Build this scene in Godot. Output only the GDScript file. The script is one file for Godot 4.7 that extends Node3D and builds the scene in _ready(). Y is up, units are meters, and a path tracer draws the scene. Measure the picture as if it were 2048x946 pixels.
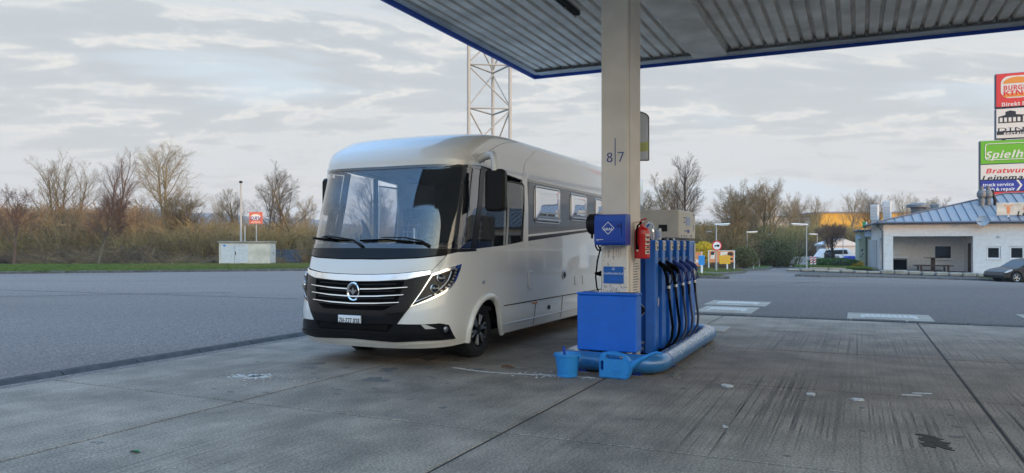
extends Node3D

# ---------------------------------------------------------------- mesh builder
class MB:
	var v := PackedVector3Array()
	var n := PackedVector3Array()
	var uv := PackedVector2Array()
	var c := PackedColorArray()
	var idx := PackedInt32Array()
	var use_c := false
	var col := Color.WHITE

	func vert(p: Vector3, nn: Vector3, t := Vector2.ZERO) -> int:
		v.append(p); n.append(nn); uv.append(t); c.append(col)
		return v.size() - 1

	func itri(a: int, b: int, d: int) -> void:      # counter-clockwise seen from outside
		idx.append(a); idx.append(d); idx.append(b)

	func tri(a: Vector3, b: Vector3, d: Vector3) -> void:
		var nn := (b - a).cross(d - a).normalized()
		itri(vert(a, nn), vert(b, nn), vert(d, nn))

	func quad(a: Vector3, b: Vector3, d: Vector3, e: Vector3) -> void:
		var nn := (d - a).cross(e - b).normalized()
		var i := vert(a, nn, Vector2(0, 0)); vert(b, nn, Vector2(1, 0)); vert(d, nn, Vector2(1, 1)); vert(e, nn, Vector2(0, 1))
		itri(i, i + 1, i + 2); itri(i, i + 2, i + 3)

	func box(ctr: Vector3, s: Vector3, b := Basis(), bev := 0.0) -> void:
		var h := s * 0.5
		bev = minf(bev, minf(h.x, minf(h.y, h.z)) * 0.9)
		var p := func(x: float, y: float, z: float) -> Vector3: return ctr + b * Vector3(x, y, z)
		if bev <= 0.0:
			for ax in 3:
				for sg in [-1.0, 1.0]:
					_face(ctr, h, b, ax, sg, 0.0)
			return
		for ax in 3:
			for sg in [-1.0, 1.0]:
				_face(ctr, h, b, ax, sg, bev)
		for ax in 3:
			var u := (ax + 1) % 3
			var w := (ax + 2) % 3
			for su in [-1.0, 1.0]:
				for sw in [-1.0, 1.0]:
					var q := []
					for k in [[0, -1.0], [0, 1.0], [1, 1.0], [1, -1.0]]:
						var e := Vector3()
						e[ax] = k[1] * (h[ax] - bev)
						e[u] = su * (h[u] - (bev if k[0] == 1 else 0.0))
						e[w] = sw * (h[w] - (bev if k[0] == 0 else 0.0))
						q.append(ctr + b * e)
					if su * sw > 0:
						quad(q[3], q[2], q[1], q[0])
					else:
						quad(q[0], q[1], q[2], q[3])
		for sx in [-1.0, 1.0]:
			for sy in [-1.0, 1.0]:
				for sz in [-1.0, 1.0]:
					var a: Vector3 = p.call(sx * h.x, sy * (h.y - bev), sz * (h.z - bev))
					var d: Vector3 = p.call(sx * (h.x - bev), sy * h.y, sz * (h.z - bev))
					var e: Vector3 = p.call(sx * (h.x - bev), sy * (h.y - bev), sz * h.z)
					if sx * sy * sz > 0:
						tri(a, d, e)
					else:
						tri(a, e, d)

	func _face(ctr: Vector3, h: Vector3, b: Basis, ax: int, sg: float, bev: float) -> void:
		var u := (ax + 1) % 3
		var w := (ax + 2) % 3
		var q := []
		for k in [[-1.0, -1.0], [1.0, -1.0], [1.0, 1.0], [-1.0, 1.0]]:
			var e := Vector3()
			e[ax] = sg * h[ax]; e[u] = k[0] * (h[u] - bev); e[w] = k[1] * (h[w] - bev)
			q.append(ctr + b * e)
		if sg > 0:
			quad(q[0], q[1], q[2], q[3])
		else:
			quad(q[3], q[2], q[1], q[0])

	func tube(pts: Array, rad, sides := 8, caps := true) -> void:
		var m := pts.size()
		var t: Vector3 = (pts[1] - pts[0]).normalized()
		var a := t.cross(Vector3.UP if absf(t.y) < 0.9 else Vector3.RIGHT).normalized()
		var first := v.size()
		for i in m:
			var t2: Vector3 = (pts[mini(i + 1, m - 1)] - pts[maxi(i - 1, 0)]).normalized()
			a = (a - t2 * a.dot(t2)).normalized()
			var bb := t2.cross(a)
			var r: float = rad[i] if rad is Array else rad
			for k in sides:
				var g := TAU * k / sides
				var d := a * cos(g) + bb * sin(g)
				vert(pts[i] + d * r, d)
		for i in m - 1:
			for k in sides:
				var k2 := (k + 1) % sides
				var p0 := first + i * sides
				itri(p0 + k, p0 + k2, p0 + sides + k2); itri(p0 + k, p0 + sides + k2, p0 + sides + k)
		if caps and sides > 3:
			for e in [0, m - 1]:
				var nn: Vector3 = (pts[0] - pts[1]).normalized() if e == 0 else (pts[m - 1] - pts[m - 2]).normalized()
				var ci := vert(pts[e], nn)
				var base := v.size()
				for k in sides:
					vert(v[first + e * sides + k], nn)
				for k in sides:
					var k2 := (k + 1) % sides
					if e == 0:
						itri(ci, base + k2, base + k)
					else:
						itri(ci, base + k, base + k2)

	func lathe(prof: Array, sides := 20, xf := Transform3D(), arc := TAU) -> void:   # profile of Vector2(r, y), upwards = outside
		for i in prof.size() - 1:
			var p: Vector2 = prof[i]
			var q: Vector2 = prof[i + 1]
			var e := (q - p).normalized()
			var first := v.size()
			for k in sides + 1:
				var g := arc * k / sides
				var nn := xf.basis * Vector3(e.y * cos(g), -e.x, e.y * sin(g))
				vert(xf * Vector3(p.x * cos(g), p.y, p.x * sin(g)), nn.normalized())
				vert(xf * Vector3(q.x * cos(g), q.y, q.x * sin(g)), nn.normalized())
			for k in sides:
				var a := first + k * 2
				itri(a, a + 1, a + 3); itri(a, a + 3, a + 2)

	func prism(poly: PackedVector2Array, depth: float, xf := Transform3D(), bev := 0.0) -> void:   # front at z = depth, back at z = 0
		if Geometry2D.is_polygon_clockwise(poly) :
			pass
		var area := 0.0
		for i in poly.size():
			area += poly[i].cross(poly[(i + 1) % poly.size()])
		if area < 0:
			poly = poly.duplicate(); poly.reverse()
		var top := poly
		if bev > 0:
			var inner := Geometry2D.offset_polygon(poly, -bev, Geometry2D.JOIN_MITER)
			if inner.size() == 1 and inner[0].size() == poly.size():
				# offset_polygon may start at another corner
				var best := 0
				for k in poly.size():
					if inner[0][k].distance_to(poly[0]) < inner[0][best].distance_to(poly[0]):
						best = k
				top = PackedVector2Array()
				for k in poly.size():
					top.append(inner[0][(best + k) % poly.size()])
			else:
				bev = 0.0
		var ti := Geometry2D.triangulate_polygon(top)
		var bi := Geometry2D.triangulate_polygon(poly)
		var fz := xf.basis.z.normalized()
		var first := v.size()
		for p in top:
			vert(xf * Vector3(p.x, p.y, depth), fz, p)
		for i in range(0, ti.size(), 3):
			_otri(first, top, ti[i], ti[i + 1], ti[i + 2], false)
		first = v.size()
		for p in poly:
			vert(xf * Vector3(p.x, p.y, 0), -fz, p)
		for i in range(0, bi.size(), 3):
			_otri(first, poly, bi[i], bi[i + 1], bi[i + 2], true)
		for i in poly.size():
			var j := (i + 1) % poly.size()
			quad(xf * Vector3(poly[i].x, poly[i].y, 0), xf * Vector3(poly[j].x, poly[j].y, 0), xf * Vector3(poly[j].x, poly[j].y, depth - bev), xf * Vector3(poly[i].x, poly[i].y, depth - bev))
			if bev > 0:
				quad(xf * Vector3(poly[i].x, poly[i].y, depth - bev), xf * Vector3(poly[j].x, poly[j].y, depth - bev), xf * Vector3(top[j].x, top[j].y, depth), xf * Vector3(top[i].x, top[i].y, depth))

	func _otri(first: int, p: PackedVector2Array, a: int, b: int, d: int, flip: bool) -> void:
		var ccw := (p[b] - p[a]).cross(p[d] - p[a]) > 0
		if ccw != flip:
			itri(first + a, first + b, first + d)
		else:
			itri(first + a, first + d, first + b)

	func rows(g: Array, flip := false) -> void:      # grid of rows of points, smooth normals
		var first := v.size()
		var h := g.size()
		var w: int = g[0].size()
		for i in h:
			for j in w:
				var dx: Vector3 = g[i][mini(j + 1, w - 1)] - g[i][maxi(j - 1, 0)]
				var dy: Vector3 = g[mini(i + 1, h - 1)][j] - g[maxi(i - 1, 0)][j]
				var nn := dx.cross(dy).normalized()
				vert(g[i][j], -nn if flip else nn, Vector2(float(j) / (w - 1), float(i) / (h - 1)))
		for i in h - 1:
			for j in w - 1:
				var a := first + i * w + j
				if flip:
					itri(a, a + w + 1, a + 1); itri(a, a + w, a + w + 1)
				else:
					itri(a, a + 1, a + w + 1); itri(a, a + w + 1, a + w)

	func join(o: MB, xf: Transform3D) -> void:
		var first := v.size()
		for i in o.v.size():
			v.append(xf * o.v[i]); n.append((xf.basis * o.n[i]).normalized()); uv.append(o.uv[i]); c.append(o.c[i])
		for i in o.idx:
			idx.append(first + i)

	func shift(by: Vector3) -> void:
		for i in v.size():
			v[i] += by

	func make() -> ArrayMesh:
		var a := []
		a.resize(Mesh.ARRAY_MAX)
		a[Mesh.ARRAY_VERTEX] = v; a[Mesh.ARRAY_NORMAL] = n; a[Mesh.ARRAY_TEX_UV] = uv; a[Mesh.ARRAY_INDEX] = idx
		if use_c:
			a[Mesh.ARRAY_COLOR] = c
		var m := ArrayMesh.new()
		m.add_surface_from_arrays(Mesh.PRIMITIVE_TRIANGLES, a)
		return m

# ---------------------------------------------------------------- scene helpers
var M := {}
var T := {}
var rng := RandomNumberGenerator.new()
var fonts := {}
const YAW := 0.43284      # the far part of the site (verges, road, trees) is laid out along the road, turned by this from the forecourt

func numbered(called: String, parent: Node) -> String:
	if not parent.has_node(NodePath(called)):
		return called
	var k := 1
	while parent.has_node(NodePath("%s_%03d" % [called, k])):
		k += 1
	return "%s_%03d" % [called, k]

var next_no := {}
func put(o: Node3D, called: String, parent: Node) -> void:
	var key := str(parent.get_instance_id()) + called
	var k: int = next_no.get(key, 0)
	o.name = called if k == 0 else "%s_%03d" % [called, k]
	next_no[key] = k + 1
	parent.add_child(o, true)

func tag(o: Node, label := "", category := "", group := "", kind := "") -> Node:
	if label: o.set_meta("label", label)
	if category: o.set_meta("category", category)
	if group: o.set_meta("group", group)
	if kind: o.set_meta("kind", kind)
	return o

func thing(called: String, label: String, category: String, at := Vector3.ZERO, turn := 0.0, group := "") -> Node3D:
	var o := Node3D.new()
	put(o, called, self)
	o.position = at; o.rotation.y = turn
	tag(o, label, category, group)
	return o

func part(called: String, mb: MB, m: Material, parent: Node, label := "", kind := "") -> MeshInstance3D:
	var o := MeshInstance3D.new()
	o.mesh = mb.make(); o.material_override = m
	put(o, called, parent)
	tag(o, label, "", "", kind)
	return o

func wpart(called: String, mb: MB, m: Material, parent: Node3D, label := "", kind := "") -> MeshInstance3D:  # mesh given in the forecourt's axes
	var base := parent.position
	var up := parent.get_parent()
	while up != self:
		base += up.position
		up = up.get_parent()
	mb.shift(-base)
	return part(called, mb, m, parent, label, kind)

func single(called: String, mb: MB, m: Material, label := "", category := "", group := "", at := Vector3.ZERO, turn := 0.0) -> MeshInstance3D:
	var o := part(called, mb, m, self)
	o.position = at; o.rotation.y = turn
	tag(o, label, category, group)
	return o

func struct(called: String, mb: MB, m: Material, parent: Node = self) -> MeshInstance3D:
	var o := part(called, mb, m, parent)
	if parent == self: o.set_meta("kind", "structure")
	return o

func copy(o: Node3D, called: String, at: Vector3, turn: float, size := 1.0, label := "", group := "") -> Node3D:
	var r: Node3D = o.duplicate()
	put(r, called, self)
	r.position = at; r.rotation = Vector3(0, turn, 0); r.scale = Vector3.ONE * size
	if label: r.set_meta("label", label)
	if group: r.set_meta("group", group)
	return r

func bx(x0: float, x1: float, y0: float, y1: float, z0: float, z1: float, bev := 0.0) -> MB:
	var m := MB.new()
	m.box(Vector3(x0 + x1, y0 + y1, z0 + z1) * 0.5, Vector3(x1 - x0, y1 - y0, z1 - z0).abs(), Basis(), bev)
	return m

func abx(m: MB, x0: float, x1: float, y0: float, y1: float, z0: float, z1: float, bev := 0.0) -> MB:
	m.box(Vector3(x0 + x1, y0 + y1, z0 + z1) * 0.5, Vector3(x1 - x0, y1 - y0, z1 - z0).abs(), Basis(), bev)
	return m

func lettering(m: MB, text: String, height: float, xf: Transform3D, bold := true, lean := 0.0, stretch := 1.0, depth := 0.004, serif := false) -> float:
	var key := ("Droid Serif" if serif else "Droid Sans") + str(bold)
	if not fonts.has(key):
		var f := SystemFont.new()
		f.font_names = PackedStringArray(["Droid Serif" if serif else "Droid Sans"]); f.font_weight = 700 if bold else 400
		fonts[key] = f
	var t := TextMesh.new()
	t.font = fonts[key]; t.font_size = 48; t.pixel_size = height / 48.0 / 0.72; t.depth = depth; t.text = text; t.curve_step = 2.0
	t.horizontal_alignment = HORIZONTAL_ALIGNMENT_CENTER
	var a := t.get_mesh_arrays()
	var vs: PackedVector3Array = a[Mesh.ARRAY_VERTEX]
	var ns: PackedVector3Array = a[Mesh.ARRAY_NORMAL]
	var first := m.v.size()
	for i in vs.size():
		var p := vs[i]
		p = Vector3(p.x * stretch + p.y * lean, p.y, p.z + depth * 0.5)
		m.vert(xf * p, (xf.basis * ns[i]).normalized())
	for i in a[Mesh.ARRAY_INDEX]:
		m.idx.append(first + i)
	return t.get_aabb().size.x * stretch

func face(at: Vector3, right: Vector3, up := Vector3.UP) -> Transform3D:     # a frame on a surface: x along the writing, z out of it
	return Transform3D(Basis(right.normalized(), up.normalized(), right.cross(up).normalized()), at)

func site(e: float, d: float, y := 0.0) -> Vector3:        # e metres across, d metres along the road's direction
	return Vector3(e * cos(YAW) - d * sin(YAW), y, -e * sin(YAW) - d * cos(YAW))

func fall(e: float, d: float) -> float:                    # the ground drops away gently beyond the forecourt, to the right
	return -0.03 * maxf(0.0, e - 5.0) * smoothstep(18.0, 48.0, d) * (1.0 - smoothstep(62.0, 105.0, d))

func ground_at(e: float, d: float, up := 0.0) -> Vector3:
	return site(e, d, fall(e, d) + up)

# ---------------------------------------------------------------- materials
func noise_tex(freq: float, octaves: int, seed_: int, lo: Color, hi: Color, kind := FastNoiseLite.TYPE_SIMPLEX_SMOOTH, size := 512, bump := 0.0) -> Texture2D:
	var f := FastNoiseLite.new()
	f.noise_type = kind; f.frequency = freq; f.fractal_octaves = octaves; f.seed = seed_
	var im := f.get_seamless_image(size, size)
	if bump > 0.0:
		im.convert(Image.FORMAT_RGBA8)
		im.bump_map_to_normal_map(bump)
		return ImageTexture.create_from_image(im)
	var src := im.get_data()
	var out := PackedByteArray()
	out.resize(size * size * 3)
	var lut := PackedByteArray()
	lut.resize(768)
	for i in 256:
		var k := lo.lerp(hi, i / 255.0)
		lut[i * 3] = clampi(int(k.r * 255), 0, 255); lut[i * 3 + 1] = clampi(int(k.g * 255), 0, 255); lut[i * 3 + 2] = clampi(int(k.b * 255), 0, 255)
	for i in size * size:
		var b := src[i] * 3
		out[i * 3] = lut[b]; out[i * 3 + 1] = lut[b + 1]; out[i * 3 + 2] = lut[b + 2]
	return ImageTexture.create_from_image(Image.create_from_data(size, size, false, Image.FORMAT_RGB8, out))

func mat(called: String, lin: Color, rough := 0.6, metal := 0.0, tex := "", scale := 1.0, nrm := "", nscale := 0.3) -> StandardMaterial3D:
	var m := StandardMaterial3D.new()
	m.resource_name = called
	m.albedo_color = lin.linear_to_srgb()
	m.roughness = rough; m.metallic = metal
	if tex:
		m.albedo_texture = T[tex]; m.uv1_triplanar = true; m.uv1_world_triplanar = true; m.uv1_scale = Vector3.ONE * scale
	if nrm:
		m.normal_enabled = true; m.normal_texture = T[nrm]; m.normal_scale = nscale; m.uv1_triplanar = true; m.uv1_world_triplanar = true; m.uv1_scale = Vector3.ONE * scale
	M[called] = m
	return m

func gloss(m: StandardMaterial3D, coat := 1.0, cr := 0.03) -> StandardMaterial3D:
	m.clearcoat_enabled = true; m.clearcoat = coat; m.clearcoat_roughness = cr
	return m

func glass(called: String, tint: Color, alpha: float, spec := 0.5) -> StandardMaterial3D:
	var m := mat(called, tint, 0.02)
	m.transparency = BaseMaterial3D.TRANSPARENCY_ALPHA
	m.albedo_color.a = alpha
	m.metallic_specular = spec
	return m

func make_materials() -> void:
	var W := Color.WHITE
	T.fine = noise_tex(0.012, 4, 1, Color(0.93, 0.93, 0.93), W)
	T.streak = noise_tex(0.01, 5, 9, Color(0.80, 0.79, 0.77), W)
	T.blotch = noise_tex(0.012, 5, 2, Color(0.62, 0.61, 0.60), W)
	T.grit = noise_tex(0.25, 3, 3, Color(0.42, 0.42, 0.42), Color(1.02, 1.02, 1.02), FastNoiseLite.TYPE_VALUE, 512)
	T.gritn = noise_tex(0.22, 3, 3, W, W, FastNoiseLite.TYPE_VALUE, 512, 4.0)
	T.finen = noise_tex(0.05, 4, 1, W, W, FastNoiseLite.TYPE_SIMPLEX_SMOOTH, 512, 3.0)
	T.earth = noise_tex(0.03, 5, 4, Color(0.4, 0.36, 0.32), W)
	T.lawn = noise_tex(0.06, 5, 6, Color(0.45, 0.55, 0.35), Color(1.0, 1.0, 0.9))
	T.dirt = noise_tex(0.02, 6, 8, Color(0.45, 0.43, 0.40), Color(1, 1, 1))
	gloss(mat("rv_white", Color(0.75, 0.735, 0.69), 0.35), 1.0, 0.02)
	gloss(mat("rv_grey", Color(0.13, 0.14, 0.155), 0.5), 0.5)
	gloss(mat("rv_silver", Color(0.52, 0.51, 0.48), 0.4, 0.1), 0.6)
	gloss(mat("rv_black", Color(0.005, 0.005, 0.006), 0.3), 0.3).metallic_specular = 0.25
	mat("black_plastic", Color(0.012, 0.012, 0.013), 0.45)
	M.black_plastic.metallic_specular = 0.3
	mat("matt_black", Color(0.004, 0.004, 0.004), 0.8).metallic_specular = 0.1
	mat("chrome", Color(0.85, 0.86, 0.88), 0.06, 1.0)
	mat("satin_metal", Color(0.5, 0.51, 0.52), 0.3, 1.0)
	mat("rubber", Color(0.014, 0.014, 0.015), 0.75, 0.0, "fine", 3.0)
	glass("windscreen_glass", Color(0.02, 0.03, 0.05), 0.06, 1.0)
	glass("cab_glass", Color(0.01, 0.012, 0.014), 0.30, 1.0)
	gloss(mat("dark_glass", Color(0.01, 0.012, 0.014), 0.03), 1.0, 0.01).metallic_specular = 1.0
	var mg := mat("mirror_glass", Color(0.62, 0.63, 0.65), 0.02, 0.85)
	mg.metallic_specular = 1.0
	glass("lamp_glass", Color(0.9, 0.93, 0.95), 0.06, 0.6)
	mat("amber", Color(0.75, 0.25, 0.02), 0.2)
	mat("plate_white", Color(0.8, 0.8, 0.8), 0.4)
	mat("print_black", Color(0.012, 0.012, 0.014), 0.5)
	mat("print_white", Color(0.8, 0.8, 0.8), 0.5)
	mat("print_blue", Color(0.02, 0.06, 0.26), 0.5)
	mat("print_grey", Color(0.2, 0.2, 0.21), 0.5)
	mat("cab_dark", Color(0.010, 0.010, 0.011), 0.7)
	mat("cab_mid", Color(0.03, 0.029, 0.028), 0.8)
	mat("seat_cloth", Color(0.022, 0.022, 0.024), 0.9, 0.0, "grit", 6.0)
	mat("steel_cream", Color(0.84, 0.75, 0.64), 0.5, 0.0, "fine", 0.35)
	mat("cream_box", Color(0.66, 0.61, 0.51), 0.45, 0.0, "fine", 0.6)
	gloss(mat("pump_blue", Color(0.008, 0.145, 0.60), 0.4, 0.0, "fine", 0.9), 0.5, 0.12)
	gloss(mat("bin_blue", Color(0.006, 0.150, 0.68), 0.42, 0.0, "fine", 0.7), 0.35, 0.15)
	gloss(mat("pipe_blue", Color(0.030, 0.20, 0.50), 0.35, 0.1, "streak", 1.2), 0.8, 0.12)
	mat("dispenser_blue", Color(0.010, 0.062, 0.38), 0.3)
	mat("hose_blue", Color(0.022, 0.035, 0.075), 0.5)
	mat("print_sky", Color(0.012, 0.12, 0.42), 0.4)
	mat("deep_blue", Color(0.010, 0.035, 0.22), 0.4)
	mat("fascia_blue", Color(0.010, 0.070, 0.42), 0.35)
	mat("plastic_blue", Color(0.025, 0.27, 0.68), 0.45, 0.0, "fine", 2.0)
	mat("red_paint", Color(0.52, 0.012, 0.012), 0.25)
	mat("galvanised", Color(0.52, 0.53, 0.54), 0.5, 0.2, "streak", 0.22)
	mat("dull_steel", Color(0.20, 0.215, 0.235), 0.6, 0.2, "streak", 0.5)
	mat("deck", Color(0.86, 0.81, 0.75), 0.55, 0.0, "streak", 0.22)
	mat("soot", Color(0.02, 0.02, 0.02), 0.9, 0.0, "fine", 2.0)
	mat("tower_grey", Color(0.40, 0.39, 0.36), 0.55, 0.0, "fine", 0.4)
	mat("kerb_stone", Color(0.17, 0.17, 0.168), 0.85, 0.0, "blotch", 0.7, "gritn", 0.3)
	mat("pale_stone", Color(0.34, 0.32, 0.28), 0.9, 0.0, "streak", 0.22)
	mat("gutter_stone", Color(0.07, 0.07, 0.072), 0.85, 0.0, "blotch", 0.8, "gritn", 0.3)
	mat("sealant", Color(0.018, 0.018, 0.018), 0.8)
	mat("grate_metal", Color(0.42, 0.40, 0.37), 0.75, 0.0)
	mat("pad_concrete", Color(0.36, 0.325, 0.28), 0.85, 0.0, "streak", 0.22)
	mat("white_render", Color(0.82, 0.81, 0.79), 0.9, 0.0, "fine", 0.5, "gritn", 0.4)
	mat("zinc_roof", Color(0.27, 0.28, 0.30), 0.5, 0.1, "fine", 0.25)
	mat("zinc_seam", Color(0.10, 0.12, 0.16), 0.5, 0.3)
	mat("window_dark", Color(0.012, 0.014, 0.016), 0.05)
	mat("white_frame", Color(0.75, 0.75, 0.75), 0.4)
	mat("wood_dark", Color(0.07, 0.036, 0.022), 0.8, 0.0, "fine", 1.5)
	mat("paver_red", Color(0.13, 0.08, 0.068), 0.9, 0.0, "dirt", 0.8)
	mat("paver_grey", Color(0.15, 0.142, 0.138), 0.9, 0.0, "dirt", 0.8)
	mat("asphalt_old", Color(0.20, 0.205, 0.22), 0.85, 0.0, "blotch", 0.12, "gritn", 0.5)
	mat("lawn", Color(0.105, 0.155, 0.045), 0.95, 0.0, "lawn", 0.6)
	mat("earth", Color(0.13, 0.10, 0.07), 0.95, 0.0, "earth", 0.4)
	mat("gold_wall", Color(0.75, 0.40, 0.02), 0.7, 0.0, "fine", 0.05)
	mat("pale_wall", Color(0.60, 0.52, 0.42), 0.8, 0.0, "fine", 0.05)
	mat("cabinet_cream", Color(0.74, 0.70, 0.60), 0.7, 0.0, "streak", 0.22)
	mat("cabinet_grey", Color(0.62, 0.64, 0.65), 0.5, 0.0, "fine", 0.8)
	mat("pole_grey", Color(0.40, 0.42, 0.43), 0.5, 0.3)
	mat("lamp_white", Color(0.72, 0.73, 0.73), 0.4)
	mat("orange_sign", Color(0.72, 0.26, 0.10), 0.5)
	mat("coral_sign", Color(0.70, 0.16, 0.09), 0.5, 0.0, "fine", 0.8)
	mat("yellow_sign", Color(0.80, 0.46, 0.015), 0.5)
	mat("sign_red", Color(0.72, 0.035, 0.028), 0.4)
	mat("sign_orange", Color(0.80, 0.28, 0.03), 0.4)
	mat("sign_cream", Color(0.78, 0.70, 0.60), 0.4)
	mat("sign_green", Color(0.16, 0.46, 0.012), 0.4)
	mat("leaf_sign", Color(0.02, 0.30, 0.10), 0.5)
	mat("sign_navy", Color(0.025, 0.04, 0.30), 0.4)
	mat("sign_edge", Color(0.06, 0.085, 0.14), 0.5)
	mat("bark_grey", Color(0.13, 0.105, 0.075), 0.95)
	mat("bark_dark", Color(0.055, 0.045, 0.036), 0.95)
	mat("bark_red", Color(0.115, 0.070, 0.048), 0.95)
	mat("bark_willow", Color(0.27, 0.22, 0.125), 0.95)
	mat("bark_rust", Color(0.20, 0.115, 0.075), 0.95)
	mat("bark_olive", Color(0.15, 0.115, 0.055), 0.95)
	mat("forsythia", Color(0.70, 0.48, 0.01), 0.8).backlight_enabled = true
	M.forsythia.backlight = Color(0.25, 0.17, 0.0)
	mat("leaf_dark", Color(0.035, 0.05, 0.02), 0.6)
	mat("leaf_olive", Color(0.105, 0.105, 0.032), 0.7)
	mat("leaf_brown", Color(0.11, 0.085, 0.032), 0.7)
	mat("leaf_green", Color(0.06, 0.12, 0.022), 0.7)
	gloss(mat("car_dark", Color(0.010, 0.012, 0.014), 0.4), 0.4)
	gloss(mat("car_white", Color(0.62, 0.66, 0.70), 0.3), 1.0)
	mat("bin_black", Color(0.015, 0.015, 0.016), 0.5)
	mat("tarp_blue", Color(0.01, 0.05, 0.36), 0.5)
	mat("pale_green_wall", Color(0.52, 0.58, 0.32), 0.85, 0.0, "fine", 0.3)
	mat("mint_wall", Color(0.50, 0.57, 0.44), 0.85, 0.0, "fine", 0.3)
	mat("dish_grey", Color(0.28, 0.32, 0.36), 0.6)
	mat("paper", Color(0.70, 0.71, 0.72), 0.9, 0.0, "streak", 2.0)
	mat("worn_paint", Color(0.40, 0.40, 0.39), 0.9, 0.0, "earth", 3.0)
	mat("salt", Color(0.56, 0.55, 0.53), 0.95)
	mat("oil", Color(0.125, 0.115, 0.105), 0.75)
	mat("grime", Color(0.33, 0.30, 0.26), 0.9)
	mat("tar", Color(0.085, 0.087, 0.092), 0.8, 0.0, "fine", 0.3)
	mat("wet_stain", Color(0.030, 0.024, 0.016), 0.8)
	mat("litter_brown", Color(0.16, 0.075, 0.03), 0.9)
	mat("leaf_litter", Color(0.02, 0.16, 0.05), 0.6)
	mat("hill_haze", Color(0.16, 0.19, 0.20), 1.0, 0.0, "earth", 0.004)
	mat("picture_blue", Color(0.30, 0.38, 0.55), 0.3)
	mat("picture_lime", Color(0.42, 0.48, 0.16), 0.4)
	mat("poster_pale", Color(0.52, 0.57, 0.64), 0.4)
	var twig := mat("twig", Color.WHITE, 0.95)
	twig.vertex_color_use_as_albedo = true
	var vc := mat("asphalt", Color.WHITE, 0.82, 0.0, "grit", 0.40, "gritn", 0.8)
	vc.vertex_color_use_as_albedo = true
	make_concrete()

func make_concrete() -> void:      # brushed concrete of the whole forecourt, 16 m x 16 m at 8 mm
	var w := 2048
	var a := FastNoiseLite.new(); a.frequency = 0.004; a.fractal_octaves = 5; a.seed = 11
	var b := FastNoiseLite.new(); b.frequency = 0.35; b.fractal_octaves = 2; b.seed = 12
	var s := FastNoiseLite.new(); s.frequency = 0.21; s.fractal_octaves = 3; s.seed = 13
	var d := FastNoiseLite.new(); d.frequency = 0.011; d.fractal_octaves = 5; d.seed = 14
	var g := FastNoiseLite.new(); g.frequency = 0.0021; g.fractal_octaves = 3; g.seed = 15
	var cols := PackedFloat32Array(); cols.resize(w)
	var rgb := PackedByteArray(); rgb.resize(w * w * 3)
	var hgt := PackedByteArray(); hgt.resize(w * w)
	var da := a.get_image(w, w).get_data()
	var db := b.get_image(w, w).get_data()
	var dd := d.get_image(w, w).get_data()
	var dg := g.get_image(w, w).get_data()
	for x in w:
		cols[x] = s.get_noise_2d(x, 0.0)
	for y in w:
		for x in w:
			var i := y * w + x
			var wear := (dg[i] - 128) / 128.0
			# grooves run straight down the slab, wavering slightly; worn away in places
			var st := s.get_noise_2d(x + (da[i] - 128) * 0.012, y * 0.0045) if (x & 1) == 0 else cols[x]
			cols[x] = st
			if (x & 1) == 0 and x + 1 < w: cols[x + 1] = st
			var k := 0.70 + (da[i] - 128) / 128.0 * 0.08 + (dd[i] - 128) / 128.0 * 0.11 + (db[i] - 128) / 128.0 * 0.26
			var wx := x / 128.0 - 9.0
			var wz := y / 128.0 - 17.0
			var lane := smoothstep(-2.2, -0.6, wx) * (1.0 - smoothstep(1.4, 3.4, wx)) * smoothstep(-15.0, -11.0, wz) * (1.0 - smoothstep(-6.5, -4.5, wz))
			var groove := maxf(0.0, -st - 0.06) * clampf(lane * (0.18 + wear * 0.5 + (dd[i] - 128) / 220.0) + 0.08 + wear * 0.2, 0.03, 0.8)
			k -= groove * 0.75
			k = clampf(k + st * 0.035, 0.05, 1.0)
			rgb[i * 3] = int(clampf(k * 262, 0, 255)); rgb[i * 3 + 1] = int(clampf(k * 256, 0, 255)); rgb[i * 3 + 2] = int(clampf(k * 246, 0, 255))
			hgt[i] = int(clampf(140 - groove * 260 + (db[i] - 128) * 0.25, 0, 255))
	T.concrete = ImageTexture.create_from_image(Image.create_from_data(w, w, false, Image.FORMAT_RGB8, rgb))
	var hi := Image.create_from_data(w, w, false, Image.FORMAT_L8, hgt)
	hi.convert(Image.FORMAT_RGBA8)
	hi.bump_map_to_normal_map(3.0)
	T.concreten = ImageTexture.create_from_image(hi)
	var m := StandardMaterial3D.new()
	m.resource_name = "concrete"
	m.albedo_color = Color(0.455, 0.395, 0.34).linear_to_srgb()
	m.albedo_texture = T.concrete
	m.normal_enabled = true; m.normal_texture = T.concreten; m.normal_scale = 0.5
	m.roughness = 0.72
	M.concrete = m

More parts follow.
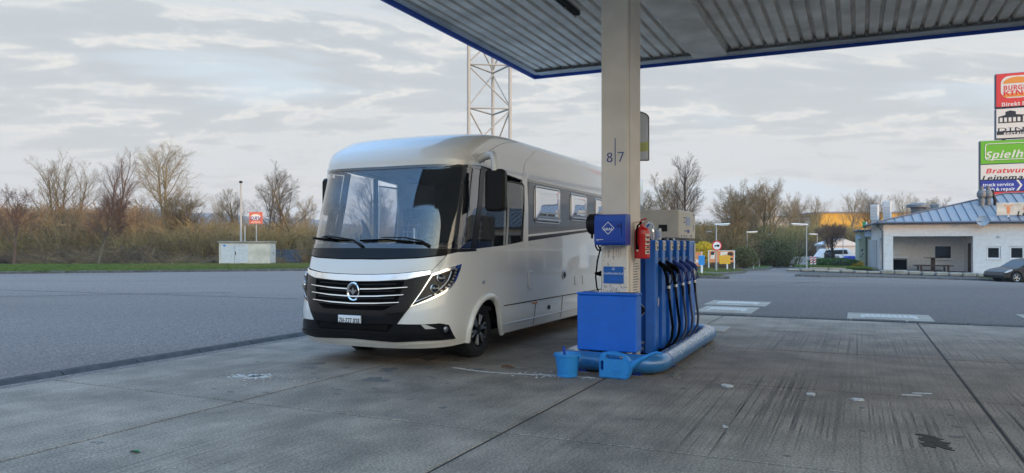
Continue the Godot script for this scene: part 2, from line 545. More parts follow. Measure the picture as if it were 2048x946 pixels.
# ---------------------------------------------------------------- camera, sky, sun
func make_sky() -> Texture2D:
	var w := 4096
	var h := 2048
	var a := FastNoiseLite.new(); a.frequency = 0.42; a.fractal_octaves = 6; a.seed = 21; a.fractal_gain = 0.52
	var b := FastNoiseLite.new(); b.frequency = 2.3; b.fractal_octaves = 6; b.fractal_gain = 0.6; b.seed = 22
	var c := FastNoiseLite.new(); c.frequency = 0.16; c.fractal_octaves = 3; c.seed = 23
	var data := PackedFloat32Array()
	data.resize(w * h * 3)
	for y in h:
		var up := sin((0.5 - (y + 0.5) / h) * PI)
		var flat_ := sqrt(1.0 - up * up)
		for x in w:
			var i := (y * w + x) * 3
			if up < -0.02:
				data[i] = 0.30; data[i + 1] = 0.30; data[i + 2] = 0.30
				continue
			var g := (x + 0.5) / w * TAU
			var k := 1.0 / (maxf(up, 0.0) + 0.10)
			var px := sin(g) * flat_ * k
			var pz := -cos(g) * flat_ * k
			# cloud sheet: broad masses, rippled edges drawn out along one direction
			var q := px * 0.91 - pz * 0.42
			var r := px * 0.42 + pz * 0.91
			var broad := c.get_noise_2d(q * 0.8, r * 1.2)
			var mass := a.get_noise_2d(q * 0.55 + broad * 1.2, r * 0.95 + broad)
			var fine := b.get_noise_2d(q * 0.75 + mass * 0.6, r * 1.15)
			var t := clampf(0.56 + mass * 0.85 + fine * 1.0, 0.0, 1.0)
			t = t * t * (3.0 - 2.0 * t)
			var edge := clampf(1.0 - absf(t - 0.62) * 3.4, 0.0, 1.0) * clampf(0.5 + fine * 1.6, 0.0, 1.0)
			var low := exp(-maxf(up, 0.0) * 11.0)           # the air near the horizon is paler and warmer
			var thick := Color(0.460, 0.498, 0.522)
			var thin := Color(0.565, 0.600, 0.620)
			var col := thick.lerp(thin, t)
			col = col.lerp(Color(0.80, 0.765, 0.70), edge * 0.60)
			var clear := clampf(-(mass * 1.4 + broad * 1.6) - 0.36, 0.0, 1.0)
			col = col.lerp(Color(0.57, 0.68, 0.77), clampf(clear * 2.2, 0.0, 0.85))
			col = col.lerp(Color(0.70, 0.635, 0.535), low * 0.82)
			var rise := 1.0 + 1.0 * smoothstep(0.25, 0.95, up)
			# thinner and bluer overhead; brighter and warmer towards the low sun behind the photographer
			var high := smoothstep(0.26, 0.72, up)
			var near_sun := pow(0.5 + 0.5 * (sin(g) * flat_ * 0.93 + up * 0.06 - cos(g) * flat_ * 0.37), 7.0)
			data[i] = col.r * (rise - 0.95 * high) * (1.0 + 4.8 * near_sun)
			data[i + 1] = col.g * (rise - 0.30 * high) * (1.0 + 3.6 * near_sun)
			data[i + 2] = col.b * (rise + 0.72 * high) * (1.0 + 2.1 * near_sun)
	return ImageTexture.create_from_image(Image.create_from_data(w, h, false, Image.FORMAT_RGBF, data.to_byte_array()))

func make_view() -> void:
	var cam := Camera3D.new()
	cam.name = "camera"
	cam.projection = Camera3D.PROJECTION_FRUSTUM
	cam.near = 0.1; cam.far = 6000.0
	cam.size = 2.0 * 0.1 * 473.0 / 1491.0
	cam.frustum_offset = Vector2(0.0, 0.1 * 17.0 / 1491.0)
	cam.position = Vector3(0, 1.5, 0)
	cam.rotation.y = YAW
	add_child(cam)
	cam.current = true
	var we := WorldEnvironment.new()
	we.name = "environment"
	var env := Environment.new()
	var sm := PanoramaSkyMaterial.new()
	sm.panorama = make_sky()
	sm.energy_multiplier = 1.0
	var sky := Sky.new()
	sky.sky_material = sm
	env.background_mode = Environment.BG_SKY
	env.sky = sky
	env.tonemap_mode = Environment.TONE_MAPPER_LINEAR
	env.tonemap_exposure = 1.25
	env.sdfgi_enabled = true; env.ssao_enabled = true; env.ssil_enabled = true
	env.fog_enabled = true
	env.fog_density = 0.0004
	env.fog_light_color = Color(0.80, 0.84, 0.90)
	we.environment = env
	add_child(we)
	var sun := DirectionalLight3D.new()
	sun.name = "sun"
	sun.light_color = Color(1.0, 0.76, 0.50)
	sun.light_energy = 0.9
	sun.light_angular_distance = 0.6
	sun.shadow_enabled = true
	add_child(sun)
	var el := deg_to_rad(2.9)
	sun.look_at_from_position(Vector3.ZERO, -Vector3(0.93 * cos(el), sin(el), 0.37 * cos(el)), Vector3.UP)

# ---------------------------------------------------------------- ground
func sheet(poly: Array, up: float, thick: float, bev := 0.0) -> MB:      # poly of Vector2(e, d), laid on the falling ground
	var p := PackedVector2Array(poly)
	var m := MB.new()
	var t := Geometry2D.triangulate_polygon(p)
	# split long edges so that the sheet follows the ground
	var tris := []
	for i in range(0, t.size(), 3):
		tris.append([p[t[i]], p[t[i + 1]], p[t[i + 2]]])
	var done := []
	var lim := 6.0
	for pass_ in 7:
		var nxt := []
		for q in tris:
			var l0: float = q[0].distance_to(q[1])
			var l1: float = q[1].distance_to(q[2])
			var l2: float = q[2].distance_to(q[0])
			var far: float = maxf(8.0, (q[0].length() + q[1].length()) * 0.12)
			var mx := maxf(l0, maxf(l1, l2))
			if mx < maxf(lim, far):
				done.append(q)
			elif mx == l0:
				var h: Vector2 = (q[0] + q[1]) * 0.5
				nxt.append([q[0], h, q[2]]); nxt.append([h, q[1], q[2]])
			elif mx == l1:
				var h: Vector2 = (q[1] + q[2]) * 0.5
				nxt.append([q[0], q[1], h]); nxt.append([q[0], h, q[2]])
			else:
				var h: Vector2 = (q[2] + q[0]) * 0.5
				nxt.append([q[0], q[1], h]); nxt.append([h, q[1], q[2]])
		tris = nxt
	done.append_array(tris)
	for q in done:
		var a := ground_at(q[0].x, q[0].y, up)
		var b := ground_at(q[1].x, q[1].y, up)
		var d := ground_at(q[2].x, q[2].y, up)
		if (b - a).cross(d - a).y < 0:
			m.tri(a, d, b)
		else:
			m.tri(a, b, d)
	if thick > 0:
		for i in p.size():
			var j := (i + 1) % p.size()
			var n := maxi(1, int(p[i].distance_to(p[j]) / 5.0))
			for k in n:
				var u := p[i].lerp(p[j], float(k) / n)
				var w := p[i].lerp(p[j], float(k + 1) / n)
				m.quad(ground_at(u.x, u.y, up), ground_at(w.x, w.y, up), ground_at(w.x, w.y, up - thick), ground_at(u.x, u.y, up - thick))
	return m

func kerbs(parent: Node3D, line: Array, m: Material, width := 0.14, top := 0.1, each := 1.0, limit := 60) -> void:    # one stone after another along a line of Vector2(e, d)
	var stones := 0
	for i in line.size() - 1:
		var a: Vector2 = line[i]
		var b: Vector2 = line[i + 1]
		var n := maxi(1, int(round(a.distance_to(b) / each)))
		for k in n:
			var p := a.lerp(b, (k + 0.01) / n)
			var q := a.lerp(b, (k + 0.99) / n)
			var wp := ground_at(p.x, p.y)
			var wq := ground_at(q.x, q.y)
			var x := (wq - wp)
			var box := MB.new()
			var bs := Basis(x.normalized(), Vector3.UP, x.normalized().cross(Vector3.UP).normalized())
			box.box((wp + wq) * 0.5 + Vector3(0, top - 0.10 + rng.randf_range(-0.006, 0.006), 0), Vector3(x.length(), 0.2, width), bs, 0.02)
			part("kerb_stone", box, m, parent)
			stones += 1
			if stones >= limit:
				return

func make_ground() -> void:
	# earth to the horizon, then the asphalt lot on it
	var far := MB.new()
	var ring := []
	for i in 12:
		var row := []
		var r: float = [0.0, 30.0, 60.0, 90.0, 120.0, 160.0, 220.0, 320.0, 500.0, 900.0, 1800.0, 4000.0][i]
		for k in 49:
			var g := TAU * k / 48.0
			var e := r * sin(g)
			var d := r * cos(g)
			row.append(ground_at(e, d, -0.30))
		ring.append(row)
	far.rows(ring)
	struct("ground", far, M.earth)
	var lot := MB.new()
	lot.use_c = true
	var f := FastNoiseLite.new(); f.frequency = 0.035; f.fractal_octaves = 5; f.seed = 31
	var g2 := FastNoiseLite.new(); g2.frequency = 0.4; g2.fractal_octaves = 3; g2.seed = 32
	var es := 110
	var ds := 150
	for j in ds + 1:
		for i in es + 1:
			var e := -75.0 + 170.0 * i / es
			var d := -62.0 + 172.0 * j / ds
			var p := ground_at(e, d, -0.02)
			# older, paler asphalt to the left; newer and darker across the road at the right; worn and patched all over
			var k := 0.235 + f.get_noise_2d(e * 0.5, d) * 0.07 + g2.get_noise_2d(e * 0.25, d) * 0.030
			if e > 2.0 and d < 36.0: k *= lerpf(1.0, 0.62, smoothstep(2.0, 6.0, e) * smoothstep(36.0, 26.0, d))
			lot.col = Color(k * 1.52, k * 1.25, k * 1.12)
			lot.vert(p, Vector3.UP)
	for j in ds:
		for i in es:
			var a := j * (es + 1) + i
			lot.itri(a, a + 1, a + es + 2); lot.itri(a, a + es + 2, a + es + 1)
	struct("asphalt_lot", lot, M.asphalt)

	# the concrete forecourt: every slab a piece, with open joints between
	var court := Node3D.new()
	put(court, "forecourt", self)
	court.set_meta("kind", "structure")
	var xs := [-8.10, -5.38, -2.57, 1.06, 4.70, 8.30, 11.9]
	var zs := [-16.25, -13.72, -11.25, -8.33, -5.39, -2.4, 0.6, 3.6, 6.6, 9.6]
	for i in xs.size() - 1:
		for j in zs.size() - 1:
			var b := bx(xs[i] + 0.012, xs[i + 1] - 0.012, -0.2, 0.0, zs[j] + 0.012, zs[j + 1] - 0.012, 0.008)
			for k in b.v.size():
				b.uv[k] = Vector2((b.v[k].x + 9.0) / 16.0, (b.v[k].z + 17.0) / 16.0)
			part("slab", b, M.concrete, court)
	var seal := MB.new()
	for x in xs:
		abx(seal, x - 0.012, x + 0.012, -0.1, -0.006, zs[0], zs[-1])
	for z in zs:
		abx(seal, xs[0], xs[-1], -0.1, -0.0065, z - 0.012, z + 0.012)
	part("joint_sealant", seal, M.sealant, court, "", "stuff")
	# channel stones along the left and the far edge
	var z0 := -16.7
	while z0 < 6.0:
		var st := MB.new()
		var sec := []
		for zz in [z0 + 0.008, z0 + 0.992]:
			var row := []
			for q in [[-8.62, -0.15], [-8.62, 0.012], [-8.58, 0.022], [-8.44, 0.018], [-8.36, -0.030], [-8.24, -0.034], [-8.125, -0.012], [-8.115, -0.15]]:
				row.append(Vector3(q[0], q[1], zz))
			sec.append(row)
		st.rows(sec, true)
		for e in 2:
			var fan: Array = sec[e]
			for k in range(1, 7):
				if e == 1: st.tri(fan[0], fan[k + 1], fan[k])
				else: st.tri(fan[0], fan[k], fan[k + 1])
		part("channel_stone", st, M.gutter_stone, court)
		z0 += 1.0
	var x0 := -8.1
	while x0 < 11.0:
		part("edge_stone", bx(x0 + 0.01, x0 + 0.99, -0.2, 0.012 + rng.randf_range(-0.006, 0.004), -16.62, -16.27, 0.02), M.gutter_stone, court)
		x0 += 1.0

func blob(r: float, n: int, rough: float, thick: float, sx := 1.0, sy := 1.0) -> MB:
	var p := PackedVector2Array()
	var ph := rng.randf() * TAU
	for i in n:
		var g := TAU * i / n
		var k := r * (1.0 + rough * (0.6 * sin(3 * g + ph) + 0.5 * sin(5 * g + 2.1 * ph) + rng.randf_range(-0.6, 0.6)))
		p.append(Vector2(cos(g) * k * sx, sin(g) * k * sy))
	var m := MB.new()
	m.prism(p, thick, Transform3D(Basis(Vector3.RIGHT, -PI / 2), Vector3.ZERO))
	return m

func make_marks() -> void:
	# what lies or is spilt on the concrete
	var drips := MB.new()
	for k in 70:
		var c := Vector3(rng.randfn(-4.3, 0.9), 0, rng.randfn(-6.9, 0.7)) if k < 45 else Vector3(rng.randf_range(-1.9, 1.0), 0, rng.randf_range(-9.0, -5.0))
		drips.join(blob(rng.randf_range(0.008, 0.04), 9, 0.35, 0.0012, 1.2, 0.9), Transform3D(Basis(Vector3.UP, rng.randf() * 6.0), c))
	for k in 9:
		drips.join(blob(rng.randf_range(0.05, 0.14), 18, 0.35, 0.0009, 1.3, 0.9), Transform3D(Basis(Vector3.UP, rng.randf() * 6.0), Vector3(rng.randfn(-5.0, 0.7), 0, rng.randfn(-7.6, 0.5))))
	var dr0 := single("oil_drips", drips, M.oil, "scattered dark oil drips on the concrete before the motorhome", "stain", "", Vector3(0, 0.0008, 0))
	dr0.set_meta("kind", "stuff")
	for q in [[Vector2(4, 40.5), Vector2(40, 39.5), 0.10], [Vector2(9, 37.2), Vector2(38, 36.6), 0.22], [Vector2(12, 42.3), Vector2(20, 43.2), 0.35], [Vector2(2, 33.0), Vector2(36, 31.0), 0.07], [Vector2(-30, 30), Vector2(-6, 21), 0.05], [Vector2(-26, 18), Vector2(-9, 24), 0.05], [Vector2(8, 26), Vector2(14, 34), 0.06]]:
		var a2: Vector2 = q[0]
		var b2: Vector2 = q[1]
		var nn: Vector2 = (b2 - a2).orthogonal().normalized() * q[2]
		var line2 := []
		for k in 25:
			line2.append(a2.lerp(b2, k / 24.0) + nn * (1.0 + rng.randf_range(-0.35, 0.35)))
		for k in 25:
			line2.append(a2.lerp(b2, 1.0 - k / 24.0) - nn * (1.0 + rng.randf_range(-0.35, 0.35)))
		struct("asphalt_seam", sheet(line2, -0.0155, 0.0), M.tar)
	var o := Vector3(0, 0.0042, 0)
	var gather := MB.new()
	for k in 150:
		var g := rng.randf() * TAU
		var r := absf(rng.randfn(0.0, 0.085))
		gather.join(blob(rng.randf_range(0.004, 0.022) * (1.3 - minf(r * 2.0, 1.0)), 7, 0.4, 0.003, 1.4, 1.0), Transform3D(Basis(Vector3.UP, rng.randf() * TAU), Vector3(cos(g) * r * 1.5, 0, sin(g) * r)))
	for k in 60:
		gather.join(blob(rng.randf_range(0.003, 0.008), 6, 0.4, 0.002), Transform3D(Basis(), Vector3(rng.randfn(0.15, 0.3), 0, rng.randfn(0.2, 0.2))))
	gather.join(blob(0.07, 30, 0.55, 0.003, 1.7, 0.7), Transform3D())
	var s := single("salt_spill", gather, M.salt, "white scatter of spilt salt on the concrete before the motorhome", "spill", "", Vector3(-6.25, 0.001, -6.5), 0.3)
	s.set_meta("kind", "stuff")
	var line := MB.new()
	var prev := 0.0
	for k in 44:
		var t := k / 43.0
		var p := Vector3(lerpf(-4.45, -2.75, t), 0, lerpf(-8.02, -7.98, t) + sin(t * 5.0) * 0.09 + 0.05)
		line.join(blob(lerpf(0.018, 0.040, t) * rng.randf_range(0.7, 1.3), 8, 0.45, 0.003, 1.7, 0.8), Transform3D(Basis(Vector3.UP, 0.2), p))
		if k > 22:
			for q in 2:
				line.join(blob(rng.randf_range(0.006, 0.02), 6, 0.4, 0.002), Transform3D(Basis(), p + Vector3(rng.randfn(0, 0.1), 0, rng.randfn(0.02, 0.08))))
	s = single("salt_trail", line, M.salt, "thin pale trail of salt curving from the motorhome wheel to the bucket", "spill", "", Vector3(0, 0.001, 0))
	s.set_meta("kind", "stuff")
	var stain := MB.new()
	stain.join(blob(0.10, 34, 0.22, 0.0022, 0.62, 1.5), Transform3D(Basis(Vector3.UP, YAW), Vector3.ZERO))
	stain.join(blob(0.06, 26, 0.25, 0.0026, 0.6, 1.6), Transform3D(Basis(Vector3.UP, YAW + 0.5), Vector3(-0.02, 0, -0.15)))
	stain.join(blob(0.055, 26, 0.3, 0.0030, 1.0, 1.3), Transform3D(Basis(Vector3.UP, 0.2), Vector3(0.05, 0, 0.05)))
	stain.join(blob(0.045, 20, 0.3, 0.0034, 1.0, 1.6), Transform3D(Basis(Vector3.UP, 0.1), Vector3(-0.04, 0, 0.14)))
	stain.join(blob(0.04, 20, 0.3, 0.0036, 0.8, 1.9), Transform3D(Basis(Vector3.UP, 0.7), Vector3(0.06, 0, 0.17)))
	single("wet_stain", stain, M.wet_stain, "dark wet splash drying on the concrete at the lower right", "stain", "", Vector3(0.53, 0.001, -6.52))
	for q in [[-1.24, -8.13, 0.07, "white torn tissue on the concrete nearest the pump barrier"], [-0.41, -8.02, 0.055, "square white scrap of paper beside the joint"], [0.01, -7.93, 0.06, "white scrap of paper folded open right of the square one"], [-0.98, -6.3, 0.022, "tiny white scrap alone in the middle of the slab"]]:
		var m := blob(q[2], 9, 0.22, 0.004, 1.0, 0.75)
		for k in m.v.size():
			if m.v[k].y > 0.003: m.v[k].y += absf(sin(m.v[k].x * 40.0 + q[0] * 9.0)) * 0.014
		single("paper_scrap", m, M.paper, q[3], "litter", "scraps of paper on the forecourt", Vector3(q[0], 0.001, q[1]), q[0] * 3.0)
	for q in [[0.60, -8.56, "upper of two pale paper slips lying together"], [0.50, -8.42, "lower of two pale paper slips lying together"]]:
		single("paper_slip", bx(-0.09, 0.09, 0, 0.006, -0.022, 0.022), M.paper, q[2], "litter", "paper slips on the forecourt", Vector3(q[0], 0.001, q[1]), 0.35 * q[0])
	for q in [[-3.66, -5.49, 0.11, 0.02, "long white dash painted on the slab, rubbed thin"], [-5.24, -3.82, 0.05, 0.02, "short white dash on the slab near the green leaf"]]:
		single("paint_mark", bx(-q[2], q[2], 0, 0.003, -q[3], q[3]), M.worn_paint, q[4], "mark", "", Vector3(q[0], 0.001, q[1]), 0.1)
	var leaf := MB.new()
	var a := []
	for i in 7:
		var t := i / 6.0
		var w := sin(t * PI) * 0.022
		a.append([Vector3(t * 0.1, 0.012 * sin(t * 3.0) + 0.004, -w), Vector3(t * 0.1, 0.004, 0), Vector3(t * 0.1, 0.016 * sin(t * 3.0) + 0.004, w)])
	leaf.rows(a, true)
	single("fallen_leaf", leaf, M.leaf_litter, "single green leaf lying on the concrete at the lower left", "leaf", "", Vector3(-4.78, 0.002, -3.74), 0.1)
	var twig := MB.new()
	twig.tube([Vector3(0, 0.01, 0), Vector3(0.08, 0.03, 0.01), Vector3(0.2, 0.012, 0.0)], [0.012, 0.016, 0.004], 6)
	twig.join(leaf, Transform3D(Basis(Vector3.UP, 0.7), Vector3(0.05, 0.01, 0)))
	single("fallen_twig", twig, M.litter_brown, "brown dry twig with a leaf near the front wheel", "twig", "", Vector3(-3.95, 0.001, -8.25), -0.2)
	# sand and crumbs swept against the barrier
	var crumbs := MB.new()
	for k in 220:
		var t := rng.randf()
		crumbs.join(blob(rng.randf_range(0.004, 0.02), 5, 0.4, 0.006), Transform3D(Basis(Vector3.UP, rng.randf() * 6.0), Vector3(-1.93 + absf(rng.randfn(0, 0.05)), 0, lerpf(-8.4, -11.2, t * t))))
	s = single("swept_sand", crumbs, M.pale_stone, "sand and crumbs gathered along the foot of the blue barrier", "sand", "", Vector3(0, 0.001, 0))
	s.set_meta("kind", "stuff")
	# covers let into the asphalt beyond the concrete
	var pads := [
		[-2.75, -18.0, 1.25, 1.7, "grated tank cover in a concrete pad, the nearer of two behind the pump"],
		[-2.8, -20.1, 1.5, 1.5, "grated tank cover in a concrete pad, the farther of two behind the pump"],
		[0.62, -17.55, 1.6, 1.6, "grated tank cover in a concrete pad alone on the dark asphalt"],
		[4.0, -18.6, 1.7, 1.6, "concrete tank cover at the right edge of the photo"]]
	for q in pads:
		var t := thing("tank_cover", q[4], "cover", Vector3(q[0], -0.016, q[1]), 0.0, "tank covers in the asphalt")
		part("concrete_pad", bx(-q[2] / 2, q[2] / 2, -0.1, 0.006, -q[3] / 2, q[3] / 2, 0.01), M.pad_concrete, t)
		var gw: float = q[2] * 0.29
		var gd: float = q[3] * 0.20
		part("grate_frame", bx(-gw - 0.07, gw + 0.07, 0.0, 0.010, -gd - 0.05, gd + 0.05), M.grate_metal, t)
		for k in 9:
			var x := -gw + (k + 0.5) * gw * 2 / 9.0
			part("grate_bar", bx(x - gw / 9.0 * 0.8, x + gw / 9.0 * 0.8, 0.008, 0.022, -gd, gd, 0.003), M.grate_metal, t)
	var dr := thing("drain_cover", "pale ribbed drain cover just behind the pump barrier", "cover", Vector3(-2.42, 0.001, -13.55))
	part("frame", bx(-0.36, 0.36, -0.05, 0.008, -0.44, 0.44, 0.004), M.pad_concrete, dr)
	for k in 11:
		part("rib", bx(-0.33, 0.33, 0.004, 0.018, -0.42 + k * 0.077, -0.42 + k * 0.077 + 0.055, 0.004), M.grate_metal, dr)

# ---------------------------------------------------------------- canopy
func make_canopy() -> void:
	var c := thing("canopy", "flat filling station canopy with a blue edge and ribbed metal underside", "canopy", Vector3(-2.4, 0, -8.9))
	var x0 := -5.93
	var x1 := 9.0
	var z0 := -13.92
	var z1 := -4.2
	# ribbed sheet: wide flats with narrow folds running up between them
	var deck := MB.new()
	var pitch := 0.2
	var y := 4.985
	var x := x0 + 0.12
	var prof := []
	while x < x1 - 0.15:
		prof.append_array([Vector2(x, y), Vector2(x + 0.128, y), Vector2(x + 0.142, y + 0.062), Vector2(x + 0.186, y + 0.062)])
		x += pitch
	for i in prof.size() - 1:
		deck.quad(Vector3(prof[i].x, prof[i].y, z0 + 0.16), Vector3(prof[i + 1].x, prof[i + 1].y, z0 + 0.16), Vector3(prof[i + 1].x, prof[i + 1].y, z1), Vector3(prof[i].x, prof[i].y, z1))
	wpart("ribbed_sheet", deck, M.deck, c)
	wpart("roof_skin", bx(x0 + 0.05, x1, 5.25, 5.33, z0 + 0.05, z1), M.galvanised, c)
	# fascia: grey inner angle and the blue outer band
	wpart("edge_beam", bx(x0 + 0.03, x0 + 0.15, 4.93, 5.24, z0 + 0.03, z1, 0.006), M.galvanised, c)
	wpart("edge_beam", bx(x0 + 0.152, x1, 4.93, 5.24, z0 + 0.03, z0 + 0.16, 0.006), M.galvanised, c)
	wpart("edge_trim", bx(x0 + 0.152, x1, 4.915, 4.928, z0 + 0.04, z0 + 0.30), M.galvanised, c)
	wpart("fascia", bx(x0 - 0.012, x0 + 0.028, 4.86, 5.42, z0 - 0.012, z1, 0.006), M.fascia_blue, c)
	wpart("fascia", bx(x0 + 0.03, x1, 4.86, 5.42, z0 - 0.012, z0 + 0.028, 0.006), M.fascia_blue, c)
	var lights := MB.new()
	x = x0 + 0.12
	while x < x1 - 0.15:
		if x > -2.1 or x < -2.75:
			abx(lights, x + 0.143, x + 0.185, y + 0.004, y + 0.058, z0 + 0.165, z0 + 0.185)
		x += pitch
	wpart("rib_end_daylight", lights, M.print_white, c, "", "stuff")  # white blocks stand in for sky light showing through the rib ends
	# beam over the column
	wpart("main_beam", bx(-2.70, -2.10, 4.90, 5.2, z0 + 0.17, z1, 0.01), M.deck, c)
	wpart("cross_beam", bx(x0 + 0.16, -2.72, 5.05, 5.24, -5.3, -5.1), M.galvanised, c)
	for zz in [-12.2, -10.6, -6.8]:
		wpart("purlin", bx(x0 + 0.16, -2.72, 5.052, 5.2, zz - 0.04, zz + 0.04), M.galvanised, c)
	var cable := MB.new()
	cable.tube([Vector3(-2.76, 4.97, -8.0), Vector3(-3.2, 4.968, -8.05), Vector3(-3.75, 4.972, -8.3), Vector3(-3.8, 4.965, -9.0)], 0.012, 6)
	wpart("lamp_cable", cable, M.matt_black, c)
	var l := thing("strip_light", "sooty fluorescent strip light under the canopy, switched off", "light", Vector3(-3.80, 4.985, -9.75))
	part("housing", bx(-0.07, 0.07, -0.07, 0.0, -0.75, 0.75, 0.01), M.soot, l)
	var tube := MB.new()
	tube.tube([Vector3(-0.01, -0.095, -0.7), Vector3(-0.01, -0.095, 0.7)], 0.016, 8)
	part("tube", tube, M.lamp_white, l)
	var clips := MB.new()
	for z in [-0.72, -0.3, 0.3, 0.72]:
		clips.box(Vector3(-0.01, -0.08, z), Vector3(0.05, 0.05, 0.02))
	part("clips", clips, M.galvanised, l)
	var so := blob(0.2, 24, 0.3, 0.004, 0.7, 2.2)
	# column
	var p := thing("canopy_column", "cream steel column carrying the canopy, marked 8 and 7", "column", Vector3(-2.655, 0, -8.99))
	part("shaft", bx(-0.168, 0.165, 0.0, 4.90, -0.29, 0.29, 0.012), M.steel_cream, p)
	part("base_plate", bx(-0.26, 0.26, 0.0, 0.03, -0.4, 0.4, 0.004), M.galvanised, p)
	part("edge_strip", bx(0.166, 0.17, 0.05, 4.90, 0.20, 0.24), M.cream_box, p)
	var nums := MB.new()
	lettering(nums, "8", 0.118, face(Vector3(-0.062, 2.56, 0.2905), Vector3.RIGHT), false, 0.0, 1.0, 0.003)
	lettering(nums, "7", 0.118, face(Vector3(0.078, 2.56, 0.2905), Vector3.RIGHT), false, 0.0, 1.0, 0.003)
	part("pump_numbers", nums, M.print_blue, p)
	part("number_divider", bx(0.004, 0.013, 2.46, 2.79, 0.2905, 0.2935), M.print_blue, p)
	var lines := MB.new()
	for k in 12:
		var yy := 1.26 - k * 0.032
		abx(lines, 0.1655, 0.168, yy, yy + 0.012, -0.12 - rng.randf() * 0.1, 0.06)
	part("small_print", lines, M.print_grey, p, "", "stuff")
	var rust := MB.new()
	for k in 40:
		abx(rust, -0.15 + rng.randf() * 0.3, -0.148 + rng.randf() * 0.3, 1.35, 1.4, 0.2903, 0.2906)
	var grime := MB.new()
	for k in 90:
		var gy := 0.94 + pow(rng.randf(), 2.2) * 0.55
		var gs := rng.randf_range(0.003, 0.012)
		grime.box(Vector3(rng.randf_range(-0.15, 0.15), gy, 0.2905), Vector3(gs, gs * rng.randf_range(0.8, 2.6), 0.0012), Basis(Vector3(0, 0, 1), rng.randf()))
	for k in 9:
		var gx := rng.randf_range(-0.13, 0.12)
		grime.box(Vector3(gx, 1.43 - k * 0.004, 0.2903), Vector3(0.004, 0.10 + rng.randf() * 0.08, 0.0008))
	part("grime", grime, M.grime, p, "", "stuff")
	# curved poster board fixed to the far side of the column
	var po := thing("poster_board", "curved advertising board on the far side of the column", "sign", Vector3(-2.515, 2.93, -9.45))
	var rows_ := []
	var back := []
	for i in 3:
		var r := []
		for k in 9:
			var t := k / 8.0
			r.append(Vector3(-0.38 + 0.44 * sin(t * PI / 2), lerpf(-0.33, 0.33, i / 2.0) + (0.0 if i < 2 else -0.10 * t * t), -0.10 * (1.0 - cos(t * PI / 2)) ))
		rows_.append(r)
	var bd := MB.new()
	bd.rows(rows_)
	part("poster", bd, M.poster_pale, po)
	var gr := MB.new()
	var rr := []
	for i in 2:
		var r := []
		for k in 9:
			var t := k / 8.0
			r.append(Vector3(-0.38 + 0.44 * sin(t * PI / 2), lerpf(-0.25, -0.13, float(i)) + 0.05 * t, -0.10 * (1.0 - cos(t * PI / 2)) + 0.004))
		rr.append(r)
	gr.rows(rr)
	part("meadow_print", gr, M.picture_lime, po)
	var rim := MB.new()
	var path := []
	for k in 9: path.append(rows_[0][k])
	for k in 9: path.append(rows_[2][8 - k])
	path.append(rows_[0][0])
	rim.tube(path, 0.010, 6)
	part("frame", rim, M.print_grey, po)
	var ba := MB.new()
	ba.tube([Vector3(-0.2, 0.1, -0.1), Vector3(-0.2, 0.1, 0.2)], 0.02, 6)
	part("bracket", ba, M.galvanised, po)

func diamond(r: float) -> PackedVector2Array:
	return PackedVector2Array([Vector2(-r, 0), Vector2(0, -r), Vector2(r, 0), Vector2(0, r)])

func aral(parent: Node3D, at: Vector3, right: Vector3, r: float, outline: Material, text: Material, relief := 0.003) -> void:
	var ring := MB.new()
	var f := face(at, right)
	var up := Vector3.UP
	for k in 4:
		var p0 := diamond(r)[k]
		var p1 := diamond(r)[(k + 1) % 4]
		var q0 := p0 * 0.88
		var q1 := p1 * 0.88
		ring.prism(PackedVector2Array([p0, p1, q1, q0]), relief, f)
	part("diamond_emblem", ring, outline, parent)
	var t := MB.new()
	lettering(t, "ARAL", r * 0.40, Transform3D(f.basis, f.origin - up * r * 0.18), true, 0.0, 1.15, relief)
	part("emblem_lettering", t, text, parent)

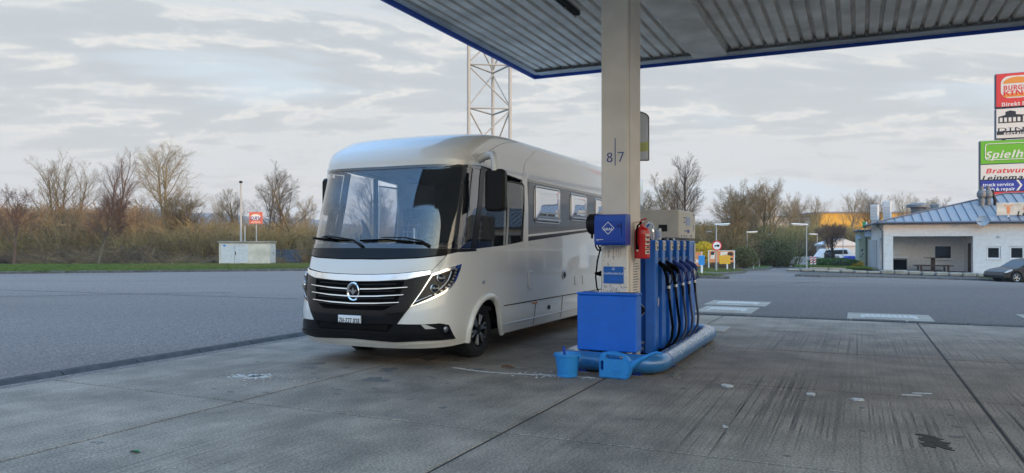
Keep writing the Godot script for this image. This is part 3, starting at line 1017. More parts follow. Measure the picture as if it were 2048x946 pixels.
# ---------------------------------------------------------------- pump island
func make_island() -> void:
	var isl := MB.new()
	isl.box(Vector3(-2.64, 0.02, -10.25), Vector3(1.0, 0.05, 3.5), Basis(), 0.01)
	single("island_base", isl, M.sealant, "dark plinth on the ground inside the blue pipe barrier", "plinth")
	# pipe barrier: one bent tube round the island
	var b := thing("pipe_barrier", "bent blue steel pipe barrier round the pump island, paint rubbed bare on top", "barrier", Vector3(-2.64, 0, -10.2))
	var pts := []
	var R := 0.34
	var cs := [[-2.08, -8.42], [-2.08, -12.12], [-3.2, -12.12], [-3.2, -8.42]]
	for k in 4:
		var c: Array = cs[k]
		var prv: Array = cs[(k + 3) % 4]
		var nxt: Array = cs[(k + 1) % 4]
		var cv := Vector3(c[0], 0.125, c[1])
		var d0 := (Vector3(prv[0], 0.125, prv[1]) - cv).normalized()
		var d1 := (Vector3(nxt[0], 0.125, nxt[1]) - cv).normalized()
		for i in 9:
			var t := i / 8.0
			pts.append(cv + (d0 * R * (1.0 - t) * (1.0 - t)) + d1 * R * t * t)
	pts.append(pts[0])
	var tb := MB.new()
	tb.tube(pts, 0.112, 18, false)
	wpart("pipe", tb, M.pipe_blue, b)
	# weld seams and bare metal where feet and hoses rub
	for z in [-8.78, -10.9]:
		var s := MB.new()
		s.tube([Vector3(-2.08, 0.125, z), Vector3(-2.08, 0.125, z - 0.012)], 0.114, 18)
		wpart("seam", s, M.deep_blue, b)
	var s2 := MB.new()
	s2.tube([Vector3(-2.44, 0.125, -8.42), Vector3(-2.452, 0.125, -8.42)], 0.114, 18)
	wpart("seam", s2, M.deep_blue, b)
	var bare := MB.new()
	for k in 420:
		var z := rng.randf_range(-11.75, -8.8)
		var g := rng.randfn(1.35, 0.42)
		var l := rng.randf_range(0.01, 0.10)
		var w := rng.randf_range(0.04, 0.22)
		var rr := 0.1128
		var q := []
		for e in 2:
			var row := []
			for i in 4:
				var a := g - w * 0.5 + w * i / 3.0
				row.append(Vector3(-2.08 + cos(a) * rr, 0.125 + sin(a) * rr, z + (l if e == 0 else 0.0) * (0.6 + 0.4 * sin(i * 2.0 + k))))
			q.append(row)
		bare.rows(q)
	wpart("worn_metal", bare, M.satin_metal, b, "", "stuff")
	var feet := MB.new()
	for q in [[-2.08, -9.2], [-2.08, -11.2], [-3.2, -9.2], [-3.2, -11.2], [-2.3, -8.42], [-2.95, -8.42]]:
		feet.box(Vector3(q[0], 0.02, q[1]), Vector3(0.10, 0.04, 0.10))
	wpart("foot", feet, M.deep_blue, b, "", "stuff")

	# fuel dispenser
	var p := thing("fuel_dispenser", "tall blue fuel pump with five nozzles and a cream display head", "fuel pump", Vector3(-2.75, 0, -10.85))
	wpart("cabinet", bx(-3.02, -2.40, 0.10, 1.565, -11.95, -9.45, 0.012), M.pump_blue, p)
	wpart("plinth", bx(-2.95, -2.50, 0.02, 0.10, -11.9, -9.55), M.matt_black, p)
	wpart("front_panel", bx(-3.0, -2.475, 0.12, 1.12, -9.45, -9.438, 0.004), M.pump_blue, p)
	wpart("corner_post", bx(-2.46, -2.32, 0.10, 1.565, -9.52, -9.37, 0.012), M.pump_blue, p)
	wpart("side_panel", bx(-3.04, -3.02, 0.14, 1.5, -11.85, -9.55, 0.006), M.pump_blue, p)
	var zs := [-9.42, -9.83, -10.27, -10.70, -11.13]
	for k in 5:
		var z: float = zs[k]
		# a blue column for each grade, a dark slot beside it with the nozzle holster, blue panel underneath
		if k > 0:
			wpart("column", bx(-2.40, -2.325, 0.12, 1.565, z - 0.10, z + 0.06, 0.01), M.pump_blue, p)
		wpart("grade_label", bx(-2.322, -2.312, 1.43, 1.55, z - 0.085, z + 0.055, 0.004), M.cream_box, p)
		var pr := MB.new()
		abx(pr, -2.3115, -2.309, 1.515, 1.527, z - 0.04, z + 0.03)
		abx(pr, -2.3115, -2.309, 1.45, 1.485, z - 0.06, z - 0.005)
		wpart("label_print", pr, [M.print_black, M.print_blue, M.print_black, M.print_black, M.print_blue][k], p)
		wpart("holster", bx(-2.40, -2.375, 0.86, 1.50, z - 0.33, z - 0.11, 0.006), M.black_plastic, p)
		wpart("lower_panel", bx(-2.40, -2.365, 0.13, 0.83, z - 0.335, z - 0.105, 0.008), M.pump_blue, p)
		if k == 0:
			wpart("price_plate", bx(-2.364, -2.358, 0.70, 0.80, z - 0.30, z - 0.16), M.cream_box, p)
	wpart("end_column", bx(-2.40, -2.325, 0.12, 1.565, -11.96, -11.53, 0.01), M.pump_blue, p)
	wpart("end_label", bx(-2.323, -2.314, 0.9, 1.53, -11.94, -11.85, 0.004), M.cream_box, p)
	# nozzles and hoses
	for k in 5:
		var z: float = zs[k] - 0.21
		var skin: Material = [M.matt_black, M.matt_black, M.deep_blue, M.deep_blue, M.deep_blue][k]
		var noz := Node3D.new()
		put(noz, "nozzle", p)
		noz.position = Vector3(-2.30, 1.18, z) - p.position
		var sp := MB.new()
		sp.tube([Vector3(-0.07, 0.02, 0), Vector3(-0.055, 0.10, 0), Vector3(-0.03, 0.15, 0)], 0.012, 8)
		part("spout", sp, M.satin_metal, noz)
		var bd := MB.new()
		bd.tube([Vector3(-0.05, 0.105, 0), Vector3(0.0, 0.06, 0), Vector3(0.075, 0.015, 0), Vector3(0.115, -0.02, 0), Vector3(0.118, -0.06, 0)], [0.016, 0.030, 0.036, 0.028, 0.018], 10)
		bd.tube([Vector3(0.02, 0.03, 0), Vector3(0.06, -0.08, 0), Vector3(0.085, -0.21, 0)], [0.022, 0.019, 0.021], 10)
		bd.box(Vector3(0.012, 0.068, 0), Vector3(0.11, 0.03, 0.05), Basis(Vector3(0, 0, 1), -0.6), 0.01)
		part("body", bd, skin, noz)
		var gd := MB.new()
		gd.tube([Vector3(0.115, -0.05, 0), Vector3(0.135, -0.12, 0), Vector3(0.12, -0.18, 0), Vector3(0.09, -0.20, 0)], 0.009, 6)
		part("guard", gd, M.black_plastic if k < 2 else skin, noz)
		var lv := MB.new()
		lv.tube([Vector3(0.09, -0.01, 0), Vector3(0.108, -0.08, 0), Vector3(0.095, -0.17, 0)], 0.006, 6)
		part("lever", lv, M.satin_metal, noz)
		var rg := MB.new()
		rg.tube([Vector3(0.085, -0.21, 0), Vector3(0.088, -0.245, 0)], 0.027, 12)
		part("collar", rg, M.satin_metal, noz)
		var sw := MB.new()
		sw.tube([Vector3(0.088, -0.245, 0), Vector3(0.095, -0.33, 0), Vector3(0.098, -0.40, 0)], [0.021, 0.018, 0.0175], 10)
		part("swivel", sw, M.black_plastic, noz)
		var hs := MB.new()
		var ctl := [Vector3(-2.202, 0.80, z), Vector3(-2.18, 0.62, z + 0.0), Vector3(-2.15, 0.44, z + 0.03), Vector3(-2.15, 0.30, z + 0.10), Vector3(-2.19, 0.20, z + 0.22), Vector3(-2.25, 0.15, z + 0.36), Vector3(-2.33, 0.13, z + 0.47), Vector3(-2.42, 0.14, z + 0.52)]
		var cv := Curve3D.new()
		for i in ctl.size():
			var tg: Vector3 = (ctl[mini(i + 1, ctl.size() - 1)] - ctl[maxi(i - 1, 0)]) / 6.0
			cv.add_point(ctl[i], -tg, tg)
		var hp := []
		for i in 25: hp.append(cv.sample_baked(cv.get_baked_length() * i / 24.0))
		hs.tube(hp, 0.0175, 9)
		var hose_mat: Material = M.matt_black if k < 2 else M.hose_blue
		wpart("hose", hs, hose_mat, p)
	# chrome hose loops and the display head on its post
	for z in [-9.78, -11.02]:
		var lp := MB.new()
		var ring := []
		for i in 15:
			var a := PI * i / 14.0
			ring.append(Vector3(-2.5 + 0.085 * cos(a) * 0.7, 1.67 + 0.12 * sin(a), z + 0.085 * cos(a) * 0.8))
		ring.push_front(ring[0] - Vector3(0, 0.12, 0)); ring.append(ring[-1] - Vector3(0, 0.12, 0))
		lp.tube(ring, 0.019, 8)
		wpart("hose_loop", lp, M.chrome, p)
	var head := wpart("display_head", bx(-3.0, -2.36, 1.60, 2.02, -12.15, -10.93, 0.012), M.cream_box, p)
	wpart("head_post", bx(-2.62, -2.46, 1.56, 1.60, -12.0, -11.1), M.print_grey, p)
	wpart("neck", bx(-2.95, -2.65, 1.565, 1.6, -11.9, -11.2), M.matt_black, p)
	wpart("display_window", bx(-2.3595, -2.354, 1.80, 1.93, -11.72, -11.42, 0.002), M.picture_blue, p)
	wpart("card_window", bx(-2.66, -2.53, 1.70, 1.80, -10.9295, -10.924, 0.002), M.soot, p)
	var hp2 := MB.new()
	lettering(hp2, "7", 0.10, face(Vector3(-2.3595, 1.76, -11.98), Vector3(0, 0, -1)), false, 0.1, 1.0, 0.003)
	wpart("head_lettering", hp2, M.print_blue, p)
	var dg := MB.new()
	abx(dg, -2.3595, -2.356, 1.685, 1.735, -11.68, -11.53)
	for q in [[1.905, -11.27, 0.10], [1.835, -11.27, 0.09], [1.96, -11.98, 0.08], [1.705, -11.33, 0.15]]:
		abx(dg, -2.3595, -2.356, q[0], q[0] + 0.016, q[1] - q[2], q[1])
	for k in 3: abx(dg, -2.3595, -2.356, 1.628, 1.645, -11.15 - k * 0.16, -11.12 - k * 0.16 + 0.02)
	abx(dg, -2.3595, -2.356, 1.625, 1.655, -11.85, -11.78)
	wpart("head_symbols", dg, M.print_blue, p)
	# hazard diamond and the printed words low on the front
	var hz := MB.new()
	hz.prism(diamond(0.105), 0.002, face(Vector3(-2.545, 0.66, -9.438), Vector3.RIGHT))
	wpart("warning_border", hz, M.print_white, p)
	hz = MB.new()
	hz.prism(diamond(0.092), 0.004, face(Vector3(-2.545, 0.66, -9.438), Vector3.RIGHT))
	wpart("warning_diamond", hz, M.print_black, p)
	var wd := MB.new()
	lettering(wd, "abstellen", 0.045, face(Vector3(-2.60, 0.245, -9.438), Vector3.RIGHT), true, 0.0, 1.0, 0.003)
	lettering(wd, "Motor abstellen", 0.045, face(Vector3(-2.73, 0.165, -9.438), Vector3.RIGHT), true, 0.0, 1.0, 0.003)
	wpart("front_lettering", wd, M.print_white, p)

	var can := MB.new()
	can.lathe([Vector2(0, 0), Vector2(0.04, 0), Vector2(0.048, 0.012), Vector2(0.048, 0.15), Vector2(0.04, 0.17), Vector2(0.038, 0.165), Vector2(0, 0.165)], 18)
	var cn := thing("drinks_can", "silver drinks can standing on top of the blue pump between the chrome loops", "can", Vector3(-2.52, 1.566, -10.32))
	part("can_body", can, M.satin_metal, cn)
	var bnd := MB.new()
	bnd.lathe([Vector2(0.0485, 0.03), Vector2(0.0485, 0.13)], 18, Transform3D(), 2.0)
	part("printed_band", bnd, M.picture_blue, cn)

	# bin box in front of the column
	var bn := thing("rubbish_bin", "big blue sheet metal bin box in front of the column", "bin", Vector3(-2.68, 0, -8.56))
	part("box", bx(-0.365, 0.365, 0.245, 0.905, -0.11, 0.11, 0.012), M.bin_blue, bn)
	part("lid", bx(-0.372, 0.372, 0.906, 0.935, -0.118, 0.118, 0.008), M.bin_blue, bn)
	part("slot", bx(0.10, 0.31, 0.9355, 0.938, -0.04, 0.05), M.matt_black, bn)
	part("hand_plate", bx(-0.31, -0.16, 0.9355, 0.943, -0.03, 0.05, 0.002), M.dispenser_blue, bn)
	for x in [-0.3, 0.3]:
		part("leg", bx(x - 0.02, x + 0.02, 0.02, 0.245, -0.08, -0.02), M.galvanised, bn)
	# towel dispenser
	var d := thing("towel_dispenser", "blue paper towel dispenser with a white diamond emblem on the column", "dispenser", Vector3(-2.655, 1.50, -8.59))
	var shell := MB.new()
	shell.prism(PackedVector2Array([Vector2(-0.105, 0.0), Vector2(0.095, 0.0), Vector2(0.115, 0.03), Vector2(0.115, 0.29), Vector2(0.10, 0.345), Vector2(0.06, 0.365), Vector2(-0.105, 0.365)]), 0.385, Transform3D(Basis(Vector3(0, 0, 1), Vector3(0, 1, 0), Vector3(-1, 0, 0)), Vector3(0.20, 0, 0)), 0.010)
	part("cover", shell, M.dispenser_blue, d)
	part("lower_lip", bx(-0.178, 0.195, 0.055, 0.075, 0.115, 0.123, 0.003), M.dispenser_blue, d)
	part("outlet", bx(-0.11, 0.13, -0.004, 0.012, -0.02, 0.085), M.matt_black, d)
	part("knob", bx(0.10, 0.155, 0.215, 0.245, 0.115, 0.140, 0.006), M.deep_blue, d)
	part("hinge_gap", bx(0.150, 0.155, 0.10, 0.27, 0.1152, 0.1175), M.matt_black, d)
	aral(d, Vector3(-0.01, 0.20, 0.1155), Vector3.RIGHT, 0.077, M.print_white, M.print_white)
	var sl := MB.new()
	abx(sl, -0.155, -0.07, 0.062, 0.068, 0.1235, 0.1245)
	abx(sl, -0.155, -0.12, 0.050, 0.054, 0.1155, 0.1165)
	part("small_print", sl, M.print_white, d)
	var tw := MB.new()
	var tr := []
	for i in 5:
		var t := i / 4.0
		tr.append([Vector3(-0.13 + t * 0.03, 0.01 - t * 0.055, 0.04 + 0.03 * sin(t * 3.0)), Vector3(-0.05, 0.012 - t * 0.018, 0.06), Vector3(0.10 - t * 0.05, 0.012 - t * 0.008, 0.07)])
	tw.rows(tr)
	part("towel", tw, M.paper, d)
	# roll holder, hooks, spray gun and its hose on the left side of the column
	var rl := thing("hose_reel", "round black reel fixed beside the blue towel dispenser", "reel", Vector3(-2.90, 1.755, -8.66))
	var drum := MB.new()
	drum.lathe([Vector2(0, -0.07), Vector2(0.11, -0.07), Vector2(0.125, -0.055), Vector2(0.125, 0.045), Vector2(0.105, 0.07), Vector2(0, 0.07)], 20, Transform3D(Basis(Vector3(0, 0, 1), PI / 2), Vector3.ZERO))
	part("drum", drum, M.black_plastic, rl)
	var cr := MB.new()
	cr.tube([Vector3(-0.02, -0.10, 0.02), Vector3(-0.02, -0.175, 0.02)], 0.014, 8)
	part("outlet", cr, M.black_plastic, rl)
	part("bracket", bx(0.05, 0.08, -0.05, 0.14, -0.03, 0.03, 0.004), M.galvanised, rl)
	var hk := thing("double_hook", "black double hook on the left side of the column", "hook", Vector3(-2.83, 1.46, -8.95))
	for z in [-0.05, 0.07]:
		var h := MB.new()
		h.tube([Vector3(0.0, 0.0, z), Vector3(-0.05, -0.03, z), Vector3(-0.10, -0.02, z), Vector3(-0.125, 0.03, z), Vector3(-0.125, 0.07, z)], 0.011, 8)
		part("hook_arm", h, M.black_plastic, hk)
	var sg := thing("spray_gun", "black spray gun hanging beside the column on a thin hose", "spray gun", Vector3(-2.885, 1.10, -8.93))
	var gb := MB.new()
	gb.tube([Vector3(-0.09, 0.045, 0.02), Vector3(-0.03, 0.04, 0.01), Vector3(0.03, 0.06, 0)], [0.012, 0.03, 0.034], 8)
	gb.tube([Vector3(0.02, 0.05, 0), Vector3(0.015, -0.10, 0), Vector3(0.01, -0.20, 0)], [0.032, 0.026, 0.024], 8)
	part("body", gb, M.matt_black, sg)
	var hh := MB.new()
	hh.tube([Vector3(0.0, 0.38, 0.05), Vector3(-0.05, 0.2, 0.04), Vector3(-0.075, 0.0, 0.03), Vector3(-0.06, -0.13, 0.03), Vector3(-0.04, -0.18, 0.03)], 0.010, 7)
	part("hose", hh, M.matt_black, sg)
	# glove sign
	var gs := thing("glove_sign", "small blue sign reading Dieselhandschuhe low on the column", "sign", Vector3(-2.665, 1.135, -8.698))
	part("plate", bx(-0.125, 0.125, -0.10, 0.105, 0.0, 0.008, 0.002), M.print_sky, gs)
	var gl := MB.new()
	lettering(gl, "Dieselhandschuhe", 0.027, face(Vector3(0, 0.022, 0.008), Vector3.RIGHT), false, 0.0, 1.0, 0.0015)
	part("lettering", gl, M.print_white, gs)
	aral(gs, Vector3(0, 0.078, 0.008), Vector3.RIGHT, 0.022, M.print_white, M.print_white, 0.0015)
	var gv := MB.new()
	var ov := PackedVector2Array()
	for i in 18:
		ov.append(Vector2(cos(TAU * i / 18) * 0.05 * (1.0 + 0.15 * sin(i * 1.3)), sin(TAU * i / 18) * 0.019))
	gv.prism(ov, 0.0015, face(Vector3(0, -0.045, 0.008), Vector3.RIGHT))
	part("glove_picture", gv, M.pump_blue, gs)
	# extinguisher on the right side of the column
	var ex := thing("fire_extinguisher", "red fire extinguisher hung on the right side of the column", "fire extinguisher", Vector3(-2.375, 1.335, -8.93))
	var bt := MB.new()
	bt.lathe([Vector2(0, 0), Vector2(0.085, 0), Vector2(0.095, 0.015), Vector2(0.095, 0.30), Vector2(0.088, 0.345), Vector2(0.062, 0.378), Vector2(0.03, 0.39), Vector2(0.026, 0.42), Vector2(0, 0.42)], 28)
	part("bottle", bt, M.red_paint, ex)
	var vl := MB.new()
	vl.tube([Vector3(0, 0.41, 0), Vector3(0, 0.45, 0)], 0.02, 10)
	vl.tube([Vector3(-0.01, 0.435, 0.0), Vector3(0.045, 0.43, 0.02)], 0.010, 8)
	part("valve", vl, M.satin_metal, ex)
	var hd := MB.new()
	hd.tube([Vector3(-0.03, 0.44, 0.01), Vector3(0.0, 0.475, 0), Vector3(0.055, 0.485, -0.01)], 0.009, 6)
	hd.tube([Vector3(-0.03, 0.425, 0.01), Vector3(0.05, 0.44, 0.0)], 0.009, 6)
	part("handle", hd, M.red_paint, ex)
	var eh := MB.new()
	eh.tube([Vector3(0.0, 0.44, 0.03), Vector3(-0.035, 0.40, 0.08), Vector3(-0.045, 0.3, 0.103), Vector3(-0.042, 0.2, 0.108), Vector3(-0.035, 0.13, 0.106)], 0.012, 8)
	eh.tube([Vector3(-0.035, 0.16, 0.106), Vector3(-0.033, 0.11, 0.106)], 0.019, 8)
	part("hose", eh, M.matt_black, ex)
	var nz := MB.new()
	nz.tube([Vector3(-0.033, 0.11, 0.106), Vector3(-0.032, 0.09, 0.106)], 0.012, 8)
	part("nozzle", nz, M.cream_box, ex)
	var lb := MB.new()
	for k in 5:
		var y0: float = [0.055, 0.12, 0.165, 0.215, 0.27][k]
		lb.lathe([Vector2(0.0962, y0), Vector2(0.0962, y0 + [0.05, 0.03, 0.035, 0.04, 0.03][k])], 8, Transform3D(Basis(Vector3.UP, -0.15), Vector3.ZERO), 0.75)
	part("label", lb, M.cream_box, ex)
	var lbl := MB.new()
	for k in 4:
		lbl.lathe([Vector2(0.0968, 0.07 + k * 0.058), Vector2(0.0968, 0.088 + k * 0.058)], 6, Transform3D(Basis(Vector3.UP, -0.25), Vector3.ZERO), 0.5)
	part("label_print", lbl, M.print_black, ex)
	var br := MB.new()
	br.box(Vector3(-0.105, 0.2, 0), Vector3(0.02, 0.5, 0.05), Basis(), 0.003)
	br.tube([Vector3(-0.10, 0.445, -0.05), Vector3(0.10, 0.455, -0.05), Vector3(0.10, 0.42, -0.05)], 0.009, 6)
	part("bracket", br, M.cream_box, ex)
	# bucket with a brush
	var bu := thing("bucket", "blue plastic bucket on the concrete left of the watering can", "bucket", Vector3(-3.0, 0.001, -8.0))
	var bk := MB.new()
	bk.lathe([Vector2(0, 0), Vector2(0.112, 0), Vector2(0.118, 0.01), Vector2(0.118, 0.025), Vector2(0.114, 0.03), Vector2(0.138, 0.235), Vector2(0.150, 0.238), Vector2(0.150, 0.262), Vector2(0.141, 0.264), Vector2(0.130, 0.22), Vector2(0.106, 0.03), Vector2(0, 0.02)], 32)
	part("tub", bk, M.plastic_blue, bu)
	var wt := MB.new()
	wt.lathe([Vector2(0.125, 0.20), Vector2(0, 0.20)], 24)
	part("water", wt, M.wet_stain, bu)
	var lug := MB.new()
	lug.box(Vector3(-0.152, 0.235, 0), Vector3(0.02, 0.05, 0.04), Basis(), 0.005)
	lug.box(Vector3(0.152, 0.235, 0), Vector3(0.02, 0.05, 0.04), Basis(), 0.005)
	part("handle_lug", lug, M.plastic_blue, bu)
	var bl := MB.new()
	var bp := []
	for i in 13:
		var a := PI * i / 12.0
		bp.append(Vector3(-0.155 * cos(a), 0.235 - 0.03 * sin(a), -0.15 * sin(a)))
	bl.tube(bp, 0.004, 6)
	part("bail_handle", bl, M.satin_metal, bu)
	var wb := thing("window_wiper", "dark blue wiper handle standing in the blue bucket", "wiper", Vector3(-3.03, 0.17, -8.0))
	var wm := MB.new()
	wm.box(Vector3(0.0, 0.06, 0), Vector3(0.032, 0.22, 0.014), Basis(Vector3(0, 0, 1), 0.14), 0.004)
	wm.box(Vector3(0.015, -0.08, 0), Vector3(0.10, 0.06, 0.03), Basis(Vector3(0, 0, 1), 0.14), 0.004)
	part("handle", wm, M.dispenser_blue, wb)
	make_can()

func make_can() -> void:
	# watering can: flat-sided body with a through-handle and a grip behind, long spout to the right
	var c := thing("watering_can", "light blue plastic watering can with a long spout before the barrier", "watering can", Vector3(-2.45, 0.001, -8.10))
	var outer := PackedVector2Array([Vector2(-0.165, 0.0), Vector2(0.125, 0.0), Vector2(0.15, 0.02), Vector2(0.16, 0.05), Vector2(0.19, 0.13), Vector2(0.17, 0.205), Vector2(0.13, 0.25), Vector2(0.085, 0.275), Vector2(-0.01, 0.300), Vector2(-0.09, 0.302), Vector2(-0.15, 0.285), Vector2(-0.182, 0.25), Vector2(-0.19, 0.20), Vector2(-0.19, 0.05), Vector2(-0.185, 0.015)])
	var hole := PackedVector2Array([Vector2(-0.105, 0.225), Vector2(0.085, 0.222), Vector2(0.10, 0.240), Vector2(0.08, 0.258), Vector2(0.0, 0.272), Vector2(-0.08, 0.274), Vector2(-0.108, 0.258)])
	var grip := PackedVector2Array([Vector2(-0.168, 0.10), Vector2(-0.135, 0.085), Vector2(-0.13, 0.11), Vector2(-0.13, 0.19), Vector2(-0.14, 0.205), Vector2(-0.165, 0.195)])
	var csg := CSGCombiner3D.new()
	var mk := func(poly: PackedVector2Array, depth: float, op: int):
		var s := CSGPolygon3D.new()
		s.polygon = poly; s.depth = depth; s.operation = op
		s.position.z = depth / 2.0
		s.material = M.plastic_blue
		return s
	# rounded by stacking slightly smaller outlines
	for q in [[0.0, 0.088], [-0.010, 0.116], [-0.022, 0.136]]:
		var pl := Geometry2D.offset_polygon(outer, minf(q[0], -0.0005))
		csg.add_child(mk.call(pl[0], q[1], CSGShape3D.OPERATION_UNION))
	csg.add_child(mk.call(hole, 0.3, CSGShape3D.OPERATION_SUBTRACTION))
	csg.add_child(mk.call(grip, 0.3, CSGShape3D.OPERATION_SUBTRACTION))
	csg.name = "body"
	c.add_child(csg)
	var k := 0
	for s in csg.get_children():
		s.name = "outline_" + ["a", "b", "c", "d", "e", "f"][k]; k += 1
	var sp := MB.new()
	sp.tube([Vector3(0.11, 0.12, 0), Vector3(0.19, 0.165, 0), Vector3(0.29, 0.235, 0), Vector3(0.40, 0.295, 0), Vector3(0.46, 0.318, 0), Vector3(0.52, 0.305, 0)], [0.058, 0.042, 0.027, 0.019, 0.016, 0.015], 12)
	part("spout", sp, M.plastic_blue, c)
	aral(c, Vector3(0.02, 0.105, 0.0685), Vector3.RIGHT, 0.062, M.plastic_blue, M.plastic_blue, 0.003)
	var cap := MB.new()
	cap.box(Vector3(0.07, 0.243, 0), Vector3(0.05, 0.03, 0.05), Basis(), 0.008)
	part("filler_cap", cap, M.cream_box, c)

# ---------------------------------------------------------------- motorhome: its skin is one surface over (s, v): s runs round the body from the nose, v up the front
const RVT := [[0.27, 0.255, -0.10, 1.06, 0.8], [0.34, 0.34, -0.03, 1.085, 0.8], [0.45, 0.45, 0.0, 1.10, 0.8], [0.62, 0.62, 0.0, 1.105, 0.8], [0.95, 0.95, -0.06, 1.11, 0.8], [1.20, 1.20, -0.12, 1.11, 0.8], [1.45, 1.45, -0.21, 1.11, 0.78], [2.0, 2.0, -0.40, 1.11, 0.7], [2.5, 2.5, -0.60, 1.10, 0.55], [2.6, 2.6, -0.615, 1.107, 0.55], [2.72, 2.72, -0.68, 1.107, 0.55], [2.85, 2.85, -0.87, 1.098, 0.6], [3.0, 2.955, -1.13, 1.08, 0.6], [3.15, 3.015, -1.48, 1.055, 0.6], [3.4, 3.045, -2.15, 1.01, 0.6], [3.6, 3.05, -2.65, 0.99, 0.6]]
const RV_END := -9.5
const SE := 1.6080
var rv_s := PackedFloat32Array()
var rv_x := PackedFloat32Array()
var rv_d := PackedFloat32Array()
var rv_rows := {}

func rv_prepare() -> void:
	var acc := 0.0
	for i in 401:
		var t := PI / 2 * i / 400.0
		rv_x.append(pow(sin(t), 2.0 / 3.0)); rv_d.append(1.0 - pow(maxf(cos(t), 0.0), 2.0 / 3.0))
		if i > 0:
			acc += Vector2((rv_x[i] - rv_x[i - 1]) * 1.10, (rv_d[i] - rv_d[i - 1]) * 0.80).length()
		rv_s.append(acc)

func rv_slope(k: int, j: int) -> float:
	var n := RVT.size()
	if j == 0: return (RVT[1][k] - RVT[0][k]) / (RVT[1][0] - RVT[0][0])
	if j == n - 1: return (RVT[n - 1][k] - RVT[n - 2][k]) / (RVT[n - 1][0] - RVT[n - 2][0])
	var a: float = (RVT[j][k] - RVT[j - 1][k]) / (RVT[j][0] - RVT[j - 1][0])
	var b: float = (RVT[j + 1][k] - RVT[j][k]) / (RVT[j + 1][0] - RVT[j][0])
	return 0.0 if a * b <= 0.0 else 2.0 * a * b / (a + b)

func rv_row(v: float) -> Vector4:
	v = clampf(v, 0.27, 3.6)
	var key := int(round(v * 20000.0))
	if rv_rows.has(key): return rv_rows[key]
	var i := 0
	while i < RVT.size() - 2 and RVT[i + 1][0] <= v: i += 1
	var h: float = RVT[i + 1][0] - RVT[i][0]
	var u: float = (v - RVT[i][0]) / h
	var o := Vector4()
	for k in 4:
		o[k] = (2 * u * u * u - 3 * u * u + 1) * RVT[i][k + 1] + (u * u * u - 2 * u * u + u) * h * rv_slope(k + 1, i) + (-2 * u * u * u + 3 * u * u) * RVT[i + 1][k + 1] + (u * u * u - u * u) * h * rv_slope(k + 1, i + 1)
	rv_rows[key] = o
	return o

func skin(s: float, v: float) -> Vector3:
	var r := rv_row(v)
	var a := absf(s)
	var x := 1.0
	var d := r.w + a - SE
	if a < SE:
		var i := rv_s.bsearch(a)
		i = clampi(i, 1, 400)
		var t := (a - rv_s[i - 1]) / maxf(rv_s[i] - rv_s[i - 1], 1e-9)
		x = lerpf(rv_x[i - 1], rv_x[i], t); d = r.w * lerpf(rv_d[i - 1], rv_d[i], t)
	return Vector3(signf(s) * x * r.z, r.x, maxf(r.y - d, RV_END))

func skin_n(s: float, v: float) -> Vector3:
	var e := 0.012
	var ds := skin(s + e, v) - skin(s - e, v)
	var dv := skin(s, minf(v + e, 3.6)) - skin(s, maxf(v - e, 0.27))
	var nn := ds.cross(dv)
	return nn.normalized() if nn.length() > 1e-9 else Vector3(signf(s), 0, 0)

func panel(m: MB, poly: Array, off := 0.005, thick := 0.01, lim := 0.07) -> MB:      # a piece of the skin cut to an outline, standing proud by off
	var p := PackedVector2Array(poly)
	# dense outline first, so neighbours share their edges
	var dense := PackedVector2Array()
	for i in p.size():
		var a := p[i]
		var b := p[(i + 1) % p.size()]
		var n := maxi(1, int(ceil(a.distance_to(b) / lim)))
		for k in n: dense.append(a.lerp(b, float(k) / n))
	var t := Geometry2D.triangulate_polygon(dense)
	var pts := Array(dense)
	var tris := []
	for i in range(0, t.size(), 3): tris.append([t[i], t[i + 1], t[i + 2]])
	var mid := {}
	for pass_ in 8:
		var nxt := []
		var split := false
		for q in tris:
			var h := [-1, -1, -1]
			var cnt := 0
			for k in 3:
				var a: int = q[k]
				var b: int = q[(k + 1) % 3]
				if pts[a].distance_to(pts[b]) > lim * 1.3:
					var key := mini(a, b) * 100000 + maxi(a, b)
					if not mid.has(key):
						mid[key] = pts.size(); pts.append((pts[a] + pts[b]) * 0.5)
					h[k] = mid[key]; cnt += 1
			if cnt == 0: nxt.append(q)
			else:
				split = true
				if cnt == 3:
					nxt.append([q[0], h[0], h[2]]); nxt.append([h[0], q[1], h[1]]); nxt.append([h[2], h[1], q[2]]); nxt.append([h[0], h[1], h[2]])
				elif cnt == 1:
					for k in 3:
						if h[k] >= 0:
							nxt.append([q[k], h[k], q[(k + 2) % 3]]); nxt.append([h[k], q[(k + 1) % 3], q[(k + 2) % 3]])
				else:
					for k in 3:
						if h[k] < 0:
							var a: int = q[k]
							var b: int = q[(k + 1) % 3]
							var c: int = q[(k + 2) % 3]
							var hb: int = h[(k + 1) % 3]
							var hc: int = h[(k + 2) % 3]
							nxt.append([c, hc, hb]); nxt.append([hc, a, hb]); nxt.append([a, b, hb])
		tris = nxt
		if not split: break
	var first := m.v.size()
	for q in pts:
		var nn := skin_n(q.x, q.y)
		m.vert(skin(q.x, q.y) + nn * off, nn)
	for q in tris:
		var ccw: bool = (pts[q[1]] - pts[q[0]]).cross(pts[q[2]] - pts[q[0]]) > 0
		if ccw: m.itri(first + q[0], first + q[1], first + q[2])
		else: m.itri(first + q[0], first + q[2], first + q[1])
	if thick > 0.0:
		var area := 0.0
		for i in dense.size(): area += dense[i].cross(dense[(i + 1) % dense.size()])
		for i in dense.size():
			var a := dense[i]
			var b := dense[(i + 1) % dense.size()]
			if area < 0:
				var c := a; a = b; b = c
			var na := skin_n(a.x, a.y)
			var nb := skin_n(b.x, b.y)
			var pa := skin(a.x, a.y)
			var pb := skin(b.x, b.y)
			m.quad(pa + na * (off - thick), pb + nb * (off - thick), pb + nb * off, pa + na * off)
	return m

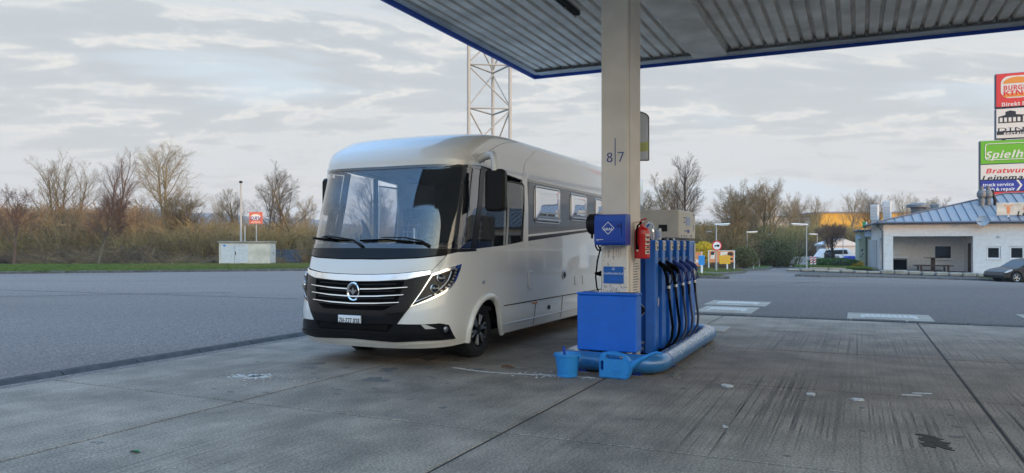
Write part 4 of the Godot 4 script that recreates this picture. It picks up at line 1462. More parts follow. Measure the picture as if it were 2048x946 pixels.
func both(half: Array) -> Array:      # an outline given from the middle round the right half and back to the middle, completed on the left
	var o := half.duplicate()
	for i in range(half.size() - 1, -1, -1):
		if absf(half[i].x) > 1e-6: o.append(Vector2(-half[i].x, half[i].y))
	return o

func flip(poly: Array) -> Array:
	var o := []
	for q in poly: o.append(Vector2(-q.x, q.y))
	o.reverse()
	return o

func pv(a: Array) -> Array:
	var o := []
	for i in range(0, a.size(), 2): o.append(Vector2(a[i], a[i + 1]))
	return o

func side_x(side: float, y := 1.5) -> Transform3D:      # local x of the outline runs backwards along the flank
	if side > 0: return Transform3D(Basis(Vector3(0, 0, -1), Vector3.UP, Vector3(1, 0, 0)), Vector3(1.109, 0, 0))
	return Transform3D(Basis(Vector3(0, 0, 1), Vector3.UP, Vector3(-1, 0, 0)), Vector3(-1.109, 0, 0))

func flank(m: MB, side: float, poly: Array, off: float, bev := 0.0) -> MB:     # poly of (distance behind the nose, height)
	var p := PackedVector2Array()
	for q in poly: p.append(Vector2(q.x if side > 0 else -q.x, q.y))
	m.prism(p, off, side_x(side), bev)
	return m

func round_rect(x0: float, x1: float, y0: float, y1: float, r: float, n := 5) -> Array:
	var o := []
	for c in [[x1 - r, y1 - r, 0.0], [x0 + r, y1 - r, PI / 2], [x0 + r, y0 + r, PI], [x1 - r, y0 + r, PI * 1.5]]:
		for i in n + 1:
			var a: float = c[2] + PI / 2 * i / n
			o.append(Vector2(c[0] + cos(a) * r, c[1] + sin(a) * r))
	return o

func wheel(parent: Node3D, at: Vector3, side: float, r: float, turn := 0.0) -> void:
	var w := Node3D.new()
	put(w, "wheel", parent)
	w.position = at; w.rotation.y = turn
	var b := Basis(Vector3(0, 0, 1), -PI / 2 * side)      # lathe axis y turned to the outside
	var xf := Transform3D(b, Vector3.ZERO)
	var ty := MB.new()
	ty.lathe([Vector2(r * 0.60, -0.20), Vector2(r * 0.9, -0.205), Vector2(r * 0.975, -0.18), Vector2(r, -0.15), Vector2(r, -0.03), Vector2(r * 0.975, 0.0), Vector2(r * 0.9, 0.022), Vector2(r * 0.75, 0.028), Vector2(r * 0.62, 0.018), Vector2(r * 0.60, 0.0)], 40, xf)
	for k in 44:
		var a := TAU * k / 44.0
		var rb := Basis(b * Vector3.UP, a) * b
		ty.box(b * Vector3(cos(a) * r, -0.09, sin(a) * r), Vector3(0.016, 0.13, 0.030), Basis(Vector3(0, 0, 1), 0) * Basis(b * Vector3(cos(a), 0, sin(a)), b * Vector3.UP, b * Vector3(-sin(a), 0, cos(a))), 0.0)
	part("tyre", ty, M.rubber, w)
	var rim := MB.new()
	rim.lathe([Vector2(r * 0.605, 0.012), Vector2(r * 0.58, 0.016), Vector2(r * 0.55, 0.0), Vector2(r * 0.53, -0.12), Vector2(0.0, -0.13)], 32, xf)
	part("rim", rim, M.black_plastic, w)
	var sp := MB.new()
	for k in 6:
		var a := TAU * k / 6.0 + 0.3
		for e in [-0.17, 0.17]:
			var p0 := b * Vector3(cos(a + e * 0.3) * r * 0.17, 0.002, sin(a + e * 0.3) * r * 0.17)
			var p1 := b * Vector3(cos(a + e) * r * 0.555, 0.006, sin(a + e) * r * 0.555)
			var dirx := (p1 - p0)
			var up := b * Vector3.UP
			sp.box((p0 + p1) * 0.5, Vector3(dirx.length(), 0.03, r * 0.085), Basis(dirx.normalized(), up, dirx.normalized().cross(up)), 0.006)
	part("spokes", sp, M.satin_metal, w)
	var dk := MB.new()
	for k in 6:
		var a := TAU * k / 6.0 + 0.3
		var p0 := b * Vector3(cos(a) * r * 0.16, -0.006, sin(a) * r * 0.16)
		var p1 := b * Vector3(cos(a) * r * 0.53, -0.004, sin(a) * r * 0.53)
		var dirx := (p1 - p0)
		var up := b * Vector3.UP
		dk.box((p0 + p1) * 0.5, Vector3(dirx.length(), 0.02, r * 0.12), Basis(dirx.normalized(), up, dirx.normalized().cross(up)), 0.004)
	part("spoke_inlay", dk, M.black_plastic, w)
	var hub := MB.new()
	hub.lathe([Vector2(r * 0.20, -0.03), Vector2(r * 0.19, 0.012), Vector2(r * 0.09, 0.022), Vector2(0, 0.024)], 20, xf)
	part("hub_cap", hub, M.black_plastic, w)

func make_motorhome() -> void:
	rv_prepare()
	var t := thing("motorhome", "big white and grey motorhome with a black grille parked at the pump", "motorhome", Vector3(-5.58, 0, -7.43))
	var rear_arch := []
	for i in 13:
		var a := PI * i / 12.0
		rear_arch.append(Vector2(7.75 - 0.46 * cos(a), maxf(0.27, 0.27 + 0.50 * sin(a))))
	var lower := pv([0, 0.27, 1.72, 0.27, 1.80, 0.41, 1.90, 0.58, 1.98, 0.66, 2.07, 0.72, 2.17, 0.755, 2.28, 0.77, 2.39, 0.76, 2.48, 0.72, 2.56, 0.64, 2.61, 0.52, 2.645, 0.39, 2.66, 0.27])
	lower.append_array(rear_arch)
	lower.append_array(pv([10.6, 0.27, 10.6, 1.55, 3.23, 1.55, 2.62, 1.495, 1.74, 1.45, 1.60, 1.455, 0, 1.463]))
	var body := MB.new()
	panel(body, both(lower), 0.0, 0.02, 0.09)
	panel(body, pv([3.23, 1.55, 10.6, 1.55, 10.6, 3.6, 3.09, 3.6, 3.09, 2.46]), 0.0, 0.02, 0.10)
	panel(body, flip(pv([3.23, 1.55, 10.6, 1.55, 10.6, 3.6, 3.09, 3.6, 3.09, 2.46])), 0.0, 0.02, 0.10)
	panel(body, both(pv([0, 2.51, 1.2, 2.52, 1.75, 2.545, 2.48, 2.505, 3.09, 2.46, 3.09, 3.6, 0, 3.6])), 0.0, 0.02, 0.07)
	part("body_shell", body, M.rv_white, t)
	# roof sheet closing the top, rear wall, floor
	var roof := MB.new()
	var a0 := []
	var a1 := []
	var sv := 0.0
	while sv < 9.3:
		var p := skin(sv + 0.001, 3.6)
		a0.append(p); a1.append(Vector3(-p.x, p.y, p.z))
		sv += 0.08 if sv < 1.7 else 0.5
	for i in a0.size() - 1:
		roof.quad(a1[i + 1], a1[i], a0[i], a0[i + 1])
	part("roof", roof, M.rv_white, t)
	part("roof_hatch", bx(-0.3, 0.3, 3.055, 3.16, -5.5, -4.9, 0.03), M.rv_white, t)
	part("solar_panel", bx(-0.7, 0.0, 3.07, 3.10, -4.4, -3.0, 0.005), M.dark_glass, t)
	part("roof_rail", bx(0.86, 0.90, 3.05, 3.09, -6.1, -5.9, 0.01), M.black_plastic, t)
	part("rear_wall", bx(-1.09, 1.09, 0.35, 3.03, RV_END - 0.03, RV_END + 0.01, 0.02), M.rv_white, t)
	part("floor_pan", bx(-0.95, 0.95, 0.32, 0.42, RV_END + 0.1, -0.95), M.matt_black, t)
	# wheel housings and arch lips
	for s in [1.0, -1.0]:
		for q in [[-1.47, 0.46], [-7.0, 0.48]]:
			var hs := MB.new()
			var prev := []
			for i in 13:
				var a := PI * i / 12.0
				var y: float = 0.36 + sin(a) * 0.44
				prev.append([Vector3(s * 1.02, y, q[0] + cos(a) * q[1]), Vector3(s * 0.5, y, q[0] + cos(a) * q[1])])
			hs.rows(prev, s < 0)
			part("wheel_housing", hs, M.matt_black, t)
		var lip := MB.new()
		var pts := []
		for q in pv([1.73, 0.28, 1.80, 0.41, 1.90, 0.58, 1.98, 0.66, 2.07, 0.72, 2.17, 0.755, 2.28, 0.77, 2.39, 0.76, 2.48, 0.72, 2.56, 0.64, 2.61, 0.52, 2.645, 0.39, 2.66, 0.28]):
			var c := Vector2(2.25, 0.36)
			var o: Vector2 = q + (q - c).normalized() * 0.045
			pts.append(skin(s * o.x, maxf(o.y, 0.275)) + skin_n(s * o.x, maxf(o.y, 0.275)) * 0.002)
		lip.tube(pts, 0.042, 10)
		part("wheel_arch_lip", lip, M.rv_white, t)
		wheel(t, Vector3(s * 0.965, 0.365, -1.47), s, 0.375)
		wheel(t, Vector3(s * 0.965, 0.365, -7.0), s, 0.375)
	# glazing
	var ws := MB.new()
	panel(ws, both(pv([0, 1.463, 1.60, 1.455, 1.75, 2.545, 1.2, 2.52, 0, 2.51])), -0.006, 0.0, 0.08)
	part("windscreen", ws, M.windscreen_glass, t)
	ws = MB.new()
	panel(ws, both(pv([0, 1.47, 1.58, 1.462, 1.73, 2.535, 1.2, 2.51, 0, 2.50])), -0.014, 0.0, 0.08)
	part("windscreen_inner_pane", ws, M.windscreen_glass, t)
	for k in 1:
		ws = MB.new()
		panel(ws, both(pv([0, 1.466, 1.59, 1.459, 1.74, 2.54, 1.2, 2.515, 0, 2.505])), -0.008 - k * 0.0025, 0.0, 0.08)
		part("windscreen_reflection_pane", ws, M.windscreen_glass, t)  # extra pane added to strengthen the sky reflection in the windscreen
	var frit := MB.new()
	panel(frit, both(pv([0, 1.463, 1.60, 1.455, 1.60, 1.50, 0, 1.52])), 0.001, 0.004)
	panel(frit, both(pv([0, 2.475, 1.3, 2.485, 1.74, 2.5, 1.75, 2.545, 1.2, 2.52, 0, 2.51])), 0.001, 0.004)
	for s in [1, -1]:
		var e := pv([1.40, 1.505, 1.60, 1.50, 1.725, 2.485, 1.50, 2.485, 1.46, 2.25])
		panel(frit, e if s > 0 else flip(e), 0.001, 0.004)
	part("windscreen_border", frit, M.dark_glass, t)
	for s in [1, -1]:
		var m1 := MB.new()
		var e := pv([1.605, 1.455, 1.74, 1.45, 1.80, 1.95, 1.88, 2.52, 1.755, 2.54])
		panel(m1, e if s > 0 else flip(e), 0.004, 0.02)
		part("front_pillar", m1, M.rv_black, t)
		m1 = MB.new()
		e = pv([1.745, 1.45, 2.61, 1.497, 2.48, 2.50, 1.885, 2.515, 1.805, 1.95])
		panel(m1, e if s > 0 else flip(e), -0.004, 0.0)
		part("cab_window", m1, M.cab_glass if s < 0 else M.cab_glass, t)
		m1 = MB.new()
		e = pv([2.615, 1.497, 2.70, 1.503, 2.62, 2.40, 3.10, 2.40, 3.15, 2.36, 3.19, 1.62, 3.20, 1.552, 3.23, 1.552, 3.09, 2.455, 2.485, 2.50])
		panel(m1, e if s > 0 else flip(e), 0.002, 0.03)
		part("door_frame", m1, M.rv_silver, t)
		m1 = MB.new()
		e = pv([2.70, 1.503, 3.20, 1.552, 3.19, 1.62, 3.15, 2.355, 3.10, 2.395, 2.622, 2.395])
		panel(m1, e if s > 0 else flip(e), -0.004, 0.0)
		part("door_window", m1, M.cab_glass, t)
		m1 = MB.new()
		e = pv([3.15, 1.56, 3.20, 1.555, 3.165, 2.37, 3.11, 2.415, 2.62, 2.415, 2.62, 2.395, 3.10, 2.39, 3.145, 2.35])
		panel(m1, e if s > 0 else flip(e), 0.006, 0.012)
		part("window_seal", m1, M.black_plastic, t)
	# black belt under the windscreen, bonnet, chrome band
	var belt := MB.new()
	panel(belt, both(pv([0, 1.334, 0.28, 1.332, 0.76, 1.348, 1.135, 1.386, 1.30, 1.412, 1.66, 1.418, 1.78, 1.424, 1.74, 1.449, 1.60, 1.453, 0, 1.461])), 0.006, 0.015)
	part("front_belt", belt, M.rv_black, t)
	var seam := MB.new()
	panel(seam, both(pv([0, 1.322, 0.28, 1.320, 0.76, 1.336, 1.12, 1.372, 0.965, 1.19, 0.972, 1.19, 1.142, 1.386, 1.135, 1.386, 0.76, 1.348, 0.28, 1.332, 0, 1.334])), 0.0015, 0.003)
	part("bonnet_gap", seam, M.matt_black, t)
	var side_seam := MB.new()
	for s in [1, -1]:
		var e := pv([1.455, 2.585, 1.46, 2.575, 1.475, 2.70, 1.555, 2.86, 1.80, 3.10, 1.795, 3.12, 1.54, 2.87, 1.465, 2.71])
		for k in e.size(): e[k].x += 0.35
		panel(side_seam, e if s > 0 else flip(e), 0.0015, 0.003)
	part("cap_seam", side_seam, M.print_grey, t)
	var ch := MB.new()
	panel(ch, both(pv([0, 1.053, 0.3, 1.060, 0.685, 1.084, 0.955, 1.146, 0.945, 1.190, 0.55, 1.146, 0.25, 1.134, 0, 1.131])), 0.022, 0.03)
	part("chrome_band", ch, M.chrome, t)
	var gap := MB.new()
	panel(gap, both(pv([0, 1.131, 0.25, 1.134, 0.55, 1.146, 0.945, 1.190, 0.945, 1.202, 0.55, 1.157, 0.25, 1.145, 0, 1.142])), 0.003, 0.004)
	part("band_shadow_line", gap, M.matt_black, t)  # dark strip paints the shadow line along the top of the chrome band
	var gr := MB.new()
	panel(gr, both(pv([0, 1.052, 0.3, 1.059, 0.685, 1.083, 0.955, 1.145, 0.985, 1.12, 0.87, 0.934, 0.769, 0.764, 0.621, 0.559, 0.9, 0.556, 1.139, 0.559, 1.279, 0.53, 1.408, 0.348, 0.9, 0.364, 0.592, 0.346, 0, 0.368])), 0.008, 0.02)
	part("grille_surround", gr, M.rv_black, t)
	var gi := MB.new()
	panel(gi, both(pv([0, 1.046, 0.66, 1.066, 0.60, 0.80, 0.44, 0.715, 0, 0.712])), 0.011, 0.004)
	part("grille_mesh", gi, M.matt_black, t)
	gi = MB.new()
	panel(gi, both(pv([0, 0.548, 0.58, 0.556, 0.5, 0.465, 0, 0.472])), 0.011, 0.004)
	part("lower_mesh", gi, M.matt_black, t)
	var fins := MB.new()
	for y in [1.005, 0.92, 0.835, 0.755]:
		panel(fins, both(pv([0, y, 0.56, y + 0.02, 0.56, y + 0.034, 0, y + 0.014])), 0.016, 0.008)
	for k in 7:
		panel(fins, both(pv([0, 0.482 + k * 0.009, 0.5, 0.482 + k * 0.009, 0.5, 0.486 + k * 0.009, 0, 0.486 + k * 0.009])), 0.014, 0.004, 0.12)
	part("grille_fins", fins, M.black_plastic, t)
	for q in [[0.948, 0.987, 0.709], [0.860, 0.897, 0.673], [0.777, 0.807, 0.631]]:
		var br := MB.new()
		panel(br, both(pv([0, q[0], q[2] * 0.5, q[0] + (q[1] - q[0]) * 0.3, q[2], q[1], q[2] + 0.004, q[1] + 0.008, q[2] * 0.5, q[0] + (q[1] - q[0]) * 0.3 + 0.0135, 0, q[0] + 0.014])), 0.034, 0.018)
		part("grille_bar", br, M.chrome, t)
	var bl := MB.new()
	panel(bl, both(pv([0, 0.37, 0.592, 0.349, 0.9, 0.367, 1.395, 0.352, 1.35, 0.405, 0.9, 0.432, 0.55, 0.452, 0, 0.458])), 0.026, 0.03)
	part("bumper_blade", bl, M.rv_black, t)
	for s in [1, -1]:
		var ac := MB.new()
		var e := pv([0.90, 0.555, 0.955, 0.553, 1.09, 0.498, 0.955, 0.500])
		panel(ac, e if s > 0 else flip(e), 0.014, 0.012)
		part("bumper_accent", ac, M.rv_silver, t)
		# headlight: chrome outline, dark inside, two lenses, a curved row of small square lamps
		var hl := Node3D.new()
		put(hl, "headlight", t)
		var rim := MB.new()
		e = pv([0.977, 1.152, 1.169, 1.218, 1.415, 1.268, 1.404, 1.195, 1.337, 1.057, 1.25, 0.968, 1.158, 0.910, 0.955, 0.826, 0.765, 0.760, 0.866, 0.934])
		panel(rim, e if s > 0 else flip(e), 0.010, 0.02, 0.05)
		part("chrome_rim", rim, M.chrome, hl)
		var ins := MB.new()
		e = pv([0.985, 1.128, 1.165, 1.180, 1.375, 1.222, 1.362, 1.18, 1.300, 1.062, 1.222, 0.990, 1.140, 0.936, 0.950, 0.845, 0.790, 0.778, 0.878, 0.934])
		panel(ins, e if s > 0 else flip(e), 0.014, 0.006, 0.05)
		part("lamp_housing", ins, M.rv_black, hl)
		for q in [[1.085, 1.095], [1.025, 0.975]]:
			var ln := MB.new()
			var nn := skin_n(s * q[0], q[1])
			var c := skin(s * q[0], q[1]) + nn * 0.012
			var zx := nn.cross(Vector3.RIGHT).normalized()
			var xf := Transform3D(Basis(nn.cross(zx), nn, zx), c)
			ln.lathe([Vector2(0.056, 0), Vector2(0.056, 0.018), Vector2(0.046, 0.022), Vector2(0.044, 0.010)], 24, xf)
			part("lens_ring", ln, M.satin_metal, hl)
			ln = MB.new()
			ln.lathe([Vector2(0.044, 0.008), Vector2(0.038, 0.022), Vector2(0.022, 0.032), Vector2(0, 0.036)], 24, xf)
			part("lens", ln, M.dark_glass, hl)
			ln = MB.new()
			var rt := xf.basis.x
			ln.box(c + nn * 0.034, Vector3(0.07, 0.008, 0.004), Basis(Vector3(0, 1, 0).cross(nn).normalized(), Vector3.UP, nn), 0.0)
			part("lens_bar", ln, M.satin_metal, hl)
		var path := pv([1.305, 1.195, 1.300, 1.160, 1.288, 1.123, 1.270, 1.087, 1.245, 1.050, 1.215, 1.015, 1.175, 0.982, 1.115, 0.945, 1.04, 0.908])
		for q in path:
			var sq := MB.new()
			var nn := skin_n(s * q.x, q.y)
			sq.box(skin(s * q.x, q.y) + nn * 0.018, Vector3(0.032, 0.024, 0.014), Basis(Vector3.UP.cross(nn).normalized(), nn.cross(Vector3.UP.cross(nn)).normalized(), nn), 0.003)
			part("small_lamp", sq, M.satin_metal, hl)
		var dl := MB.new()
		var dp := []
		for q in pv([1.225, 1.175, 1.215, 1.13, 1.19, 1.07, 1.15, 1.02, 1.09, 0.965, 1.03, 0.925]):
			dp.append(skin(s * q.x, q.y) + skin_n(s * q.x, q.y) * 0.018)
		dl.tube(dp, 0.007, 6)
		part("light_guide", dl, M.lamp_white, hl)
		var dl2 := MB.new()
		dp = []
		for q in pv([1.0, 0.90, 0.90, 0.856, 0.82, 0.82]):
			dp.append(skin(s * q.x, q.y) + skin_n(s * q.x, q.y) * 0.016)
		dl2.tube(dp, 0.005, 6)
		part("chrome_line", dl2, M.chrome, hl)
		# fog lamp
		var fg := Node3D.new()
		put(fg, "fog_lamp", t)
		var fn := skin_n(s * 1.222, 0.485)
		var fx := Transform3D(Basis(fn.cross(Vector3.UP).normalized(), fn, -(fn.cross(fn.cross(Vector3.UP))).normalized()), skin(s * 1.222, 0.485) + fn * 0.008)
		var fl := MB.new()
		fl.lathe([Vector2(0.052, 0), Vector2(0.052, 0.012), Vector2(0.040, 0.014), Vector2(0.038, 0.006)], 20, fx)
		part("bezel", fl, M.black_plastic, fg)
		fl = MB.new()
		fl.lathe([Vector2(0.038, 0.006), Vector2(0.03, 0.016), Vector2(0, 0.02)], 20, fx)
		part("lens", fl, M.satin_metal, fg)
	# emblem and number plate
	var em := Node3D.new()
	put(em, "emblem", t)
	var ef := skin(0.0, 0.93) + Vector3(0, 0, 0.03)
	var ring := MB.new()
	ring.lathe([Vector2(0.075, 0), Vector2(0.088, 0.010), Vector2(0.098, 0.016), Vector2(0.106, 0.010), Vector2(0.108, 0)], 32, Transform3D(Basis(Vector3(1, 0, 0) * 0.88, Vector3(0, 0, 1), Vector3(0, -1.08, 0)), ef))
	part("ring", ring, M.chrome, em)
	var disc := MB.new()
	disc.lathe([Vector2(0.08, -0.02), Vector2(0.076, 0.004), Vector2(0, 0.008)], 32, Transform3D(Basis(Vector3(1, 0, 0) * 0.88, Vector3(0, 0, 1), Vector3(0, -1.08, 0)), ef))
	part("disc", disc, M.rv_black, em)
	var lily := MB.new()
	var lf := Transform3D(Basis(), ef + Vector3(0, 0, 0.008))
	lily.prism(PackedVector2Array([Vector2(0, -0.045), Vector2(0.012, -0.01), Vector2(0.015, 0.015), Vector2(0, 0.052), Vector2(-0.015, 0.015), Vector2(-0.012, -0.01)]), 0.004, lf)
	for s in [1, -1]:
		lily.prism(PackedVector2Array([Vector2(s * 0.010, -0.02), Vector2(s * 0.022, 0.012), Vector2(s * 0.040, 0.028), Vector2(s * 0.052, 0.012), Vector2(s * 0.046, -0.004), Vector2(s * 0.040, 0.010), Vector2(s * 0.030, 0.002), Vector2(s * 0.022, -0.02)]), 0.004, lf)
	part("lily", lily, M.satin_metal, em)
	var pl := Node3D.new()
	put(pl, "number_plate", t)
	var pc := skin(0.0, 0.597) + Vector3(-0.02, 0, 0.022)
	var pm := MB.new()
	pm.box(pc, Vector3(0.345, 0.098, 0.012), Basis(), 0.004)
	part("holder", pm, M.satin_metal, pl)
	pm = MB.new()
	pm.box(pc + Vector3(0, 0.003, 0.006), Vector3(0.330, 0.082, 0.006), Basis(), 0.002)
	part("plate", pm, M.plate_white, pl)
	pm = MB.new()
	lettering(pm, "ZH·227 018", 0.060, face(pc + Vector3(0, -0.017, 0.009), Vector3.RIGHT), true, 0.0, 0.72, 0.002)
	part("plate_lettering", pm, M.print_black, pl)
	# wipers
	for q in [[0.0, [Vector3(-1.20, 1.575, 0.0), Vector3(-0.55, 1.60, 0.0), Vector3(-0.125, 1.545, 0.0), Vector3(0.0, 1.475, 0.0)], [Vector3(-1.55, 1.60, 0), Vector3(-0.9, 1.585, 0), Vector3(-0.20, 1.545, 0)]], [1.0, [Vector3(0.28, 1.578, 0), Vector3(0.60, 1.57, 0), Vector3(0.80, 1.53, 0), Vector3(0.90, 1.475, 0)], [Vector3(-0.04, 1.548, 0), Vector3(0.35, 1.56, 0), Vector3(0.80, 1.515, 0)]]]:
		var wi := Node3D.new()
		put(wi, "wiper", t)
		var arm := MB.new()
		var ap := []
		var k := 0
		for p in q[1]:
			ap.append(skin(p.x, p.y) + skin_n(p.x, p.y) * [0.05, 0.06, 0.05, 0.02][k]); k += 1
		arm.tube(ap, [0.008, 0.010, 0.014, 0.020], 6)
		part("arm", arm, M.black_plastic, wi)
		var bld := MB.new()
		ap = []
		var b0: Vector3 = q[2][0]
		for i in 9:
			var tt := i / 8.0
			var p: Vector3 = q[2][0].lerp(q[2][1], tt * 2.0) if tt < 0.5 else q[2][1].lerp(q[2][2], tt * 2.0 - 1.0)
			ap.append(skin(p.x, p.y) + skin_n(p.x, p.y) * 0.022)
		bld.tube(ap, 0.013, 6)
		part("blade", bld, M.matt_black, wi)
	# marker lamps on the brow, small flank fittings
	for s in [1, -1]:
		var mk := MB.new()
		var c := skin(s * 1.42, 2.62)
		mk.box(c, Vector3(0.035, 0.035, 0.02), Basis(), 0.006)
		part("brow_lamp", mk, M.satin_metal, t)
		# flank: grey field, dark line, windows, grooves, lockers
		var g := MB.new()
		flank(g, s, pv([2.83, 1.66, 5.48, 1.80, 9.46, 1.98, 9.46, 2.40, 2.83, 2.46]), 0.004, 0.001)
		part("grey_panel", g, M.rv_grey, t)
		g = MB.new()
		flank(g, s, pv([2.83, 1.56, 5.48, 1.735, 9.46, 1.90, 9.46, 1.94, 5.48, 1.775, 2.83, 1.625]), 0.004)
		part("dark_stripe", g, M.rv_black, t)
		g = MB.new()
		flank(g, s, pv([2.83, 2.475, 9.46, 2.415, 9.46, 2.44, 2.83, 2.50]), 0.006, 0.002)
		part("awning_rail", g, M.rv_silver, t)
		for w in [[3.03, 4.13, 1.84, 2.415], [4.60, 5.48, 1.92, 2.395], [5.93, 6.80, 1.98, 2.385], [7.3, 8.6, 2.02, 2.36]]:
			var win := Node3D.new()
			put(win, "side_window", t)
			g = MB.new()
			flank(g, s, round_rect(w[0], w[1], w[2], w[3], 0.09), 0.018, 0.006)
			part("outer_frame", g, M.satin_metal, win)
			g = MB.new()
			flank(g, s, round_rect(w[0] + 0.022, w[1] - 0.022, w[2] + 0.022, w[3] - 0.022, 0.075), 0.021, 0.002)
			part("seal", g, M.matt_black, win)
			# bowed acrylic pane
			g = MB.new()
			var rr := []
			for j in 11:
				var row := []
				for i in 17:
					var u := i / 16.0
					var vv := j / 10.0
					var bow := (1.0 - pow(absf(u * 2 - 1), 6.0)) * (1.0 - pow(absf(vv * 2 - 1), 6.0))
					row.append(Vector3(s * (1.109 + 0.022 + 0.024 * bow), lerpf(w[2] + 0.035, w[3] - 0.035, vv), -lerpf(w[0] + 0.035, w[1] - 0.035, u)))
				rr.append(row)
			g.rows(rr, s < 0)
			part("pane", g, M.mirror_glass, win)
			g = MB.new()
			flank(g, s, pv([w[0] + 0.05, w[2] + 0.05, w[1] - 0.05, w[2] + 0.05, w[1] - 0.05, w[2] + 0.062, w[0] + 0.05, w[2] + 0.062]), 0.05)
			part("catch_bar", g, M.satin_metal, win)
		g = MB.new()
		flank(g, s, pv([1.98, 0.645, 9.44, 0.645, 9.44, 0.657, 1.98, 0.657]), 0.003)
		flank(g, s, pv([3.11, 0.645, 3.06, 0.42, 2.99, 0.29, 3.005, 0.29, 3.072, 0.42, 3.122, 0.645]), 0.003)
		flank(g, s, pv([4.26, 0.645, 4.21, 0.42, 4.14, 0.29, 4.155, 0.29, 4.222, 0.42, 4.272, 0.645]), 0.003)
		flank(g, s, pv([5.9, 0.645, 5.85, 0.42, 5.78, 0.29, 5.795, 0.29, 5.862, 0.42, 5.912, 0.645]), 0.003)
		part("locker_gaps", g, M.matt_black, t)
		g = MB.new()
		flank(g, s, pv([1.95, 0.385, 6.4, 0.385, 6.4, 0.398, 1.95, 0.398]), 0.010, 0.003)
		part("skirt_trim", g, M.satin_metal, t)
		g = MB.new()
		flank(g, s, round_rect(2.81, 3.0, 0.83, 1.11, 0.06), 0.022, 0.008)
		part("door_handle", g, M.rv_white, t)
		g = MB.new()
		flank(g, s, pv([3.0, 0.605, 3.16, 0.605, 3.16, 0.635, 3.0, 0.635]), 0.012, 0.003)
		part("side_marker", g, M.amber, t)
		g = MB.new()
		var cc := []
		for i in 16: cc.append(Vector2(4.31 + cos(TAU * i / 16) * 0.085, 1.0 + sin(TAU * i / 16) * 0.075))
		flank(g, s, cc, 0.02, 0.004)
		part("filler_ring", g, M.satin_metal, t)
		g = MB.new()
		cc = []
		for i in 16: cc.append(Vector2(4.31 + cos(TAU * i / 16) * 0.055, 1.0 + sin(TAU * i / 16) * 0.05))
		flank(g, s, cc, 0.024, 0.003)
		part("filler_cap", g, M.black_plastic, t)
		for z in [4.84, 5.24]:
			g = MB.new()
			flank(g, s, round_rect(z, z + 0.15, 0.80, 0.97, 0.03), 0.014, 0.004)
			part("vent_cover", g, M.rv_white, t)
		g = MB.new()
		flank(g, s, round_rect(3.62, 3.70, 0.47, 0.54, 0.03), 0.012, 0.003)
		part("lock", g, M.black_plastic, t)
		g = MB.new()
		flank(g, s, round_rect(1.32, 1.38, 0.99, 1.03, 0.01), 0.012, 0.003)
		part("sensor", g, M.satin_metal, t)
		# mirror on a swan-neck arm
		var mi := Node3D.new()
		put(mi, "wing_mirror", t)
		var am := MB.new()
		var mx := 1.385 if s > 0 else -1.36
		var mz := -1.19 if s > 0 else -1.36
		am.tube([Vector3(s * 1.02, 2.60, mz - 0.06), Vector3(s * 1.18, 2.655, mz - 0.05), Vector3(mx * 0.967, 2.66, mz + 0.03), Vector3(mx, 2.58, mz + 0.07), Vector3(mx, 2.45, mz + 0.07)], [0.065, 0.055, 0.05, 0.042, 0.04], 12)
		part("arm", am, M.rv_white, mi)
		var hm := MB.new()
		hm.prism(PackedVector2Array(round_rect(-0.135, 0.135, -0.27, 0.27, 0.06)), 0.11, Transform3D(Basis(Vector3.UP, s * 0.15), Vector3(mx, 2.20, mz)), 0.03)
		part("housing", hm, M.black_plastic, mi)
		hm = MB.new()
		hm.prism(PackedVector2Array(round_rect(-0.115, 0.115, -0.25, 0.25, 0.05)), 0.004, Transform3D(Basis(Vector3.UP, s * 0.15 + PI), Vector3(mx, 2.20, mz - 0.002)))
		part("glass", hm, M.mirror_glass, mi)
	# cab
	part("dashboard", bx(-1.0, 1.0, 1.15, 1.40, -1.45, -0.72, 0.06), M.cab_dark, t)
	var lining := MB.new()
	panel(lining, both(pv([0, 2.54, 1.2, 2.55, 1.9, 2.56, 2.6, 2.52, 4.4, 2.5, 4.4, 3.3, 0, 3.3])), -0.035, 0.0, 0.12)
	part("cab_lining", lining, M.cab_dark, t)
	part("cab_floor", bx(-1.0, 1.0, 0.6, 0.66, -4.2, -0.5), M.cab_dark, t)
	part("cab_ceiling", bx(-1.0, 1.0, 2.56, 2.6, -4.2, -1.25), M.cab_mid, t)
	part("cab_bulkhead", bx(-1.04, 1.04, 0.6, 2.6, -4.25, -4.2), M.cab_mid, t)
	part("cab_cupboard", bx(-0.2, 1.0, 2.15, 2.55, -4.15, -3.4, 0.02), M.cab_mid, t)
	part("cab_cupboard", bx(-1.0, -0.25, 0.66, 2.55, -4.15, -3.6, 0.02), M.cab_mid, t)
	for x in [-0.55, 0.52]:
		var se := Node3D.new()
		put(se, "cab_seat", t)
		part("cushion", bx(x - 0.27, x + 0.27, 0.95, 1.1, -2.2, -1.65, 0.05), M.seat_cloth, se)
		var bk := MB.new()
		bk.prism(PackedVector2Array([Vector2(-0.27, 0), Vector2(0.27, 0), Vector2(0.27, 0.5), Vector2(0.2, 0.62), Vector2(0.16, 0.86), Vector2(-0.16, 0.86), Vector2(-0.2, 0.62), Vector2(-0.27, 0.5)]), 0.14, Transform3D(Basis(Vector3.RIGHT, -0.18), Vector3(x, 1.05, -2.2)), 0.03)
		part("backrest", bk, M.seat_cloth, se)
		var st := MB.new()
		for k in 4:
			st.box(Vector3(x - 0.12 + k * 0.08, 1.70, -2.165), Vector3(0.012, 0.30, 0.006), Basis(Vector3.RIGHT, -0.18))
		for k in 3:
			st.box(Vector3(x, 1.60 + k * 0.1, -2.150 - k * 0.018), Vector3(0.30, 0.012, 0.006), Basis(Vector3.RIGHT, -0.18))
		part("check_stripe", st, M.print_grey, se)
	var sw := MB.new()
	var rg := []
